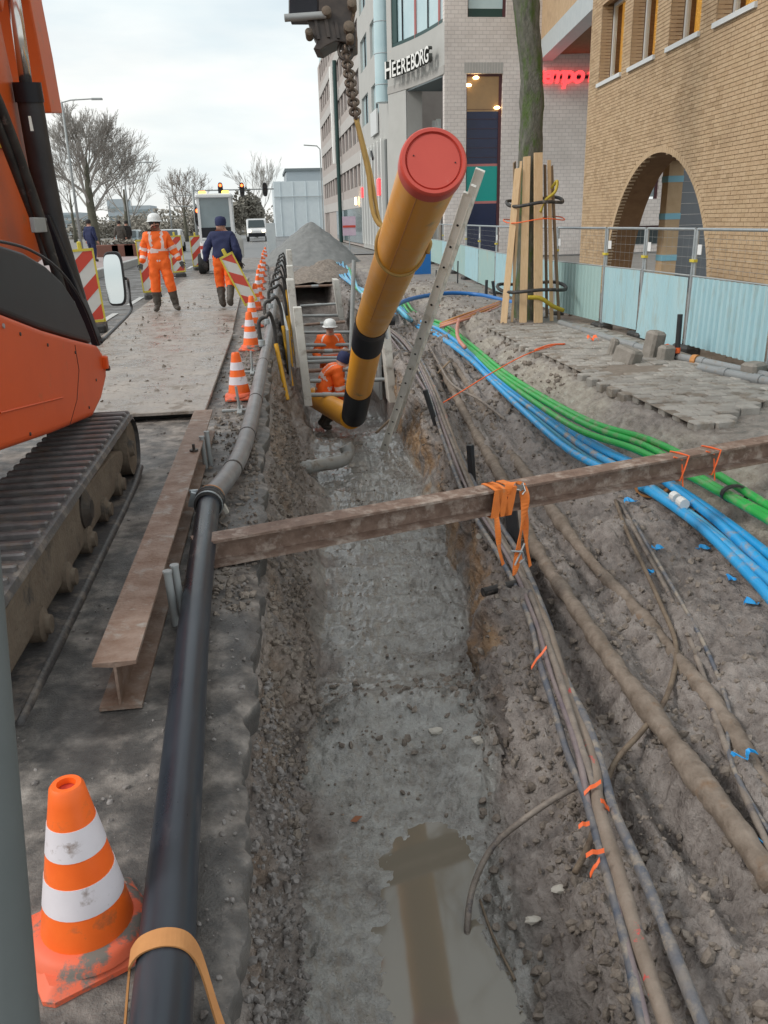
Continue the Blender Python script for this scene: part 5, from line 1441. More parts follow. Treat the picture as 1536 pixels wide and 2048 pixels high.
def foliage_blob(name, label, cx, cy, cz, rx, ry, rz, n, mat, seed, leaf=.35, cat='tree'):
    rg_ = random.Random(seed); q_ = MB()
    lob = [(rg_.uniform(-.6, .6), rg_.uniform(-.6, .6), rg_.uniform(-.6, .6), rg_.uniform(.35, .6)) for _ in range(9)]
    for _ in range(n):
        L_ = rg_.choice(lob); v = Vector((rg_.gauss(0, 1), rg_.gauss(0, 1), rg_.gauss(0, 1))).normalized()*L_[3]*rg_.uniform(.6, 1)**.5
        c = Vector((cx+(L_[0]+v.x)*rx, cy+(L_[1]+v.y)*ry, max(.05, cz+(L_[2]+v.z)*rz)))
        a_ = Vector((rg_.gauss(0, 1), rg_.gauss(0, 1), rg_.gauss(0, 1))).normalized(); b_ = a_.orthogonal().normalized()
        s_ = leaf*rg_.uniform(.5, 1.2)
        q_.add([c-a_*s_, c+b_*s_*.5, c+a_*s_, c-b_*s_*.5], [(0, 1, 2, 3)])
    return q_
p = Py(492, 425, 105)
t_ = thing('evergreen_tree', 'dark broad conifer right of the white machine', 'tree', (p.x, 105, 0))
q = foliage_blob('', '', p.x, 105, 3.0, 2.2, 2, 3.2, 1500, 'evergreen', 2); q.build('crown', 'evergreen', t_, org=t_.location)
q = MB(); q.tube([(p.x, 105, 0), (p.x, 105, 3)], .2, 6); q.build('trunk', 'bark_far', t_, org=t_.location)
q = MB()
for (px, Y_, rx, rz) in ((320, 140, 9, 2.4), (360, 150, 9, 3.5), (410, 150, 8, 3.6), (450, 140, 7, 3.4), (530, 150, 6, 3.6), (280, 160, 10, 2.6), (225, 150, 8, 2.0), (150, 150, 12, 2.4)):
    p = Py(px, 440, Y_); bq = foliage_blob('', '', p.x, Y_, rz*.4, rx, 3, rz, 1500, '', px, .32); q.add(bq.v, bq.f)
o = q.build('distant_wood', 'far_hedge', kind='stuff'); o['label'] = 'brown line of distant trees and scrub along the horizon'; o['category'] = 'wood'
# low hedge and planters on the platform
for k, (px, lab) in enumerate(((213, 'brown planter box left of the far walker'), (243, 'brown planter box between the far walkers'), (268, 'brown planter box nearest the worker'))):
    p = Py(px, 470, 46); t_ = thing('planter', lab, 'planter', (p.x, 46, .25), 'planters on the platform')
    q = MB(); q.cbox((p.x, 46, .55), (1.15, .5, .6), .05); q.build('tub', 'planter', t_, org=t_.location)
    q = foliage_blob('', '', p.x, 46, .95, .5, .2, .15, 60, '', k, .12); q.build('shrub', 'far_hedge', t_, org=t_.location)
# lamp posts
for k, (px, Y_, pyt, arm, lab) in enumerate(((160, 52, 205, -.9, 'tall street lamp in front of the large bare tree'), (262, 70, 330, .8, 'street lamp beside the small bare tree'), (345, 80, 395, 0, 'low pale post left of the traffic lights'))):
    p = Py(px, 470, Y_); H_ = Py(px, pyt, Y_).z
    t_ = thing('street_lamp', lab, 'lamp', (p.x, Y_, 0), 'street lamps')
    q = MB(); q.tube([(p.x, Y_, 0), (p.x, Y_, H_*.6), (p.x, Y_, H_)], [.09, .07, .05], 8); q.build('pole', 'galv_dull', t_, org=t_.location, smooth=True)
    q = MB(); q.tube([(p.x, Y_, H_), (p.x+.5, Y_, H_+.12), (p.x+1.7, Y_, H_+.18)], .035, 6); q.cbox((p.x+1.9, Y_, H_+.17), (.6, .2, .1), .03); q.build('lamp_arm', 'galv_dull', t_, org=t_.location)
p = Py(640, 300, 90); t_ = thing('street_lamp', 'distant street lamp with a long thin arm left of the far facade', 'lamp', (p.x, 90, 0), 'street lamps')
H_ = Py(628, 292, 90).z; q = MB(); q.tube([(p.x, 90, 0), (p.x, 90, H_-.3), (p.x-.3, 90, H_), (p.x-1.6, 90, H_+.1)], .06, 6); q.build('pole', 'galv_dull', t_, org=t_.location)

# ------------------------------------------------------------------ traffic lights
def signal(mb_parent, c, sc, lit, org):
    q_ = MB()
    prof = [(-.5, -1), (.5, -1), (.5, 1), (-.5, 1)]
    pts = []
    for k in range(20):
        t = 2*math.pi*k/20; pts.append(Vector((c.x+.19*sc*math.copysign(abs(math.cos(t))**.6, math.cos(t)), c.y, c.z+.5*sc*math.copysign(abs(math.sin(t))**.75, math.sin(t)))))
    q_.prism(pts, Vector((0, .12*sc, 0))); h_ = q_.build('signal_head', 'black_plastic', mb_parent, org=org)
    for k in range(3):
        q_ = MB(); q_.lathe([(0, 0), (.105*sc, 0), (.105*sc, .03), (0, .03)], (c.x, c.y-.005, c.z+(.29-.29*k)*sc), axis=(0, -1, 0), n=14)
        q_.build('lens', 'red_lamp' if (k == 0 and lit) else 'iron_dark', h_, org=org)
        if True:
            q_ = MB()
            for j in range(9):
                t = math.pi*(j/8)
                pass
            pts = [Vector((c.x+.125*sc*math.cos(math.pi*j/8), c.y-.01, c.z+(.29-.29*k)*sc+.125*sc*math.sin(math.pi*j/8))) for j in range(9)]
            for j in range(8):
                q_.add([pts[j], pts[j+1], pts[j+1]+Vector((0, -.16*sc, 0)), pts[j]+Vector((0, -.16*sc, 0))], [(0, 1, 2, 3)])
            q_.build('visor', 'iron_dark', h_, org=org)
GY_ = 72.0
gp = Py(394, 470, GY_); gz = Py(460, 380, GY_).z; g1 = Py(548, 380, GY_)
gt = thing('traffic_gantry', 'traffic light mast with a long arm over the road', 'traffic light', (gp.x, GY_, 0))
q = MB(); q.tube([(gp.x, GY_, 0), (gp.x, GY_, gz+.4)], .10, 8); q.build('mast', 'galv_dull', gt, org=gt.location, smooth=True)
q = MB(); q.tube([(gp.x, GY_, gz), (g1.x, GY_, gz+.02)], .05, 8); q.tube([(gp.x-1.6, GY_, gz-1.15), (gp.x+.6, GY_, gz-1.15)], .05, 6); q.build('arm', 'galv_dull', gt, org=gt.location)
for k, px in enumerate((441, 484, 530)):
    c = Py(px, 379, GY_-.2); signal(gt, Vector((c.x, GY_-.25, c.z)), 1.05, k < 2, gt.location)
sp_ = Py(400, 470, 46.0); sz = Py(400, 433, 46).z
st_ = thing('traffic_light', 'low traffic light showing red on a striped pole', 'traffic light', (sp_.x, 46, 0))
q = MB(); q.tube([(sp_.x, 46, 0), (sp_.x, 46, sz-.3)], .06, 8); pole = q.build('pole', 'black_plastic', st_, org=st_.location)
q = MB()
for k in range(4):
    q.tube([(sp_.x, 46, sz-1.5+k*.3), (sp_.x, 46, sz-1.36+k*.3)], .064, 8)
q.build('white_band', 'white_band', pole, org=st_.location)
signal(st_, Vector((sp_.x, 45.9, sz)), .95, True, st_.location)

# ------------------------------------------------------------------ road barriers (red and white beacon boards)
def barrier(loc, label, H_=1.0, W_=.25, rot=(0, 0, 0), foot=True, flip=False):
    t_ = thing('beacon_board', label, 'barrier', loc, 'red and white beacon boards')
    t_.rotation_euler = rot
    z0_ = .14 if foot else 0
    q = MB()
    w2, h2 = W_/2, H_
    q.box((-w2, 0, z0_+h2/2), (.028, .05, h2)); q.box((w2, 0, z0_+h2/2), (.028, .05, h2)); q.box((0, 0, z0_+.02), (W_, .05, .04)); q.box((0, 0, z0_+h2-.02), (W_, .05, .04)); q.cbox((0, 0, z0_+h2+.06), (.07, .05, .12), .015)
    fr_ = q.build('frame', 'yellow_frame', t_)
    q = MB(); q.box((0, 0, z0_+h2/2), (W_-.02, .028, h2-.06)); pn = q.build('panel', 'white_sign', t_)
    st = MB(); sgn = -1 if flip else 1
    hw_ = W_/2-.016
    sl_ = .9
    period = .50
    zc = z0_-.1
    k = 0
    while zc < z0_+h2+.3:
        a_, b_ = zc, zc+.24
        poly = [(-hw_, a_-sgn*sl_*hw_), (hw_, a_+sgn*sl_*hw_), (hw_, b_+sgn*sl_*hw_), (-hw_, b_-sgn*sl_*hw_)]
        lo_, hi_ = z0_+.045, z0_+h2-.045
        # clip to the panel
        def clip(P_, f):
            R_ = []
            for i in range(len(P_)):
                c1, c2_ = P_[i], P_[(i+1) % len(P_)]
                d1, d2 = f(c1), f(c2_)
                if d1 >= 0: R_.append(c1)
                if d1*d2 < 0:
                    t = d1/(d1-d2); R_.append((c1[0]+(c2_[0]-c1[0])*t, c1[1]+(c2_[1]-c1[1])*t))
            return R_
        poly = clip(poly, lambda c: c[1]-lo_)
        poly = clip(poly, lambda c: hi_-c[1]) if len(poly) > 2 else []
        if len(poly) > 2:
            for s_ in (-1, 1):
                st.prism([Vector((c[0], s_*.0145, c[1])) for c in poly], Vector((0, s_*.0025, 0)))
        zc += period
    st.build('red_stripe', 'red_sign', pn)
    if foot:
        q = MB(); q.cbox((0, 0, .07), (.42, .80, .14), .04); q.build('rubber_foot', 'black_rubber', t_)
    return t_
for (px, py, lab, H_) in ((190, 662, 'beacon board nearest the excavator mirror', 1.22), (307, 596, 'beacon board standing behind the orange suited worker', 1.25), (360, 553, 'beacon board right of the orange suited worker', 1.22), (399, 540, 'farthest beacon board beside the white machine', 1.15)):
    p = Pz(px, py, 0); barrier((p.x, p.y, .005), lab, H_, .40 if px < 200 else .42, rot=(0, R(-2.5), R(8)))

# ================================================================== DRAINAGE HEADER PIPE
hp1 = smooth_path([Pz(300, 2240, .12), Pz(322, 2040, .12), Pz(345, 1750, .12), Pz(367, 1500, .12), Pz(388, 1250, .12), Pz(408, 1080, .12), Pz(418, 1005, .12)], 6)
hd = thing('header_pipe', 'long black plastic pipe running beside the trench in the foreground', 'pipe', hp1[0])
q = MB(); q.tube(hp1, .066, 20); q.build('pipe', 'black_pipe', hd, org=hp1[0], smooth=True, angle=50)
cpt = hp1[-1]
hp2 = smooth_path([Pz(424, 990, .12), Pz(452, 958, .12), Pz(478, 915, .12), Pz(497, 860, .12), Pz(511, 800, .12), Pz(524, 735, .12), Pz(534, 690, .12), Pz(541, 650, .12), Pz(549, 600, .12), Pz(556, 555, .12)], 6)
hd2 = thing('drain_header', 'grey muddy pipe continuing from the coupling along the row of cones', 'pipe', hp2[0])
q = MB(); q.tube(hp2, .064, 18); q.build('pipe', 'grey_pipe', hd2, org=hp2[0], smooth=True, angle=50)
q = MB()
for k in (9, 17, 24, 31):
    d = (hp2[k+1]-hp2[k]).normalized(); q.tube([hp2[k]-d*.012, hp2[k]+d*.012], .067, 18)
q.build('pipe_joint', 'iron_dark', hd2, org=hp2[0], smooth=True, angle=50)
ct = thing('pipe_coupling', 'ribbed dark coupling with metal clamps joining the two pipes', 'coupling', cpt)
d = (hp2[2]-hp1[-3]).normalized()
prof = [(.068, -.07), (.084, -.068), (.084, -.04), (.078, -.035), (.090, -.02), (.090, .0), (.080, .01), (.092, .02), (.092, .045), (.080, .055), (.08, .085), (.066, .09)]
q = MB(); q.lathe(prof, cpt+d*.01, axis=d, n=24); q.build('sleeve', 'black_rubber', ct, org=cpt, smooth=True, angle=40)
q = MB(); q.lathe([(.0845, -.062), (.088, -.062), (.088, -.045), (.0845, -.045)], cpt+d*.01, axis=d, n=24); q.build('steel_band', 'galv', ct, org=cpt)
q = MB(); q.lathe([(.081, .060), (.086, .060), (.086, .078), (.081, .078)], cpt+d*.01, axis=d, n=24); q.build('tan_band', 'strap_tan', ct, org=cpt)
q = MB(); q.box(cpt+Vector((-.10, .03, .02)), (.03, .05, .09), Matrix.Rotation(.3, 3, 'Y')); q.box(cpt+Vector((-.088, .05, .06)), (.05, .02, .02)); q.build('lever', 'galv', ct, org=cpt)
q = MB(); q.box(cpt+Vector((.09, .02, -.05)), (.02, .05, .06), Matrix.Rotation(-.4, 3, 'Y')); q.build('hook', 'scrap_white', ct, org=cpt)
# tan lifting strap looped over the near pipe
sp = hp1[5]; sp = Pz(330, 1925, .12)
pts, wv = [], []
for (a, b_) in ((-.088, -.118), (-.084, -.06), (-.078, .0), (-.070, .030), (-.045, .060), (0, .074), (.04, .064), (.064, .036), (.082, -.01), (.110, -.07), (.135, -.118)):
    pts.append(sp+Vector((a, -1.1*max(0, .0-b_), b_))); wv.append(Vector((0.0, .040, .012)))
pp_ = smooth_path(pts, 4)
q = MB(); q.ribbon(pp_, Vector((0, .042, .010)), .005); tag(q.build('pipe_strap', 'strap_tan', org=sp, smooth=False), 'tan webbing strap looped over the black pipe at the bottom edge', 'strap')

# ------------------------------------------------------------------ wellpoint hoses and yellow risers
hose_spots = [(532, 700), (541, 655), (547, 622), (551, 600), (554, 582), (557, 566), (559, 552), (561, 541), (563, 532)]
ris = [((552, 688), (575, 800)), ((566, 652), (584, 772)), ((574, 632), (584, 735)), ((580, 618), (588, 715)), ((570, 595), (580, 660)), ((572, 580), (581, 640)), ((573, 566), (581, 620)), ((573, 556), (580, 600)), ((573, 545), (579, 580))]
for k, (px, py) in enumerate(hose_spots):
    a = Pz(px, py, .12)
    rx_ = .42+.01*k
    rt_px, rb_px = ris[k]
    r0 = Py(rt_px[0], rt_px[1], a.y+.15)-Vector((0, 0, .26)); rb = Py(rb_px[0], rb_px[1], a.y-.15)
    hgt = .58
    e2 = r0+Vector((0, 0, .24)); top_ = max(hgt, e2.z+.12)
    path = smooth_path([a+Vector((-.05, 0, .0)), a+Vector((-.07, .02, top_*.6)), a.lerp(e2, .25)+Vector((0, 0, top_-a.lerp(e2, .25).z-.03)), a.lerp(e2, .6)+Vector((0, 0, top_-a.lerp(e2, .6).z)), a.lerp(e2, .92)+Vector((0, 0, max(.05, (top_-e2.z)*.6))), e2], 6)
    lab = ['nearest', 'second', 'third', 'fourth', 'fifth', 'sixth', 'seventh', 'eighth', 'farthest'][k]+' arched black hose along the grey drain pipe'
    t_ = thing('arched_hose', lab, 'hose', a, 'arched drainage hoses')
    q = MB(); q.tube(path, .026, 8); q.build('hose', 'black_rubber', t_, org=a, smooth=True)
    q = MB(); q.lathe([(.04, 0), (.045, .02), (.045, .08), (.03, .09)], a+Vector((-.05, 0, .05)), n=10); q.build('elbow', 'galv', t_, org=a)
    e_ = r0+Vector((0, 0, .26))
    q = MB(); q.tube([e_, e_.lerp(rb, .5)+Vector((0, 0, .0)), rb], .030, 10)
    tag(q.build('yellow_riser', 'yellow_tube', org=e_, smooth=True, angle=50), ['nearest', 'second', 'third', 'fourth', 'fifth', 'sixth', 'seventh', 'eighth', 'farthest'][k]+' yellow filter tube dropping into the soil from its hose', 'tube', 'yellow filter tubes')

# ------------------------------------------------------------------ cones
def make_cone(label):
    t_ = thing('traffic_cone', label, 'cone', (0, 0, 0), 'traffic cones')
    q = MB(); q.cbox((0, 0, .018), (.30, .30, .036), .022); q.lathe([(.150, .030), (.142, .052), (.128, .062), (.110, .066)], (0, 0, 0), n=32); q.build('base', 'orange_base', t_, smooth=True, angle=35)
    r = lambda z: .112-(z-.06)*(.112-.040)/(.46-.06)
    def band(z0, z1, d): return [(r(z0)+d, z0), (r((z0+z1)/2)+d, (z0+z1)/2), (r(z1)+d, z1)]
    q = MB(); q.lathe([(.128, .060)]+[(r(.06+.40*k/12), .06+.40*k/12) for k in range(13)]+[(.034, .468), (.022, .468), (.020, .44), (.0, .40)], (0, 0, 0), n=36); body = q.build('cone_body', 'orange_cone', t_, smooth=True, angle=50)
    for z0, z1 in ((.295, .372), (.150, .228)):
        q = MB(); q.lathe([(r(z0)-.002, z0)]+band(z0, z1, .0012)+[(r(z1)-.002, z1)], (0, 0, 0), n=36); q.build('reflective_band', 'white_band', t_, smooth=True, angle=50)
    q = MB(); q.lathe([(0, .452), (.0195, .452), (.0195, .454)], (0, 0, 0), n=16); q.build('top_hole', 'red_sign', t_)
    return t_
cone = make_cone('large worn traffic cone in the foreground left of the black pipe')
cone.location = (-.555, 1.70, .004); cone.rotation_euler = (0, R(1.0), R(28))
crow = [(480, 798), (503, 700), (506, 655), (513, 620), (516, 598), (519, 580), (522, 566), (524, 553), (526, 542), (527, 532), (529, 524), (531, 516)]
ordn = ['nearest cone of the row, beside the grey pipe bend', 'second cone of the row along the pipe', 'third cone of the row along the pipe', 'fourth cone of the row along the pipe', 'fifth cone of the row along the pipe', 'sixth cone of the row along the pipe', 'seventh cone of the row along the pipe', 'eighth cone of the row along the pipe', 'ninth cone of the row along the pipe', 'tenth cone of the row along the pipe', 'eleventh cone of the row along the pipe', 'farthest cone of the row along the pipe']
for k, (px, py) in enumerate(crow):
    p = Pz(px, py, .0)
    c = dup(cone, (p.x, p.y, .008), (R(rnd.uniform(-2, 2)), R(rnd.uniform(-2, 2)), rnd.uniform(0, 1.5)), ordn[k])
    if k > 0: c.scale = (1, 1, 1.12)
# little steel lamp stand by the first cone of the row
p = Pz(480, 822, 0)
t_ = thing('steel_stand', 'small steel foot with an upright tube in front of the nearest row cone', 'stand', p)
q = MB(); q.cbox((p.x, p.y, .012), (.34, .05, .02), .005); q.cbox((p.x, p.y, .0125), (.05, .34, .021), .005); q.build('foot', 'galv_dull', t_, org=p)
q = MB(); q.tube([p, p+Vector((-.02, 0, .24))], .013, 8); q.build('tube', 'galv_dull', t_, org=p)
p = Pz(505, 745, 0)
t_ = thing('steel_stand', 'second small steel foot farther along the row of cones', 'stand', p)
q = MB(); q.cbox((p.x, p.y, .012), (.34, .05, .02), .005); q.cbox((p.x, p.y, .0125), (.05, .34, .021), .005); q.build('foot', 'galv_dull', t_, org=p)
q = MB(); q.tube([p, p+Vector((0, 0, .26))], .013, 8); q.build('tube', 'galv_dull', t_, org=p)

# ================================================================== STEEL BEAMS
def ibeam(mb, a, b, W_, H_, tf, tw, roll=0.0):
    a, b = Vector(a), Vector(b); ax = (b-a).normalized()
    sd_ = ax.cross(Vector((0, 0, 1))).normalized(); up_ = sd_.cross(ax).normalized()
    prof = [(-W_/2, 0), (W_/2, 0), (W_/2, tf), (tw/2, tf+.008), (tw/2, H_-tf-.008), (W_/2, H_-tf), (W_/2, H_), (-W_/2, H_), (-W_/2, H_-tf), (-tw/2, H_-tf-.008), (-tw/2, tf+.008), (-W_/2, tf)]
    n = 24
    vs, fs = [], []
    for k in range(n+1):
        c = a.lerp(b, k/n)
        vs += [c+sd_*x+up_*y for x, y in prof]
    m_ = len(prof)
    for k in range(n):
        for j in range(m_):
            j2 = (j+1) % m_; fs.append((k*m_+j, k*m_+j2, (k+1)*m_+j2, (k+1)*m_+j))
    for base, rev in ((0, False), (n*m_, True)):
        for (i0, i1, i2, i3) in ((0, 1, 2, 11), (2, 3, 10, 11), (3, 4, 9, 10), (4, 5, 8, 9), (5, 6, 7, 8)):
            f = (base+i0, base+i1, base+i2, base+i3); fs.append(f if not rev else tuple(reversed(f)))
    mb.add(vs, fs); return sd_, up_, ax
# crossing beam
xa = Pz(432, 1072, .165); xb = Pz(1000, 965, .185); xc = Pz(1536, 877, .20)
bd = (xc-xa).normalized(); xa0 = xa-bd*.12; xe = xc+bd*1.2
low = Vector((0, 0, -.15))
q = MB(); bsd, bup, bax = ibeam(q, xa0+low, xe+low, .135, .15, .014, .009)
tag(q.build('cross_beam', 'steel_beam', org=xa0), 'brown steel beam spanning the trench from pipe to pavement', 'beam')
def on_beam(px):
    # point on the beam's top line seen at this column
    best = min((abs(768+FPX*((np.array(xa0.lerp(xe, t/400))-CAMP)@CR)/((np.array(xa0.lerp(xe, t/400))-CAMP)@FW)-px), t) for t in range(401))
    return xa0.lerp(xe, best[1]/400)
# lying beam left
la, lb = Pz(243, 1425, 0.0), Pz(412, 868, 0.0)
q = MB(); ibeam(q, la+Vector((0, 0, .012)), lb+Vector((0, 0, .012)), .155, .20, .014, .010)
tag(q.build('lying_beam', 'steel_rust', org=la), 'rusty steel beam lying on the asphalt between track and pipe', 'beam')
q = MB(); p = Pz(388, 902, .214); q.tube([p, p+Vector((0, 0, .05))], .01, 8); q.lathe([(0, 0), (.03, 0), (.03, .012), (0, .012)], p, n=8); tag(q.build('beam_bolt', 'iron_dark', org=p), 'short bolt standing on the rusty lying beam', 'bolt')
# steel pins
for k, (px, py, pt, mt_, lab) in enumerate(((352, 1250, 1140, 'galv_dull', 'left steel pin between rusty beam and black pipe'), (366, 1240, 1128, 'galv_dull', 'right steel pin between rusty beam and black pipe'), (422, 930, 862, 'galv_dull', 'upright steel channel beside the far end of the rusty beam'), (412, 935, 872, 'galv_dull', 'steel pin at the far end of the rusty beam'))):
    p = Pz(px, py, 0); hh_ = max(.1, Py(px, pt, p.y).z)
    q = MB(); q.tube([p+Vector((0, 0, -.03)), p+Vector((-.01, 0, hh_))], .018, 12); q.lathe([(.018, 0), (.021, .0), (.021, .01), (.01, .01)], p+Vector((-.01, 0, hh_-.01)), n=12)
    tag(q.build('steel_pin', mt_, org=p, smooth=True, angle=50), lab, 'pin')
# orange ratchet strap wound round the crossing beam
sb = on_beam(1000)
st_ = thing('ratchet_strap', 'orange ratchet strap wound round the crossing beam with hanging tails', 'strap', sb)
q = MB()
for (off, w_, tlt) in ((-.06, .055, .15), (-.015, .055, -.12), (.035, .05, .2)):
    c = sb+bax*off
    ring = []
    for (x, z) in ((-.074, -.165), (.074, -.165), (.076, -.08), (.076, .004), (0, .010), (-.076, .004), (-.078, -.08), (-.074, -.165)):
        ring.append(c+bsd*x+bup*z+bax*(tlt*(z+.08)))
    q.ribbon(ring, bax*w_, .006)
q.build('windings', 'strap_orange', st_, org=sb)
front = -bsd if bsd.y > 0 else bsd
def tail(pts, w_, name='tail'):
    pth = smooth_path([sb+bax*a+front*b_+Vector((0, 0, c)) for a, b_, c in pts], 6)
    q_ = MB(); q_.ribbon(pth, [bax*w_*math.cos(.5*math.sin(i*.35))+front*w_*math.sin(.9*math.sin(i*.3)) for i in range(len(pth))], .004); q_.build(name, 'strap_orange', st_, org=sb)
tail([(-.06, .075, -.16), (-.055, .09, -.26), (-.045, .09, -.36), (-.02, .10, -.47)], .030)
tail([(.125, .05, .01), (.130, .085, -.06), (.120, .09, -.2), (.085, .10, -.36), (.08, .11, -.45)], .045)
tail([(.115, .06, .0), (.14, .08, -.2), (.15, .085, -.36), (.175, .10, -.52)], .032)
tail([(.01, .07, -.05), (.02, .085, .03), (.07, .075, .035), (.12, .06, .012)], .04)
tail([(.085, .10, -.38), (.07, .11, -.46), (.055, .11, -.55)], .035)
q = MB(); c = sb+bax*.10+front*.06+Vector((0, 0, .0))
for dz in (-.012, .022):
    q.tube([c+bax*-.03+Vector((0, 0, dz)), c+bax*.03+Vector((0, 0, dz-.02))], .009, 8)
q.box(c, (.07, .02, .03), Matrix.Rotation(.3, 3, 'Y')); q.tube([c+Vector((.02, 0, .02)), c+Vector((.035, -.01, -.03)), c+Vector((.02, -.01, -.05))], .008, 8); q.build('ratchet', 'chrome', st_, org=sb)
q = MB(); c = sb+bax*.07+front*.12+Vector((0, 0, -.38)); q.tube([c+bax*-.05, c+bax*.03+Vector((0, 0, -.02)), c+bax*.045+Vector((0, 0, -.07)), c+bax*.01+Vector((0, 0, -.09))], .007, 8); q.tube([c+bax*.045+Vector((0, 0, .03)), c+bax*-.02+Vector((0, 0, -.1))], .006, 8); q.build('wire_hook', 'galv', st_, org=sb)
for (px, w_, lab) in ((1352, .028, 'orange twine tied round the crossing beam above the blue cables'), (1415, .02, 'orange twine near the right end of the crossing beam')):
    c = on_beam(px); q = MB()
    ring = [c+bsd*x+bup*z+bax*(.35*(z+.08)+.02*x*8) for (x, z) in ((-.072, -.157), (.072, -.157), (.075, -.08), (.073, .004), (0, .006), (-.073, .004), (-.075, -.08))]
    q.tube(ring, .006, 5, closed=True); q.tube([c+front*.06+Vector((0, 0, -.05)), c+front*.075+Vector((.01, 0, -.2))], .005, 5)
    q.tube([c+front*.06+Vector((0, 0, -.02)), c+front*.065+bax*-.08+Vector((0, 0, .012))], .005, 5)
    tag(q.build('orange_twine', 'tape_orange', org=c), lab, 'twine')

# ================================================================== YELLOW GAS PIPE ON THE HOIST
cap = Pd(867, 323, 4.35); knee = Pd(741, 652, 8.7); end = Pd(707, 836, 11.75)
ax1 = (knee-cap).normalized(); ax2 = (end-knee).normalized()
RP = .170
gp_ = thing('gas_pipe', 'big yellow gas pipe hanging in a sling with black bands and red end cap', 'pipe', end)
q = MB(); q.tube([cap+ax1*.02, cap.lerp(knee, .35), knee-ax1*.12], RP, 48); q.build('long_section', 'pipe_yellow', gp_, org=end, smooth=True, angle=50)
kb = [knee-ax1*.26, knee-ax1*.10, knee+ax2*.06, knee+ax2*.50]
q = MB(); q.tube(smooth_path(kb, 5), RP*1.035, 40); q.build('black_sleeve', 'pipe_black', gp_, org=end, smooth=True, angle=50)
L2 = (end-knee).length
q = MB(); q.tube([knee+ax2*.45, end-ax2*.5], RP, 40); q.build('middle_section', 'pipe_bend', gp_, org=end, smooth=True, angle=50)
q = MB(); q.tube([end-ax2*1.25, end-ax2*.5, end-ax2*.12, end+ax2*.05], [RP*1.035, RP*1.035, RP*1.03, RP*.7], 40); q.build('black_end_sleeve', 'pipe_black', gp_, org=end, smooth=True, angle=50)
# red end cap with its rim and shallow face
q = MB(); am = -ax1
q.lathe([(RP*.99, -.10), (RP*1.055, -.10), (RP*1.065, -.02), (RP*1.05, .0), (RP*1.0, .012), (RP*.90, .012), (RP*.875, -.004), (RP*.85, -.006), (RP*.83, .004), (0, .006)], cap, axis=am, n=64)
cp_ = q.build('end_cap', 'cap_red', gp_, org=end, smooth=True, angle=35)
q = MB()
sxv = am.cross(Vector((0, 0, 1))).normalized(); syv = sxv.cross(am)
for (a, b_) in ((-.115, -.01), (.105, .03)):
    q.lathe([(0, 0), (.004, 0), (.004, .003), (0, .003)], cap+am*.006+sxv*a+syv*b_, axis=am, n=8)
q.build('cap_hole', 'dark_hole', cp_, org=end)
q = MB(); pm_ = -sxv.cross(ax1).normalized()
lw = [cap+ax1*(.12+.3*k)+(sxv*.48-syv*.88).normalized()*(RP+.0006) for k in range(12)]
q.ribbon(lw, sxv*.006, .002); q.build('print_line', 'strap_tan', gp_, org=end)
q = MB(); tq = knee+ax2*.03-sxv*RP*.9+Vector((0, -.05, .0)); q.tube([tq, tq+Vector((.02, -.02, -.12))], .022, 8); q.build('white_label', 'white_tag', gp_, org=end)
q = MB(); q.lathe([(0, 0), (.05, 0), (.05, .06), (0, .06)], knee-ax1*.25-sxv*(RP+.0), axis=(-sxv), n=12); q.build('fitting', 'black_plastic', gp_, org=end)
# pipe already lying in the trench
t0, t1 = end+Vector((-.02, .12, -.02)), Pd(628, 795, 14.2)
q = MB(); q.tube([t0, t1], RP, 32); tag(q.build('laid_pipe', 'pipe_bend', org=t0, smooth=True, angle=50), 'orange pipe lying on the trench floor behind the hanging one', 'pipe')
# grey pipe stub with an upturned elbow
e0_ = Pz(612, 935, -.95); pth = smooth_path([e0_+Vector((-.25, .05, -.02)), e0_, Pz(640, 930, -.97), Pz(672, 925, -.99), Pz(690, 918, -.98), Pz(697, 905, -.93), Pz(692, 893, -.86)], 6)
st2 = thing('elbow_pipe', 'muddy grey pipe stub with an upturned elbow sticking out of the trench wall', 'pipe', pth[0])
q = MB(); q.tube(pth, .075, 18); q.build('pipe', 'pvc_old', st2, org=pth[0], smooth=True, angle=50)
dd_ = (pth[-1]-pth[-3]).normalized(); q = MB(); q.tube([pth[-1]-dd_*.07, pth[-1]+dd_*.02], .088, 18); q.tube([pth[7]-Vector((.02, 0, 0)), pth[7]+Vector((.03, 0, 0))], .085, 18); q.build('collar', 'pvc_old', st2, org=pth[0], smooth=True, angle=50)

# sling, chain, coupler
HK = Pd(690, 96, 6.1)
ring_c = cap.lerp(knee, (6.0-4.35)/(8.7-4.35)*.92)
sl_t = thing('lifting_sling', 'yellow brown lifting sling looped round the big pipe', 'sling', ring_c)
q = MB(); rp_ = []
tdir = Vector((-.25, .35, 1)).normalized()
for k in range(36):
    t = 2*math.pi*k/36
    rp_.append(ring_c+(sxv*math.cos(t)+syv*math.sin(t))*(RP+.008)+ax1*(-.10*math.sin(t)))
q.tube(rp_, .013, 8, closed=True); q.build('loop', 'sling', sl_t, org=ring_c, smooth=True)
CE = Pd(712, 238, 6.0)
SJ = Pd(757, 448, 5.95)
tp1 = ring_c-sxv*(RP+.01)+ax1*-.02
q = MB(); q.tube(smooth_path([CE, Pd(735, 340, 5.98), SJ, tp1+Vector((0, 0, .05)), tp1+Vector((0.01, 0, -.06))], 8), .016, 8)
q.tube(smooth_path([CE+Vector((.01, 0.02, 0)), Pd(741, 345, 6.0), SJ+Vector((.02, .02, 0)), ring_c+syv*(RP+.01)], 8), .014, 8); q.build('legs', 'sling', sl_t, org=ring_c, smooth=True)
ch_ = thing('lifting_chain', 'short steel lifting chain between the coupler and the sling', 'chain', CE)
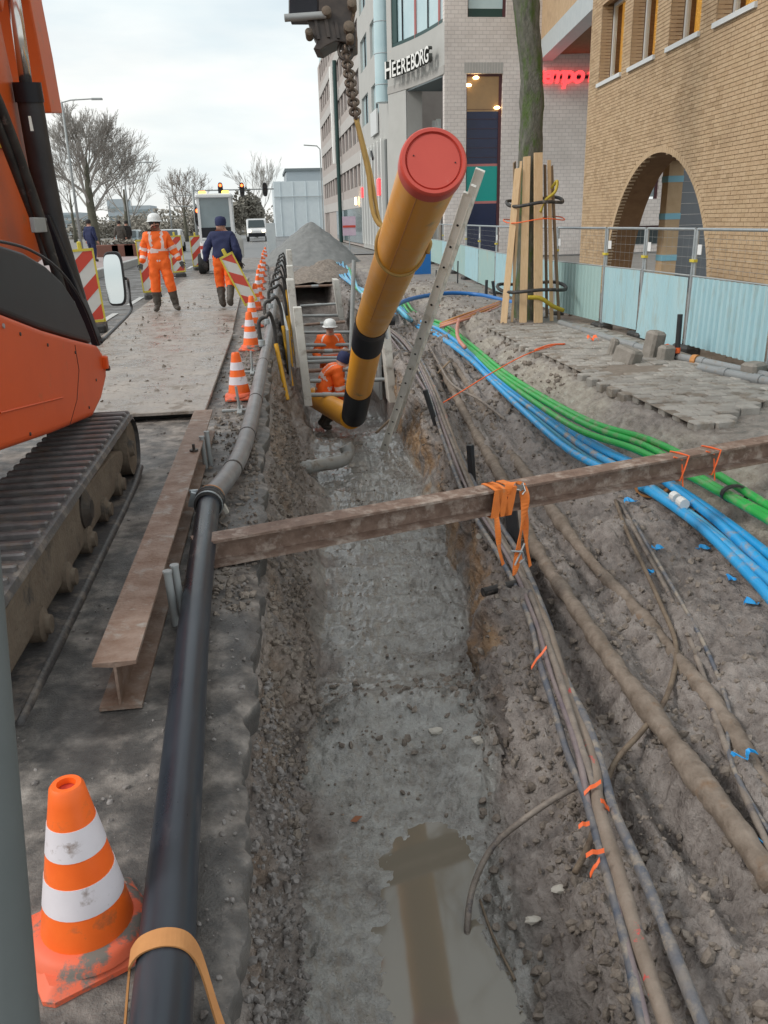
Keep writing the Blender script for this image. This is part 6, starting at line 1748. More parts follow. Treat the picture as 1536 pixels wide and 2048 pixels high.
def torus(mb, c, ax, u, R1, R2, r, n=14, m_=6):
    # oval link: half axes R1 along ax, R2 along u
    pts = [c+ax*(R1*math.cos(2*math.pi*k/n))+u*(R2*math.sin(2*math.pi*k/n)) for k in range(n)]
    mb.tube(pts, r, m_, closed=True)
nl = 15; axc = (CE-HK).normalized(); u1 = axc.cross(Vector((0, 1, 0))).normalized(); u2 = axc.cross(u1)
for k in range(nl):
    c = HK.lerp(CE, (k+.5)/nl); q = MB(); torus(q, c, axc, u1 if k % 2 else u2, (CE-HK).length/nl*.70, .034, .0135)
    q.build('link', 'chain', ch_, org=CE, smooth=True)
q = MB(); torus(q, HK+axc*.03, axc, u1, .075, .05, .014); q.build('shackle', 'iron_dark', ch_, org=CE, smooth=True)

# ================================================================== LADDER
lf = Pz(766, 903, -1.15); lt_ = Pd(936, 388, 7.2)
lax = (lt_-lf).normalized()
view = (lf.lerp(lt_, .5)-Vector(CAMP)).normalized()
rdir = (view-lax*view.dot(lax)).normalized()          # rungs run away from the viewer
rdir = (rdir+ (lax.cross(view)).normalized()*-.10).normalized()
wdir = lax.cross(rdir).normalized()
Ll = (lt_-lf).length
ld = thing('ladder', 'pale aluminium ladder leaning out of the trench beside the yellow pipe', 'ladder', lf)
for s_ in (0, 1):
    o_ = lf+rdir*(.36*s_)
    q = MB()
    hw_, tk = .045, .024
    pts = [o_-wdir*hw_, o_+wdir*hw_, o_+wdir*hw_+lax*Ll, o_-wdir*hw_+lax*Ll]
    q.prism(pts, rdir*tk)
    q.prism([o_-wdir*hw_-rdir*.006, o_-wdir*(hw_-.010)-rdir*.006, o_-wdir*(hw_-.010)-rdir*.006+lax*Ll, o_-wdir*hw_-rdir*.006+lax*Ll], rdir*.0065)
    q.prism([o_+wdir*(hw_-.010)-rdir*.006, o_+wdir*hw_-rdir*.006, o_+wdir*hw_-rdir*.006+lax*Ll, o_+wdir*(hw_-.010)-rdir*.006+lax*Ll], rdir*.0065)
    q.build('side_rail', 'alu', ld, org=lf, bevel=.002)
nr_ = int(Ll/.26)
for k in range(nr_):
    c = lf+lax*(.16+k*.26); q = MB(); q.tube([c+rdir*.012, c+rdir*.37], .016, 10); rg_ = q.build('rung', 'alu', ld, org=lf, smooth=True, angle=50)
    q = MB(); q.lathe([(0, 0), (.012, 0), (.012, .004), (0, .004)], c-rdir*.002, axis=-rdir, n=10); q.build('rivet_hole', 'dark_hole', rg_, org=lf)
q = MB(); c = lt_; q.prism([c-wdir*.045, c+wdir*.0, c+wdir*.0+lax*.09, c-wdir*.045+lax*.09], rdir*.03); q.build('top_hook', 'alu', ld, org=lf)
# shovel-like hook tool at the trench wall
q = MB(); a = Pz(752, 866, -1.12); q.tube([a, a+Vector((.22, .15, .14))], .018, 6); q.tube([a+Vector((.22, .15, .14)), Py(900, 722, a.y+.4)], .014, 6); tag(q.build('shovel', 'wood_old', org=a), 'thin wooden tool handle leaning at the right trench wall', 'tool')

# ================================================================== TRENCH SHORING
def sboard(px0, py_b, px1, py_t, Y, wd, lab, side, th=.12):
    p0_, p1_ = Py(px0, py_b, Y), Py(px1, py_t, Y+.05)
    q_ = MB(); dv = Vector((0, wd, 0))
    q_.prism([p0_, p0_+dv, p1_+dv, p1_], Vector((th*side, 0, 0)))
    return tag(q_.build('shoring_board', 'board_white', org=p0_, bevel=.006), lab, 'board', 'white shoring boards')
SB = [((625, 812, 603, 615, 12.3, .22), 'nearest left shoring board', -1), ((607, 735, 588, 560, 14.2, .5), 'second left shoring board', -1), ((602, 690, 586, 532, 17.0, .5), 'third left shoring board', -1), ((594, 640, 583, 500, 20.5, .6), 'farthest left shoring board standing high above the ground', -1)]
for a, l, s_ in SB: sboard(*a, l, s_)
for a, l, s_ in [((779, 806, 763, 640, 12.4, .35), 'nearest right shoring board behind the black and yellow pipe', 1), ((742, 720, 728, 590, 15.0, .5), 'second right shoring board beside the pipe', 1), ((680, 640, 668, 560, 21.0, .7), 'farthest right shoring board with a square top', 1)]:
    sboard(*a, l, s_)
# steel walers behind the boards
for (px, py, pt, Y, s_, lab) in ((590, 800, 660, 13.0, -1, 'grey steel sheet behind the left shoring boards'), (757, 800, 700, 13.6, 1, 'grey steel sheet behind the right shoring boards')):
    a = Py(px, py, Y); zt_ = Py(px, pt, Y).z
    q = MB(); q.box((a.x+s_*.05, Y+2.4, (a.z+zt_)/2), (.035, 4.8, zt_-a.z)); tag(q.build('steel_sheet', 'galv_dull', org=a), lab, 'sheet')
stry = [(592, 13.0), (592, 13.9), (552, 12.7), (735, 15.0), (715, 15.9), (690, 17.2), (667, 18.4), (645, 20.0), (628, 21.5), (606, 24.0), (778, 13.3)]
struts = [(790, 12.9, 605, 700), (762, 13.4, 620, 770), (742, 14.0, 612, 775), (724, 14.8, 615, 775), (716, 15.4, 615, 770), (703, 16.0, 612, 700), (690, 16.8, 612, 700), (665, 18.6, 606, 700), (650, 19.8, 604, 690), (632, 21.5, 602, 680), (612, 23.5, 600, 672), (574, 25.5, 590, 668)]
for k, (py, Y, x0_, x1_) in enumerate(struts):
    a, b_ = Py(x0_, py, Y), Py(x1_, py-rnd.uniform(0, 8), Y)
    q = MB(); q.tube([a, a.lerp(b_, .5), b_], .035, 8); t_ = thing('trench_strut', ['lowest', 'second', 'third', 'fourth', 'fifth', 'sixth', 'seventh', 'eighth', 'ninth', 'tenth', 'eleventh', 'uppermost and farthest'][k]+' steel strut from the front bracing the shored trench', 'strut', a, 'trench struts')
    q.build('bar', 'steel_rust' if k % 3 == 2 else 'galv_dull', t_, org=a, smooth=True, angle=50)
    q = MB(); q.tube([a.lerp(b_, .42), a.lerp(b_, .60)], .042, 8); q.build('sleeve', 'galv_dull', t_, org=a, smooth=True, angle=50)

# ================================================================== CABLES
def cable(name, label, pts, r, mat, cat='cable', group=None, n=10, sub=6, wob=0.0, seed=0):
    P = smooth_path(pts, sub)
    if wob:
        rg_ = random.Random(seed)
        ph = [rg_.uniform(0, 6.3) for _ in range(4)]
        P = [p+Vector((wob*math.sin(i*.55+ph[0])*.6+wob*math.sin(i*.21+ph[1]), 0, wob*.5*math.sin(i*.37+ph[2]))) for i, p in enumerate(P)]
    rl = r
    if name == 'old_pipe':
        P = [P[i].lerp(P[i+1], f_) for i in range(len(P)-1) for f_ in (0, .25, .5, .75)]+[P[-1]]
        aa = np.array([p[:] for p in P]); nn_ = fbm(aa[:, 0], aa[:, 1], aa[:, 2], 5.0, 4, .6, 200+seed); rl = [float(r*(1+.55*v)) for v in nn_]
    elif 'muddy' in name:
        aa = np.array([p[:] for p in P]); nn_ = fbm(aa[:, 0], aa[:, 1], aa[:, 2], 9.0, 3, .6, 200+seed); rl = [float(r*(1+.30*v)) for v in nn_]
    q_ = MB(); q_.tube(P, rl, n)
    return tag(q_.build(name, mat, org=P[0], smooth=True), label, cat, group)
ledge = lambda Y: float(np.interp(Y, [0, 4, 6, 9, 12, 18, 25], [-.42, -.40, -.38, -.36, -.33, -.25, -.14]))
def on_ledge(px, py, dz=0):
    z_ = -.38
    for _ in range(6):
        p = Pz(px, py, z_+dz); z_ = ledge(p.y)
    return p
blue_px = [(1680, 1290), (1600, 1215), (1536, 1155), (1420, 1052), (1330, 985), (1290, 958), (1172, 900), (1066, 822), (996, 766), (940, 712), (880, 667), (820, 641), (788, 612), (772, 588)]
green_px = [(1680, 1135), (1600, 1075), (1536, 1035), (1450, 985), (1370, 938), (1280, 893), (1172, 858), (1066, 797), (996, 748), (945, 702), (885, 655), (825, 632), (800, 600)]
def on_bank(px, py, dz=0):
    z_ = -.2
    for _ in range(8):
        p = Pz(px, py, z_+dz); z_ = float(np.interp(p.y, [0, 4, 7, 9, 12, 18, 25], [-.21, -.21, -.22, -.29, -.29, -.22, -.12]))
    return p
def bundle(px_list, offs, r, mats, name, labels, group, dz0):
    base = [(on_bank if 'green' in name else on_ledge)(px, py, dz0) for px, py in px_list]
    for k, (ox, oz) in enumerate(offs):
        pts = []
        for i, p in enumerate(base):
            t = (base[min(i+1, len(base)-1)]-base[max(i-1, 0)]); sd_ = Vector((t.y, -t.x, 0)).normalized()
            sgn = 1 if sd_.x > 0 else -1
            wx = ox*(1+.35*math.sin(i*1.3+k*2))+.02*math.sin(i*.9+k*1.7)
            pts.append(p+sd_*sgn*wx+Vector((0, 0, oz+.012*math.sin(i*1.1+k))))
        cable(name, labels[k], pts, r, mats[k], group=group)
bundle(blue_px, [(-.105, .0), (-.035, .01), (.035, .045), (.105, .03), (.0, -.03)], .033, ['cable_blue', 'cable_blue_mud', 'cable_blue', 'cable_blue', 'cable_sky'], 'blue_conduit',
       ['lowest blue conduit of the bundle, nearest the trench', 'mud smeared blue conduit second from the trench', 'blue conduit in the middle of the bundle, lying on top', 'blue conduit of the bundle nearest the green ones', 'paler blue conduit underneath the bundle'], 'blue conduits under the crossing beam', .03)
bundle(green_px, [(-.05, 0), (.015, .015), (.07, .045)], .030, ['cable_green', 'cable_green', 'cable_green'], 'green_conduit',
       ['green conduit nearest the blue bundle', 'green conduit in the middle of the three', 'green conduit closest to the pavement bank'], 'green conduits under the crossing beam', .05)
for k, (px, py, r_, dz, mt_, lab) in enumerate(((1470, 988, .075, .06, 'black_rubber', 'black strap round the green conduits'), (1305, 972, .11, .05, 'strap_tan', 'rust brown strap round the blue conduits below the beam'))):
    p = (on_bank if 'green' in lab else on_ledge)(px, py, dz); q = MB()
    ax_ = ((on_bank if 'green' in lab else on_ledge)(px+40, py+30, dz)-p).normalized(); u_ = ax_.cross(Vector((0, 0, 1))).normalized(); v_ = u_.cross(ax_)
    pts = [p+u_*(r_*1.25*math.cos(2*math.pi*i/14))+v_*(r_*.8*math.sin(2*math.pi*i/14)) for i in range(14)]
    pts.append(pts[0]); q.ribbon(pts, ax_*.04, .012)
    tag(q.build('conduit_strap', mt_, org=p), lab, 'strap')
p = on_ledge(1358, 1000, .085); d = (on_ledge(1420, 1052, .085)-on_ledge(1340, 990, .085)).normalized()
for (a_, b_, lab) in ((-.10, -.03, 'white sleeve on a blue conduit, the one nearer the beam'), (.02, .10, 'white sleeve on a blue conduit, the one farther from the beam')):
    q = MB(); q.tube([p+d*a_, p+d*b_], .038, 12); tag(q.build('conduit_sleeve', 'white_tag', org=p), lab, 'sleeve')
# brown cable bundle lying along the bench edge
bz = lambda Y: float(np.interp(Y, [0, 1.7, 2.8, 4, 5.2, 9, 12, 16], [-.74, -.70, -.66, -.60, -.57, -.48, -.34, -.2]))
def on_bench(px, py, dz=0):
    z_ = -.6
    for _ in range(8):
        p = Pz(px, py, z_+dz); z_ = bz(p.y)
    return p
brown = [(735, 640), (785, 665), (822, 705), (862, 780), (892, 860), (942, 985), (1015, 1115), (1072, 1235), (1103, 1330), (1142, 1440), (1172, 1550)]
ends = [[(1185, 1640), (1232, 1830), (1285, 2060), (1300, 2200)], [(1188, 1650), (1240, 1850), (1296, 2060), (1310, 2200)], [(1205, 1640), (1262, 1830), (1335, 2060), (1360, 2200)], [(1205, 1640), (1262, 1830), (1335, 2070), (1350, 2200)], [(1232, 1640), (1312, 1810), (1412, 2060), (1450, 2200)]]
cm_ = ['cable_mud_blue', 'cable_mud_purple', 'cable_mud', 'cable_mud_red', 'cable_mud_blue']
cl_ = ['left muddy cable of the long bundle with dark blue patches', 'thin violet grey cable of the long bundle', 'brown muddy cable in the middle of the long bundle', 'thick mud caked cable with red paint marks', 'dark blue cable leaving the bundle to the right']
rr_ = [.018, .014, .018, .030, .022]
for k in range(5):
    off = (-.055, -.022, .008, .034, .064)[k]; oz = (.0, .025, .03, .0, .0)[k]
    pts = []
    for i, (px, py) in enumerate(brown):
        p = on_bench(px, py, .03); pts.append(p+Vector((off*(1+.25*math.sin(i*1.7+k)), 0, oz+.006*math.sin(i*2+k*2))))
    pts += [on_bench(px, py, .02) for px, py in ends[k]]
    cable('muddy_cable', cl_[k], pts, rr_[k], cm_[k], group='long muddy cable bundle', wob=.006, seed=k)
for k, (px, py, lab) in enumerate(((860, 775, 'pink grey cable pair left of the bundle near the ladder'), (905, 812, 'bent grey cable right of the bundle near the ladder'))):
    pts = [on_bench(x, y, .03) for x, y in (((770, 660), (815, 722), (850, 780), (880, 835), (905, 905)) if k == 0 else ((858, 690), (880, 730), (905, 770), (960, 800), (1010, 840)))]
    cable('thin_cable', lab, pts, .016, 'cable_mud_purple' if k == 0 else 'cable_mud', wob=.004, seed=20+k)
# old caked pipes on the bench
sz_ = lambda px, py, z0=-.55: Pz(px, py, z0)
def soilp(px, py, dz):
    z_ = -.55
    for _ in range(8):
        p = Pz(px, py, z_+dz); z_ = soil_z(p.x, p.y)*.5+z_*.5
    return p
cable('old_pipe', 'thick mud caked pipe crossing the bench right of the cable bundle', [soilp(x, y, .025) for x, y in ((880, 735), (925, 820), (985, 925), (1050, 1050), (1120, 1170), (1200, 1290), (1300, 1430), (1385, 1535), (1460, 1640), (1560, 1770))], .052, 'old_pipe', 'pipe', wob=.010, seed=31, n=14)
cable('old_pipe', 'second mud caked pipe nearer the blue conduits', [soilp(x, y, .0) for x, y in ((905, 730), (975, 830), (1060, 960), (1160, 1090), (1270, 1220), (1370, 1340), (1450, 1450), (1560, 1610))], .046, 'old_pipe', 'pipe', wob=.014, seed=32, n=14)
cable('dark_cable', 'dark cable bending sharply down from the old pipes to the bundle', [soilp(x, y, .05) for x, y in ((1232, 1000), (1262, 1080), (1318, 1200), (1350, 1290), (1335, 1390), (1290, 1455), (1235, 1520), (1205, 1590), (1180, 1680), (1148, 1745))], .014, 'root', wob=.004, seed=33)
cable('dark_cable', 'pair of thin grey cables running down to the right edge, left one', [soilp(x, y, .03) for x, y in ((1245, 1010), (1330, 1170), (1400, 1330), (1440, 1470), (1480, 1570), (1550, 1720))], .016, 'cable_mud', wob=.006, seed=34)
cable('dark_cable', 'pair of thin grey cables running down to the right edge, right one', [soilp(x, y, .03) for x, y in ((1270, 1040), (1360, 1200), (1430, 1340), (1455, 1420), (1458, 1500), (1500, 1600), (1560, 1690))], .012, 'cable_mud_blue', wob=.006, seed=35)
cable('dark_cable', 'curved dark cable dipping into the puddle', [Pz(1160, 1570, -.70), Pz(1105, 1600, -.74), Pz(1045, 1640, -.80), Pz(985, 1695, -.93), Pz(948, 1770, -1.04), Pz(935, 1850, -1.13), Pz(932, 1900, -1.2)], .014, 'cable_mud', wob=.002, seed=36)
cable('dark_cable', 'thin root like cable in the mud right of the puddle', [soilp(960, 1800, .01), soilp(985, 1870, .01), soilp(1030, 1960, .01)], .006, 'root', seed=37)
# blue hose arcing over the soil by the ladder, far cables
cable('blue_hose', 'smooth blue hose arching over the soil behind the ladder', [Pz(740, 665, -.2), Pz(770, 628, .0), Pz(805, 604, .08), Pz(850, 592, .1), Pz(905, 586, .1), Pz(960, 590, .05), Pz(1005, 600, .02), Pz(1030, 606, .0)], .045, 'hose_blue', 'hose')
rgc = random.Random(77)
fl = ['uppermost', 'second', 'third', 'fourth', 'fifth', 'sixth', 'seventh', 'lowest']
for k in range(8):
    o_ = rgc.uniform(-6, 6)
    pts = [Pz(668+k*5+o_, 512+k*4, .05), Pz(675+k*6, 540+k*5+o_, .0), Pz(700+k*6, 566+k*4, -.02), Pz(745+k*5, 585+k*3, .0), Pz(780+k*3, 602+k*3+o_*.3, .02), Pz(800+k*3, 625+k*2, -.1), Pz(828, 640, -.2)]
    cable('far_conduit', fl[k]+' pale blue conduit of the far heap behind the yellow pipe', pts, .035, 'cable_green' if k == 6 else ('cable_sky' if k % 2 else 'cable_blue_mud'), group='far blue conduit heap', n=7, wob=.02, seed=50+k)
for k in range(4):
    pts = [Pz(1000, 603+k*3, .03), Pz(960, 618+k*4, .04), Pz(915, 635+k*3, .0), Pz(880, 648+k*2, -.1)]
    cable('orange_conduit', ['top', 'second', 'third', 'bottom'][k]+' pale orange conduit running from the staked tree to the blue bundle', pts, .022, 'conduit_pink' if k % 2 else 'strap_tan', group='orange conduits by the tree', n=7, wob=.01, seed=70+k)
cable('pink_tube', 'short pink tube hanging down near the orange conduits', [Pz(918, 638, .0), Pz(914, 660, -.04), Pz(918, 680, -.08), Pz(930, 695, -.1)], .030, 'conduit_pink', 'tube')
cable('orange_string', 'orange guide string stretched from the bank to the cable bundle', [Pz(1110, 690, .03), Pz(1050, 710, .0), Pz(980, 748, -.15), Pz(920, 785, -.32), Pz(882, 808, -.42)], .008, 'tape_orange', 'string', n=5)
cable('orange_string', 'orange string lying slack over the setts by the black post', [Pz(1130, 688, .02), Pz(1100, 690, .03), Pz(1070, 700, .01)], .012, 'tape_orange', 'string', n=5)
# tapes and scraps
def scrap(name, label, px, py, z, size, mat, rot=0.0, curl=.3, cat='scrap', group=None):
    p = soilp(px, py, z) if z is not None else Pz(px, py, .02)
    q_ = MB(); n = 8
    rs_ = random.Random(px*7+py)
    pts = [p+Vector((math.cos(rot)*size[0]*(i/n-.5)+rs_.uniform(-.006, .006), math.sin(rot)*size[0]*(i/n-.5)+.03*math.sin(i*1.1+px), .012+curl*size[0]*.25*math.sin(i/n*5+px))) for i in range(n+1)]
    q_.ribbon(pts, [Vector((-math.sin(rot+.8*math.sin(i+py))*size[1], math.cos(rot)*size[1], size[1]*math.sin(i*.9+px)))*(.35+.5*math.sin(math.pi*(i+.6)/(n+1.2)))*rs_.uniform(.7, 1.1) for i in range(n+1)], .003)
    return tag(q_.build(name, mat, org=p), label, cat, group)
for (px, py, s_, rt, lab) in ((1262, 1005, .12, -.3, 'blue tape scrap just below the beam left of the conduits'), (1315, 1098, .08, .4, 'small blue tape scrap on the bench slope'), (1298, 1148, .09, .6, 'blue tape scrap with a red tip lower on the slope'), (1405, 1098, .10, -.6, 'blue tape scrap under the blue conduits'), (1490, 1515, .14, .35, 'curled blue tape on the thin grey cables'), (1500, 1208, .10, -.7, 'blue tape scrap near the right edge below the conduits'), (1527, 1690, .06, .1, 'blue tape at the right edge low down'), (1462, 1160, .05, -.4, 'tiny blue tape scrap below the conduits')):
    scrap('blue_tape', lab, px, py, .03, (s_, .035), 'tape_blue', rt, group='blue tape scraps')
for (px, py, s_, rt, lab) in ((1078, 1315, .14, .9, 'orange tape tied round the cable bundle at mid height'), (1185, 1575, .09, .5, 'orange tape at the crossing of the dark cable'), (1210, 1610, .08, -1.0, 'orange tape under the dark cable crossing'), (1190, 1706, .08, .0, 'orange tape on the left cable below the crossing'), (1168, 1650, .05, .1, 'pale orange tape bit left of the crossing'), (1190, 1735, .07, 1.0, 'orange tape end hanging below the crossing')):
    p = on_bench(px, py, .07); q = MB(); v_ = Vector((math.cos(rt), .2, math.sin(rt)*.9)).normalized()*s_*.5
    q.ribbon([p-v_, p-v_*.3+Vector((0, 0, .01)), p+v_*.3, p+v_], Vector((.002, .012, .012)), .004)
    tag(q.build('orange_tape', 'tape_orange', org=p), lab, 'tape', 'orange tape markers')
for (px, py, s_, lab) in ((1185, 680, .16, 'crumpled orange tape on the setts'), (1320, 703, .12, 'orange tape between the concrete blocks and the post'), (870, 612, .2, 'orange net scrap behind the ladder'), (1000, 565, .3, 'orange net lying left of the staked tree')):
    p = Pz(px, py, .02); q = MB(); q.ribbon([p+Vector((s_*(i/6-.5), .02*math.sin(i*2), .03+.03*math.sin(i*1.7))) for i in range(7)], Vector((0, .05, .03)), .004); tag(q.build('orange_net', 'tape_orange', org=p), lab, 'tape')
for (px, py, z, s_, lab) in ((872, 1462, -.93, .04, 'white crumpled scrap in the middle of the trench mud'), (958, 1480, -.88, .04, 'small white scrap right of the crumpled one'), (1065, 1840, -.84, .03, 'pale stone in the mud right of the puddle'), (1120, 1778, -.80, .035, 'short pale tube bit in the mud by the bundle')):
    p = soilp(px, py, .012); q = MB()
    bm = bmesh.new(); bmesh.ops.create_icosphere(bm, subdivisions=2, radius=s_)
    rg_ = random.Random(px)
    for v in bm.verts: v.co = Vector((v.co.x*1.2, v.co.y*.7, v.co.z*.5))*rg_.uniform(.75, 1.15)
    q.add([v.co+p for v in bm.verts], [[x.index for x in f.verts] for f in bm.faces]); bm.free()
    tag(q.build('white_scrap', 'scrap_white', org=p), lab, 'scrap')
q = MB(); p = soilp(712, 1643, .0); q.add([p+Vector(v) for v in ((-.03, 0, .005), (0, -.02, .012), (.035, .01, .02), (.0, .025, .014))], [(0, 1, 2, 3)]); tag(q.build('dead_leaf', 'leaf_brown', org=p), 'brown dead leaf on the wet mud left of the puddle', 'leaf')
# black pipe ends and posts beside the cable bundle
for (a, b_, r_, mt_, lab) in (((945, 965), (940, 890), .035, 'black_plastic', 'dark square post standing behind the beam by the bundle'), ((872, 850), (850, 780), .03, 'black_plastic', 'leaning dark stake under the cable bundle near the ladder'), ((1028, 1085), (1020, 1010), .05, 'black_plastic', 'black tube end below the strap under the crossing beam')):
    p0_ = on_bench(a[0], a[1], -.05); p1_ = Py(b_[0], b_[1], p0_.y); q = MB(); q.tube([p0_, p1_], r_, 4 if 'square' in lab else 10); tag(q.build('dark_post', mt_, org=p0_), lab, 'post')
p0_ = on_bench(1000, 1178, .02); q = MB(); q.tube([p0_+Vector((-.12, -.03, .0)), p0_+Vector((.2, .06, .01))], .03, 10); tag(q.build('dark_tube', 'black_rubber', org=p0_), 'short dark tube lying at the bench edge under the strap', 'tube')
p0_ = Pz(958, 1072, -.62); q = MB(); q.lathe([(0, 0), (.022, 0), (.022, .03), (0, .03)], p0_, axis=(-.3, -1, .2), n=10); tag(q.build('pipe_stub', 'scrap_white', org=p0_), 'small white pipe end in the trench wall below the beam', 'pipe')

# ================================================================== STEEL ROAD PLATES
def plate(name, label, x0, y0, x1, y1, z, rot=0.0):
    q_ = MB(); n = 16
    t_ = thing(name, label, 'plate', (x0, y0, z), 'steel road plates')
    q_.cbox(((x0+x1)/2, (y0+y1)/2, z), (x1-x0, y1-y0, .03), .006, Matrix.Rotation(rot, 3, 'Z')); q_.build('sheet', 'plate_steel', t_, org=t_.location)
    return t_
p = Pz(418, 820, .08)
plate('road_plate', 'muddy steel road plate with a raised front edge behind the excavator track', p.x-1.9, p.y, p.x, p.y+6.0, .07, R(-.6))
plate('road_plate', 'second muddy steel road plate where the workers walk', p.x-2.1, p.y+6.15, p.x-.02, p.y+13.5, .045, R(.4))
plate('road_plate', 'farthest muddy steel road plate towards the white machine', p.x-2.0, p.y+13.7, p.x+.02, p.y+20.5, .03)
q = MB(); q.box((p.x-.9, p.y+.15, .03), (1.7, .12, .05)); tag(q.build('plate_gap_shade', 'gap_black', org=(p.x-.9, p.y+.15, .0)), 'black strip added as the shaded gap under the front edge of the near road plate', 'shade')  # black bar put in to paint the dark gap below the plate

# ================================================================== EXCAVATOR
XO = Vector((-1.9, 4.6, 0))
ex = thing('excavator', 'orange crawler excavator cut off by the left edge of the picture', 'excavator', XO)
def track(xr, wdt):
    zc, hr, y0, y1 = .235, .225, 2.72, 5.82
    loop = []
    n = 14
    for k in range(40): loop.append((y0+(y1-y0)*k/40, zc+hr, 0.0))
    for k in range(n): t = math.pi*k/n; loop.append((y1+hr*1.15*math.sin(t), zc+hr*math.cos(t), t))
    for k in range(40): loop.append((y1-(y1-y0)*k/40, zc-hr, math.pi))
    for k in range(n): t = math.pi+math.pi*k/n; loop.append((y0+hr*1.15*math.sin(t), zc+hr*math.cos(t), t))
    q = MB(); vs, fs = [], []
    N_ = len(loop)
    prof = [(0, -.028), (.012, .0), (.03, .006), (wdt-.03, .006), (wdt-.012, 0), (wdt, -.028)]
    for (y, z, t) in loop:
        ny, nz_ = math.sin(t), math.cos(t)
        for (dx, dn) in prof:
            vs.append((xr-dx, y+ny*dn, z+nz_*dn))
    m_ = len(prof)
    for i in range(N_):
        i2 = (i+1) % N_
        for j in range(m_-1):
            fs.append((i*m_+j, i*m_+j+1, i2*m_+j+1, i2*m_+j))
        fs.append((i*m_+m_-1, i*m_, i2*m_, i2*m_+m_-1))
    q.add(vs, fs); tk = q.build('track', 'track_rubber', ex, org=XO, smooth=True, angle=40)
    # grouser shoes on the belt
    pr_ = None
    tot = 2*(y1-y0)+2*math.pi*hr; step = tot/62
    q2 = MB(); q2.cbox((0, 0, 0), (wdt-.05, .038, .030), .008)
    for k in range(62):
        s_ = k*step
        if s_ < y1-y0: y, z, t = y0+s_, zc+hr, 0
        elif s_ < y1-y0+math.pi*hr: t = (s_-(y1-y0))/hr; y, z = y1+hr*1.15*math.sin(t), zc+hr*math.cos(t)
        elif s_ < 2*(y1-y0)+math.pi*hr: t = math.pi; y, z = y1-(s_-(y1-y0)-math.pi*hr), zc-hr
        else: t = math.pi+(s_-2*(y1-y0)-math.pi*hr)/hr; y, z = y0+hr*1.15*math.sin(t), zc+hr*math.cos(t)
        if abs(t-math.pi) < .02: continue
        if pr_ is None:
            pr_ = q2.build('track_shoe', 'track_shoe', tk); o = pr_
        else:
            o = pr_.copy(); COL.objects.link(o)
        o.location = Vector((xr-wdt/2, y+math.sin(t)*.016, z+math.cos(t)*.016))-XO; o.rotation_euler = (-t, 0, 0)
    # side frame, idler, rollers, lower rim
    q = MB(); poly = [Vector((xr-.05, y, z)) for y, z in ((2.75, .12), (2.95, .36), (3.6, .40), (4.7, .36), (5.35, .33), (5.62, .27), (5.62, .19), (5.3, .10))]
    q.prism(poly, Vector((-.3, 0, 0))); q.build('side_frame', 'track_frame', ex, org=XO, bevel=.02)
    q = MB(); q.lathe([(0, .03), (.05, .03), (.06, 0), (.13, -.01), (.185, .012), (.185, -.08), (0, -.08)], (xr-.03, 5.80, zc), axis=(1, 0, 0), n=28); q.build('idler_wheel', 'track_frame', ex, org=XO, smooth=True, angle=40)
    for y in (3.3, 3.8, 4.3, 4.8, 5.3):
        q = MB(); q.lathe([(0, .02), (.04, .02), (.045, 0), (.075, -.01), (.075, -.09), (0, -.09)], (xr-.02, y, .125), axis=(1, 0, 0), n=18); q.build('roller', 'track_frame', ex, org=XO, smooth=True, angle=40)
    q = MB(); q.lathe([(0, .02), (.05, .02), (.11, -.01), (.11, -.08), (0, -.08)], (xr-.03, 4.35, .28), axis=(1, 0, 0), n=20); q.build('bolt_plate', 'iron_dark', ex, org=XO)
    q = MB(); q.tube(smooth_path([(xr-.006, 2.72, .0), (xr-.002, 3.2, .008), (xr-.002, 4.4, .008), (xr-.002, 5.5, .010), (xr-.006, 5.95, .05)], 6), .028, 8); q.build('mud_rim', 'track_rubber', ex, org=XO, smooth=True)
track(-1.0, .46); track(-2.62, .46)
# house: orange lower panels
HX = -1.22
def hp(px, py): return Px(px, py, HX)
q = MB()
side = [hp(-140, 960), hp(0, 905), hp(110, 866), hp(188, 833), hp(204, 800), hp(214, 755), hp(212, 715), hp(196, 690), hp(150, 678), hp(90, 660), hp(30, 636), hp(-60, 600), hp(-140, 575)]
q.prism(side, Vector((-1.75, 0, 0))); hs = q.build('house_panel', 'exc_orange', ex, org=XO, bevel=.035)
for m_ in hs.modifiers: m_.segments = 4
q = MB()
for (a, b_) in (((0, 826), (125, 795)),):
    A_, B_ = Px(a[0], a[1], HX+.003), Px(b_[0], b_[1], HX+.003); q.tube([A_, B_], .005, 5)
q.build('panel_crease', 'exc_orange', hs, org=XO)
# dark cowl over it
q = MB()
cw_ = [hp(196, 687), hp(178, 640), hp(160, 600), hp(136, 562), hp(104, 530), hp(64, 505), hp(20, 490), hp(-60, 478), hp(-140, 475), hp(-140, 572), hp(-60, 597), hp(30, 633), hp(90, 657), hp(150, 675)]
q.prism([v+Vector((-.03, 0, 0)) for v in cw_], Vector((-1.2, 0, 0))); cwl = q.build('cowl', 'exc_dark', ex, org=XO, bevel=.03)
for m_ in cwl.modifiers: m_.segments = 4
edge_ = smooth_path([Px(x, y, HX-.02) for x, y in ((198, 690), (180, 640), (161, 598), (136, 560), (104, 527), (64, 502), (20, 487), (-60, 474))], 5)
q = MB(); q.tube(edge_, .008, 8); q.build('cowl_edge', 'exc_dark', ex, org=XO, smooth=True)
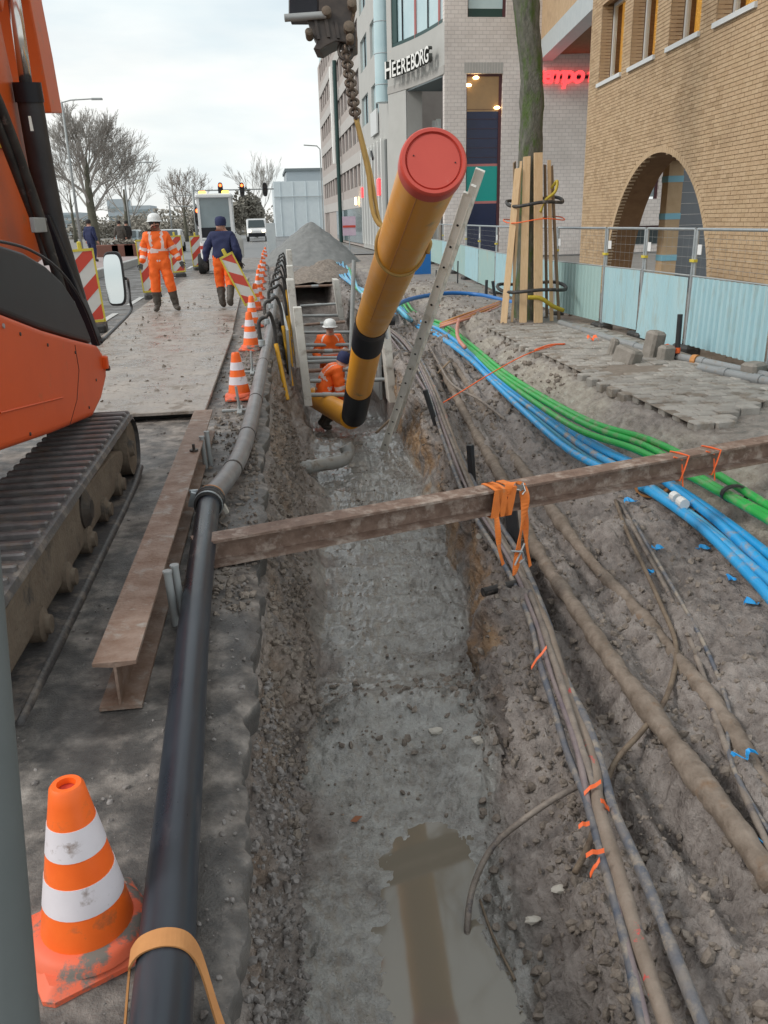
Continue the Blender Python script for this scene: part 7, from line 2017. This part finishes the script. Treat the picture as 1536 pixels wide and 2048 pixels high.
# black front post beside the boom and brackets
q = MB(); A_, B_ = Px(104, 430, -1.5), Px(203, 690, -1.3); q.prism([A_+Vector((0, -.1, 0)), A_+Vector((0, .08, 0)), B_+Vector((0, .1, 0)), B_+Vector((0, -.06, 0))], Vector((-.06, 0, 0))); q.build('guard_post', 'exc_dark', ex, org=XO, bevel=.01)
q = MB(); c = Px(208, 725, -1.21); q.cbox((c.x, c.y+.02, c.z), (.05, .06, .09), .01); q.build('corner_lamp', 'exc_orange', ex, org=XO)
q = MB(); c = Px(214, 738, -1.21); q.box((c.x, c.y+.03, c.z), (.03, .05, .03)); q.build('lamp_bracket', 'iron_dark', ex, org=XO)
# boom foot and boom going up out of the picture
BX = -1.62
def bp_(px, py): return Px(px, py, BX)
q = MB(); poly = [bp_(-60, 560), bp_(40, 560), bp_(100, 510), bp_(103, 440), bp_(82, 395), bp_(60, 340), bp_(48, 260), bp_(30, 170), bp_(10, 80), bp_(-6, 0), bp_(-30, -120), bp_(-120, -120), bp_(-120, 400)]
q.prism(poly, Vector((-.34, 0, 0))); q.build('boom_foot', 'exc_boom', ex, org=XO, bevel=.03)
q = MB(); poly = [bp_(104, 222), bp_(80, 221), bp_(60, 120), bp_(36, 0), bp_(10, -120), bp_(40, -120), bp_(62, 0), bp_(84, 110)]
q.prism([v+Vector((.05, 0.15, 0)) for v in poly], Vector((-.40, 0, 0))); q.build('boom', 'exc_boom', ex, org=XO, bevel=.012)
q = MB(); q.tube([Px(55, 172, -1.52), Px(82, 330, -1.52), Px(108, 460, -1.52), Px(150, 600, -1.45)], .085, 20); q.build('cylinder_barrel', 'black_plastic', ex, org=XO, smooth=True, angle=50)
q = MB(); a_, b_ = Px(53, 190, -1.52), Px(55, 168, -1.52); q.tube([Px(60, 205, -1.52), Px(53, 165, -1.52)], .094, 20); q.build('cylinder_gland', 'exc_dark', ex, org=XO, smooth=True, angle=50)
q = MB(); q.tube([Px(53, 175, -1.52), Px(20, -60, -1.52)], .042, 16); q.build('cylinder_rod', 'chrome', ex, org=XO, smooth=True)
q = MB(); q.tube(smooth_path([Px(-20, 170, -1.46), Px(10, 240, -1.46), Px(45, 335, -1.46), Px(78, 430, -1.44), Px(100, 500, -1.42), Px(128, 600, -1.4)], 6), .035, 10); q.tube(smooth_path([Px(-30, 190, -1.5), Px(0, 262, -1.5), Px(38, 360, -1.5), Px(72, 450, -1.48), Px(96, 530, -1.45)], 6), .028, 10); q.build('hydraulic_hose', 'black_rubber', ex, org=XO, smooth=True)
q = MB(); c = Px(78, 450, -1.42); q.box(c, (.03, .32, .09)); q.build('hose_bracket', 'galv_dull', ex, org=XO, bevel=.005)
q = MB(); c = Px(88, 485, -1.46); q.lathe([(0, 0), (.06, 0), (.06, .04), (.03, .05), (0, .05)], c, axis=(1, 0, 0), n=14); q.build('pivot_pin', 'track_frame', ex, org=XO)
q = MB(); c = Px(4, 275, -1.60); q.box((c.x+.0, c.y, c.z), (.012, .12, .13)); q.build('warning_label', 'yellow_frame', ex, org=XO)
q = MB(); c = Px(60, 250, -1.434); q.prism([Px(56, 232, -1.433), Px(61, 232, -1.433), Px(67, 262, -1.433), Px(61, 262, -1.433)], Vector((.002, 0, 0))); q.build('maker_plate', 'letter_white', ex, org=XO)
q = MB(); q.lathe([(0, 0), (.012, 0), (.012, .006), (0, .006)], Px(6, 652, HX+.001), axis=(1, 0, 0), n=8); q.build('panel_bolt', 'galv', ex, org=XO)
for (px, py) in ((40, 668), (95, 690), (150, 705), (192, 760), (178, 815), (60, 868)):
    q = MB(); q.lathe([(0, 0), (.010, 0), (.009, .005), (0, .006)], Px(px, py, HX+.001), axis=(1, 0, 0), n=8); q.build('panel_bolt', 'iron_dark', ex, org=XO)
q = MB(); q.ribbon([Px(150, 690, HX+.001), Px(158, 740, HX+.001), Px(154, 800, HX+.001), Px(140, 850, HX+.001)], Vector((0, .008, 0)), .002); q.build('panel_seam', 'dark_hole', ex, org=XO)
# cab interior glass at the far left behind the boom
q = MB(); a_ = Px(-40, 420, -2.3); q.box((-2.4, 5.4, 1.9), (.9, 1.5, 1.3)); q.build('cab', 'glass_dark', ex, org=XO, bevel=.06)
# mirror
mc = Px(229, 558, -1.35)
q = MB(); pts = []
for k in range(28):
    t = 2*math.pi*k/28
    pts.append(mc+Vector((.085*math.copysign(abs(math.cos(t))**.5, math.cos(t)), .02*math.sin(t), .235*math.copysign(abs(math.sin(t))**.45, math.sin(t)))))
q.prism(pts, Vector((.0, .05, 0))); mir = q.build('mirror', 'black_plastic', ex, org=XO, bevel=.008)
q = MB(); pts2 = [mc+Vector(((v-mc).x*.87, -.04+(v-mc).z*.045+(v-mc).x*.12, (v-mc).z*.9)) for v in pts]; q.prism(pts2, Vector((0, .002, 0))); q.build('mirror_glass', 'mirror', mir, org=XO)
q = MB(); q.tube(smooth_path([mc+Vector((.09, .03, .0)), Px(256, 562, -1.35), Px(260, 600, -1.35), Px(262, 622, -1.34), Px(235, 652, -1.3), Px(203, 683, -1.26)], 6), .013, 8); q.build('mirror_arm', 'black_plastic', mir, org=XO, smooth=True)
# boom top and stick overhead, reaching over to the coupler
el0 = Vector((-1.85, 4.6, 5.6)); kn = Px(8, -120, BX)
CPc = Pd(650, 20, 6.05)
stk0 = CPc+Vector((.10, .05, .35))
def boxbeam(mb, a, b, w0, h0, w1, h1):
    a, b = Vector(a), Vector(b); ax = (b-a).normalized(); s_ = ax.cross(Vector((0, 0, 1))).normalized(); u_ = s_.cross(ax)
    vs = [a+s_*x*w0/2+u_*y*h0/2 for x, y in ((-1, -1), (1, -1), (1, 1), (-1, 1))]+[b+s_*x*w1/2+u_*y*h1/2 for x, y in ((-1, -1), (1, -1), (1, 1), (-1, 1))]
    mb.add(vs, [(0, 1, 2, 3), (7, 6, 5, 4), (0, 4, 5, 1), (1, 5, 6, 2), (2, 6, 7, 3), (3, 7, 4, 0)])
q = MB(); boxbeam(q, kn+Vector((-.2, 0, -.3)), el0, .34, .5, .30, .42); q.build('upper_boom', 'exc_boom', ex, org=XO, bevel=.02)
q = MB(); boxbeam(q, el0+Vector((-.4, -.2, .25)), stk0+Vector((0, 0, .15)), .28, .42, .24, .26); q.build('stick', 'exc_boom', ex, org=XO, bevel=.02)
# quick coupler with linkage at the top of the picture
D0 = 6.05
def cpt_(px, py, d=D0): return Pd(px, py, d)
cq = MB(); th = Vector((.05, .34, 0))
cq.prism([cpt_(*v) for v in ((632, -60), (712, -60), (708, 0), (702, 40), (712, 60), (712, 92), (700, 98), (692, 84), (672, 82), (655, 90), (640, 100), (626, 98), (634, 84), (622, 66), (614, 40), (632, 35))], th)
cp = cq.build('coupler_body', 'iron_dark', ex, org=XO, bevel=.008)
q = MB(); q.prism([cpt_(*v) for v in ((577, -60), (640, -60), (640, 34), (577, 34))], Vector((.03, .26, 0))); q.build('coupler_plate', 'exc_dark', cp, org=XO, bevel=.008)
q = MB(); q.tube([cpt_(569, 36, D0-.02), cpt_(652, 30, D0-.02)], .026, 10); q.build('coupler_pin', 'galv_dull', cp, org=XO, smooth=True, angle=50)
for (x, y, r_) in ((653, 24, .035), (698, 55, .04), (700, 78, .03), (704, 8, .035), (618, 66, .028)):
    c = cpt_(x, y, D0-.03); q = MB(); q.lathe([(0, .03), (r_*.6, .03), (r_, .02), (r_, -.06), (0, -.06)], c, axis=tuple(-FW), n=14); q.build('pin_boss', 'track_frame', cp, org=XO, smooth=True, angle=40)
q = MB()
for (x0_, x1_, y0_, y1_) in ((628, 634, 40, 78), (648, 655, 36, 74), (668, 674, 40, 76)):
    q.prism([cpt_(x0_, y0_, D0-.012), cpt_(x1_, y0_, D0-.012), cpt_(x1_+6, y1_, D0-.012), cpt_(x0_+6, y1_, D0-.012)], Vector((0, .02, 0)))
q.build('coupler_rib', 'iron_dark', cp, org=XO)

# ================================================================== FOREGROUND POST, SAND HEAP, STEEL POST
a_, b_ = Pd(-2, 1010, .62), Pd(18, 2400, .62)
a_ = Pd(-112, 700, .80); b_ = Pd(24, 2300, .80)
q = MB(); dn = (b_-a_).normalized(); q.tube([a_, b_, a_+dn*((a_.z+.10)/-dn.z)], .0345, 24); q.lathe([(.0345, 0), (.037, .002), (.037, .02), (0, .025)], a_, axis=-dn, n=24)
tag(q.build('steel_post', 'post_grey', org=b_, smooth=True, angle=50), 'grey steel post close to the camera at the left edge', 'post')
# sand heap
hc = Pz(612, 530, 0); hc.y += 2.6; hc.x += .35
n1_, n2_ = 60, 90
vs, fs = [], []
for i in range(n1_+1):
    f = i/n1_
    for j in range(n2_):
        t = 2*math.pi*j/n2_
        vs.append([hc.x+math.cos(t)*f*2.35, hc.y+math.sin(t)*f*2.7, 1.78*(1-f**1.15)+.12*math.exp(-((f-.0)*6)**2)*0-.12])
for i in range(n1_):
    for j in range(n2_):
        j2 = (j+1) % n2_; fs.append((i*n2_+j, i*n2_+j2, (i+1)*n2_+j2, (i+1)*n2_+j))
va = np.array(vs); va[:, 2] += .16*fbm(va[:, 0], va[:, 1], va[:, 2]*0, .9, 5, .55, 301)+.05*fbm(va[:, 0], va[:, 1], va[:, 2]*0, 5, 3, .6, 311); va[:, 0] += .25*fbm(va[:, 0]*0, va[:, 1], va[:, 2], .8, 3, .5, 303)
q = MB(); q.add(va.tolist(), fs); tag(q.build('sand_heap', 'sand_pile', org=(hc.x, hc.y, 0), smooth=True), 'tall heap of grey sand at the far end of the trench', 'heap')
hc2 = Pz(655, 560, -.1)
vs2 = []
for (f) in [i/30 for i in range(31)]:
    for j in range(50):
        t = 2*math.pi*j/50; vs2.append([hc2.x+math.cos(t)*f*1.5, hc2.y+2+math.sin(t)*f*2.0, .62*(1-f**1.3)-.2])
fs2 = [(i*50+j, i*50+(j+1) % 50, (i+1)*50+(j+1) % 50, (i+1)*50+j) for i in range(30) for j in range(50)]
va = np.array(vs2); va[:, 2] += .22*fbm(va[:, 0], va[:, 1], va[:, 2]*0, 1.4, 5, .6, 321)
q = MB(); q.add(va.tolist(), fs2); tag(q.build('soil_heap', 'clod', org=(hc2.x, hc2.y, 0), smooth=True), 'lower brown soil heap in front of the grey sand', 'heap')
p0_, p1_ = Pz(546, 525, 0), None
zt_ = Py(543, 446, p0_.y).z
q = MB()
q.prism([Vector((p0_.x-.2, p0_.y, -.05)), Vector((p0_.x+.2, p0_.y, -.05)), Vector((p0_.x+.2, p0_.y+.05, zt_)), Vector((p0_.x-.22, p0_.y+.05, zt_))], Vector((0, .12, 0)))
tag(q.build('sheet_pile', 'frame_grey', org=p0_, bevel=.01), 'upright blue grey steel sheet at the far end of the cone row', 'sheet')
pw = Pz(708, 700, -.3)
q = MB(); q.tube([Py(702, 700, 13.5), Py(708, 520, 13.5)], .035, 10); tag(q.build('grey_tube', 'galv_dull', org=Py(702, 700, 13.5)), 'upright grey tube in the trench left of the yellow pipe', 'tube')

# ================================================================== VEHICLES
# compact white road machine seen from behind
def wheel(mb_name, parent, c, r, w_, org):
    q_ = MB(); q_.lathe([(r*.55, -w_/2), (r*.92, -w_/2), (r, -w_*.3), (r, w_*.3), (r*.92, w_/2), (r*.55, w_/2)], c, axis=(1, 0, 0), n=20); wo_ = q_.build('wheel', 'tyre', parent, org=org, smooth=True, angle=40)
    q_ = MB(); q_.lathe([(0, -w_*.4), (r*.55, -w_*.42), (r*.55, w_*.42), (0, w_*.4)], c, axis=(1, 0, 0), n=16); q_.build('rim', 'galv_dull', wo_, org=org)
mz = Pz(440, 548, 0); mx_, my_ = mz.x, mz.y
vt = thing('road_machine', 'small white cabbed road machine with amber beacons parked beside the beacon boards', 'vehicle', (mx_, my_, 0))
OV = vt.location
W2 = .62
q = MB(); q.cbox((mx_, my_+1.2, .85), (1.25, 2.2, .7), .08); q.build('body', 'veh_white', vt, org=OV, bevel=.03)
for sx in (-1, 1):
    for dy in (.15, 1.7):
        q = MB(); q.box((mx_+sx*.56, my_+dy, 1.85), (.09, .09, 1.5)); q.build('cab_pillar', 'veh_white', vt, org=OV)
q = MB(); q.cbox((mx_, my_+.95, 2.66), (1.3, 1.85, .12), .05); q.build('cab_roof', 'veh_white', vt, org=OV)
q = MB(); q.box((mx_, my_+.16, 1.92), (1.02, .03, 1.32)); q.build('rear_window', 'glass_sky', vt, org=OV)
q = MB(); q.box((mx_, my_+.12, 1.42), (1.04, .04, .34)); q.build('rear_panel', 'exc_dark', vt, org=OV)
q = MB(); q.cbox((mx_+.55, my_+.6, .95), (.7, 1.0, .85), .2); q.build('water_tank', 'fascia', vt, org=OV, bevel=.06)
for sx in (-1, 1):
    wheel('', vt, (mx_+sx*.62, my_+.45, .36), .36, .26, OV); wheel('', vt, (mx_+sx*.62, my_+1.95, .36), .36, .26, OV)
for sx, mt_ in ((-.38, 'amber_lamp'), (.42, 'amber_lamp')):
    q = MB(); q.cbox((mx_+sx, my_+.2, 2.76), (.26, .12, .1), .03); q.build('beacon', mt_, vt, org=OV)
q = MB(); q.box((mx_, my_+.06, 2.66), (1.1, .03, .07)); q.build('warning_strip', 'yellow_frame', vt, org=OV)
for sx in (-.5, .5):
    q = MB(); q.box((mx_+sx, my_+.06, .92), (.22, .04, .12)); q.build('tail_light', 'red_sign', vt, org=OV)
q = MB(); q.box((mx_+.45, my_+.04, 1.15), (.3, .1, .38)); q.build('tool_box', 'black_plastic', vt, org=OV)
# van
vp_ = Pz(521, 483, 0); vx, vy = vp_.x-.3, vp_.y
vn = thing('white_van', 'white van driving up the road in the distance', 'van', (vx, vy, 0)); OV = vn.location
q = MB(); side_ = [(0, .45), (0, 1.05), (.35, 1.25), (.95, 2.05), (4.6, 2.15), (4.7, .45)]
q.prism([Vector((vx-.95, vy+a, b_)) for a, b_ in side_], Vector((1.9, 0, 0))); q.build('body', 'veh_white', vn, org=OV, bevel=.08)
q = MB(); q.add([(vx-.8, vy+.36, 1.29), (vx+.8, vy+.36, 1.29), (vx+.74, vy+.84, 1.98), (vx-.74, vy+.84, 1.98)], [(0, 1, 2, 3)]); o = q.build('windscreen', 'glass_dark', vn, org=OV); o.location = (0, -.03, .01)
q = MB(); q.box((vx, vy-.02, .62), (1.6, .08, .35)); q.build('bumper', 'exc_dark', vn, org=OV)
for sx in (-.7, .7):
    q = MB(); q.box((vx+sx, vy-.03, .98), (.3, .06, .18)); q.build('headlight', 'head_lamp', vn, org=OV)
for sx in (-.9, .9):
    for dy in (.8, 3.8): wheel('', vn, (vx+sx, vy+dy, .34), .34, .22, OV)
# parked cars behind the worker
for k, (px, Y, mt_, lab) in enumerate(((332, 58, 'veh_white', 'white car waiting behind the orange suited worker'), (250, 66, 'glass_sky', 'grey car with lit headlamps beyond the planters'))):
    c = Py(px, 480, Y); x_ = c.x
    t_ = thing('car', lab, 'car', (x_, Y, 0)); OV = t_.location
    q = MB(); sd_ = [(0, .3), (0, .75), (.9, .9), (1.6, 1.42), (3.0, 1.45), (3.9, .95), (4.2, .9), (4.2, .3)]
    q.prism([Vector((x_-.85, Y+a, b_)) for a, b_ in sd_], Vector((1.7, 0, 0))); q.build('body', mt_, t_, org=OV, bevel=.1)
    q = MB(); q.add([(x_-.7, Y+.93, .94), (x_+.7, Y+.93, .94), (x_+.62, Y+1.52, 1.38), (x_-.62, Y+1.52, 1.38)], [(0, 1, 2, 3)]); o = q.build('windscreen', 'glass_dark', t_, org=OV); o.location = (0, -.03, .02)
    for sx in (-.6, .6):
        q = MB(); q.box((x_+sx, Y-.02, .66), (.28, .05, .12)); q.build('headlight', 'head_lamp', t_, org=OV)
        for dy in (.8, 3.3): wheel('', t_, (x_+sx*1.35, Y+dy, .31), .31, .2, OV)

# ================================================================== PEOPLE
def person(label, loc, rotz, J, rad, seg_mat, mats, face_dir=-1, helmet=None, hair=None, sc=1.0, stripes=None, gloves=True):
    """J: joint -> (x, y, z) local, facing -Y; edges with radii grown into one continuous body"""
    t_ = thing('person', label, 'person', loc, None, rotz)
    names = list(J)
    E = [('pelvis', 'waist'), ('waist', 'chest'), ('chest', 'neck'), ('neck', 'head'), ('head', 'crown'),
         ('chest', 'shl'), ('shl', 'ell'), ('ell', 'wrl'), ('chest', 'shr'), ('shr', 'elr'), ('elr', 'wrr'),
         ('pelvis', 'hpl'), ('hpl', 'knl'), ('knl', 'anl'), ('anl', 'tol'), ('pelvis', 'hpr'), ('hpr', 'knr'), ('knr', 'anr'), ('anr', 'tor')]
    me = bpy.data.meshes.new('body_skeleton')
    me.from_pydata([J[n] for n in names], [(names.index(a), names.index(b)) for a, b in E], [])
    ob = bpy.data.objects.new('body', me); COL.objects.link(ob)
    md = ob.modifiers.new('skin', 'SKIN'); md.use_smooth_shade = True
    if not me.skin_vertices:
        me.skin_vertices.new() if hasattr(me.skin_vertices, 'new') else None
    for i, n in enumerate(names):
        v = me.skin_vertices[0].data[i]
        r_ = rad[n]; v.radius = r_ if isinstance(r_, tuple) else (r_, r_)
        v.use_root = (n == 'pelvis')
    ss = ob.modifiers.new('sub', 'SUBSURF'); ss.levels = 3; ss.render_levels = 3
    dg = bpy.context.evaluated_depsgraph_get(); dg.update()
    m2 = bpy.data.meshes.new_from_object(ob.evaluated_get(dg))
    bpy.data.objects.remove(ob)
    m2.materials.clear()
    for q_ in mats: m2.materials.append(MATS[q_])
    segs = [(Vector(J[a]), Vector(J[b]), seg_mat.get((a, b), 0)) for a, b in E]
    for pg in m2.polygons:
        c = pg.center; best = (9, 0, 0)
        for (a, b, mm_) in segs:
            ab = b-a; t = max(0, min(1, (c-a).dot(ab)/max(ab.length_squared, 1e-9))); dd = (c-(a+ab*t)).length
            if dd < best[0]: best = (dd, mm_, t)
        mi = best[1]
        if stripes and best[1] in (0, (0, 1)) or (stripes and isinstance(best[1], tuple) and best[1][0] == 0 and abs(c.x) < .2 and c.z > stripes-.1):
            hip_ = stripes
            if abs(c.x) < .215:
                st__ = hip_-.02 < c.z < hip_+.035 or hip_+.19 < c.z < hip_+.245 or (c.z > hip_+.2 and .085 < abs(c.x) < .135)
                mi = 1 if st__ else 0
        if isinstance(mi, tuple):
            # (material, stripe material, intervals along the bone)
            mi = mi[1] if any(lo <= best[2] <= hi for lo, hi in mi[2]) else mi[0]
        pg.material_index = mi; pg.use_smooth = True
    n_ = len(m2.vertices); co = np.empty(n_*3, np.float32); no = np.empty(n_*3, np.float32)
    m2.vertices.foreach_get('co', co); m2.vertices.foreach_get('normal', no); co = co.reshape(-1, 3); no = no.reshape(-1, 3)
    sd0 = abs(hash(label)) % 97 if False else len(label)
    wr = fbm(co[:, 0]*1.4, co[:, 1]*1.4, co[:, 2]*2.2, 6.0, 3, .55, 400+sd0)*np.clip((Vector(J['neck']).z-.02-co[:, 2])*12, 0, 1)
    m2.vertices.foreach_set('co', (co+no*(wr*.024)[:, None]).astype(np.float32).ravel()); m2.update()
    b_ = bpy.data.objects.new('body', m2); COL.objects.link(b_); b_.parent = t_
    H = Vector(J['head']); C_ = Vector(J['crown']); up = (C_-H).normalized()
    fwd = Vector((0, -1, 0)); fwd = (fwd-up*fwd.dot(up)).normalized(); rt = fwd.cross(up)
    mid = H+(C_-H)*.25
    q = MB()
    q.tube([mid+fwd*.085+up*.02, mid+fwd*.118-up*.03, mid+fwd*.095-up*.04], [.012, .016, .012], 6); q.build('nose', 'skin', t_)
    q = MB()
    for s_ in (-1, 1): q.lathe([(0, 0), (.011, 0), (.011, .004), (0, .005)], mid+fwd*.088+rt*s_*.034+up*.025, axis=fwd, n=8)
    q.build('eyes', 'hair_dark', t_)
    q = MB(); q.box(mid+fwd*.088-up*.072, (.05, .014, .012)); q.build('mouth', 'cap_red', t_)
    q = MB()
    for s_ in (-1, 1): q.lathe([(0, 0), (.028, .004), (.03, .012), (0, .02)], mid+rt*s_*.082, axis=rt*s_, n=8)
    q.build('ears', 'skin', t_)
    if helmet:
        q = MB(); hb = C_-up*.055
        q.lathe([(.155, -.02), (.128, -.005), (.128, .03), (.118, .075), (.085, .112), (.04, .13), (0, .133)], hb, axis=up, n=24); q.box(hb+fwd*.145-up*.012, (.16, .08, .012)); q.build('helmet', helmet, t_, smooth=True, angle=50)
    if hair:
        q = MB(); hb = C_-up*.06; q.lathe([(.104, -.09), (.114, -.03), (.112, .03), (.088, .075), (0, .098)], hb-fwd*.012, axis=up, n=20); q.build('cap' if hair == 'navy' else 'hair', hair, t_, smooth=True)
    # hands with five fingers
    for s_ in ('l', 'r'):
        w_ = Vector(J['wr'+s_]); e_ = Vector(J['el'+s_]); d_ = (w_-e_).normalized(); sd_ = d_.cross(Vector((0, 1, 0))).normalized(); nn = d_.cross(sd_)
        q = MB(); p0 = w_+d_*.015
        q.prism([p0-sd_*.035-nn*.014, p0+sd_*.035-nn*.014, p0+d_*.085+sd_*.042-nn*.014, p0+d_*.085-sd_*.042-nn*.014], nn*.028)
        for k, (o_, L_) in enumerate(((-.032, .07), (-.011, .08), (.011, .075), (.032, .058))):
            b0 = p0+d_*.08+sd_*o_; q.tube([b0, b0+d_*L_*.5+nn*.008, b0+d_*L_*.9+nn*.03], [.010, .009, .007], 6)
        sg = 1 if s_ == 'l' else -1
        b0 = p0+d_*.02+sd_*.03*sg; q.tube([b0, b0+d_*.03+sd_*.03*sg, b0+d_*.065+sd_*.036*sg+nn*.01], [.012, .011, .008], 6)
        q.build('hand', 'glove' if gloves else 'skin', t_)
    return t_
def joints(hip=.93, lean=0.0, arms=None, legs=None, bend=0.0, headt=(0, 0)):
    sh = hip+.50
    J = {'pelvis': (0, 0, hip), 'waist': (0, bend*.12, hip+.20), 'chest': (0, bend*.45, hip+.42-abs(bend)*.10), 'neck': (0, bend*.66, hip+.58-abs(bend)*.16), 'head': (headt[0]*.5, bend*.74+headt[1]*.5, hip+.70-abs(bend)*.20), 'crown': (headt[0], bend*.80+headt[1], hip+.84-abs(bend)*.24),
         'shl': (.19, bend*.50, hip+.48-abs(bend)*.12), 'shr': (-.19, bend*.50, hip+.48-abs(bend)*.12), 'hpl': (.10, 0, hip-.06), 'hpr': (-.10, 0, hip-.06)}
    J.update({'ell': (.27, .03, hip+.20), 'wrl': (.30, -.06, hip-.04), 'elr': (-.27, .03, hip+.20), 'wrr': (-.30, -.06, hip-.04)})
    J.update({'knl': (.12, -.02, hip*.53), 'anl': (.13, .02, .09), 'tol': (.15, -.16, .045), 'knr': (-.12, -.02, hip*.53), 'anr': (-.13, .02, .09), 'tor': (-.15, -.16, .045)})
    if arms: J.update(arms)
    if legs: J.update(legs)
    return J
RAD = {'pelvis': (.215, .155), 'waist': (.215, .155), 'chest': (.225, .155), 'neck': .068, 'head': (.086, .1), 'crown': (.075, .085), 'shl': .108, 'shr': .108, 'ell': .088, 'elr': .088, 'wrl': .06, 'wrr': .06, 'hpl': .135, 'hpr': .135, 'knl': .105, 'knr': .105, 'anl': .07, 'anr': .07, 'tol': .052, 'tor': .052}
JK, ST_, TR, BO, SK, HR = 0, 1, 2, 3, 4, 5
def segm(legs_m=TR, jk=JK, boots_from=.35):
    return {('pelvis', 'waist'): (jk, ST_, [(.0, .26)]), ('waist', 'chest'): (jk, ST_, [(.05, .35)]), ('chest', 'neck'): jk, ('neck', 'head'): SK, ('head', 'crown'): SK,
            ('chest', 'shl'): (jk, ST_, [(.45, .62)]), ('chest', 'shr'): (jk, ST_, [(.45, .62)]), ('shl', 'ell'): (jk, ST_, [(.7, .9)]), ('shr', 'elr'): (jk, ST_, [(.7, .9)]), ('ell', 'wrl'): (jk, ST_, [(.45, .65)]), ('elr', 'wrr'): (jk, ST_, [(.45, .65)]),
            ('pelvis', 'hpl'): legs_m, ('pelvis', 'hpr'): legs_m, ('hpl', 'knl'): legs_m, ('hpr', 'knr'): legs_m, ('knl', 'anl'): (legs_m, BO, [(.25, 1.0)]), ('knr', 'anr'): (legs_m, BO, [(.25, 1.0)]), ('anl', 'tol'): BO, ('anr', 'tor'): BO}
# 1 standing worker in orange with white helmet
p = Pz(329, 627, .01)
J1 = joints(.97, arms={'ell': (.31, .02, 1.18), 'wrl': (.42, -.06, .97), 'elr': (-.27, .04, 1.17), 'wrr': (-.33, -.08, .95)}, legs={'hpl': (.11, 0, .90), 'knl': (.19, -.05, .50), 'anl': (.25, .02, .09), 'tol': (.30, -.15, .045), 'knr': (-.11, -.02, .50), 'anr': (-.12, .03, .09), 'tor': (-.16, -.14, .045)}, headt=(.0, -.02))
person('worker in full orange suit and white helmet standing on the road plates', (p.x, p.y, .05), R(4), J1, RAD, segm(), ['hivis', 'reflect', 'hivis', 'boots', 'skin', 'hair_dark'], helmet='helmet', hair='hair_dark', stripes=.97)
# 2 worker in navy jacket walking away with a beacon board
p = Pz(455, 622, .01)
J2 = joints(.95, bend=-.10, arms={'ell': (.32, .02, 1.17), 'wrl': (.36, -.03, .93), 'elr': (-.30, .06, 1.16), 'wrr': (-.33, -.05, .92)}, legs={'knl': (.13, -.16, .52), 'anl': (.10, -.06, .12), 'tol': (.10, -.20, .05), 'knr': (-.12, .02, .51), 'anr': (-.12, .26, .20), 'tor': (-.12, .16, .08)})
s2 = segm(); s2 = {k: (v[0] if isinstance(v, tuple) and k[0] in ('pelvis', 'waist', 'chest', 'shl', 'shr', 'ell', 'elr') else v) for k, v in s2.items()}
person('worker in navy jacket and orange trousers walking away with a beacon board', (p.x, p.y, .05), R(172), J2, RAD, s2, ['navy', 'reflect', 'hivis', 'boots', 'skin', 'hair_dark'], hair='navy')
cb = Py(481, 552, p.y-.12)
tb_ = barrier((cb.x+.18, p.y-.25, .17), 'beacon board tilted in the hand of the navy jacketed worker', 1.05, .26, rot=(R(-6), R(-24), R(10)), foot=False, flip=True)
# 3 worker facing us down in the shored trench
p = Pd(660, 680, 16.6)
J3 = joints(.72, bend=.18, arms={'ell': (.30, -.12, .86), 'wrl': (.14, -.30, .72), 'elr': (-.30, -.12, .86), 'wrr': (-.14, -.30, .72)}, legs={'knl': (.16, -.28, .42), 'anl': (.15, .0, .09), 'tol': (.17, -.16, .045), 'knr': (-.16, -.28, .42), 'anr': (-.15, .0, .09), 'tor': (-.17, -.16, .045)})
J3 = {k: (v[0], -abs(v[1]) if k in ('chest', 'neck', 'head', 'crown') else v[1], v[2]) for k, v in J3.items()}
person('worker with white helmet bending down in the shored trench', (p.x, p.y+.1, -1.72), R(3), J3, RAD, segm(), ['hivis', 'reflect', 'hivis', 'boots', 'skin', 'hair_dark'], helmet='helmet')
# 4 stooping worker at the left boards
p = Py(640, 800, 13.4)
J4 = joints(.62, arms={'ell': (.34, -.25, .70), 'wrl': (.42, -.34, .45), 'elr': (-.20, -.30, .66), 'wrr': (-.05, -.42, .42)}, legs={'knl': (.14, -.30, .38), 'anl': (.12, .02, .09), 'tol': (.13, -.15, .045), 'knr': (-.14, -.30, .38), 'anr': (-.12, .02, .09), 'tor': (-.14, -.15, .045)})
J4.update({'waist': (0, -.10, .80), 'chest': (.0, -.24, .95), 'neck': (0, -.34, 1.04), 'head': (0, -.40, 1.11), 'crown': (0, -.46, 1.23), 'shl': (.19, -.26, .98), 'shr': (-.19, -.26, .98)})
person('crouching worker in orange at the left boards beside the laid pipe', (p.x+.02, 13.5, -1.58), R(95), J4, RAD, segm(), ['hivis', 'reflect', 'hivis', 'boots', 'skin', 'hair_dark'], hair='navy')
# far passers-by on the platform
for k, (px, py, lab, mt_, Y) in enumerate(((180, 470, 'far walker in dark blue on the platform below the large bare tree', 'navy', 40), (240, 468, 'far walker in dark clothes beyond the planters', 'boots', 52), (254, 466, 'second far walker in black beside the first', 'hair_dark', 52.5))):
    c = Py(px, py, Y)
    person(lab, (c.x, Y, .25), R(150+k*40), joints(.92, legs={'knl': (.12, -.12, .5), 'anl': (.12, -.04, .09)}), RAD, {k_: (0 if v in (JK,) or isinstance(v, tuple) else v) for k_, v in segm(0).items()}, [mt_, mt_, mt_, 'boots', 'skin', 'hair_dark'], hair='hair_dark', gloves=False)
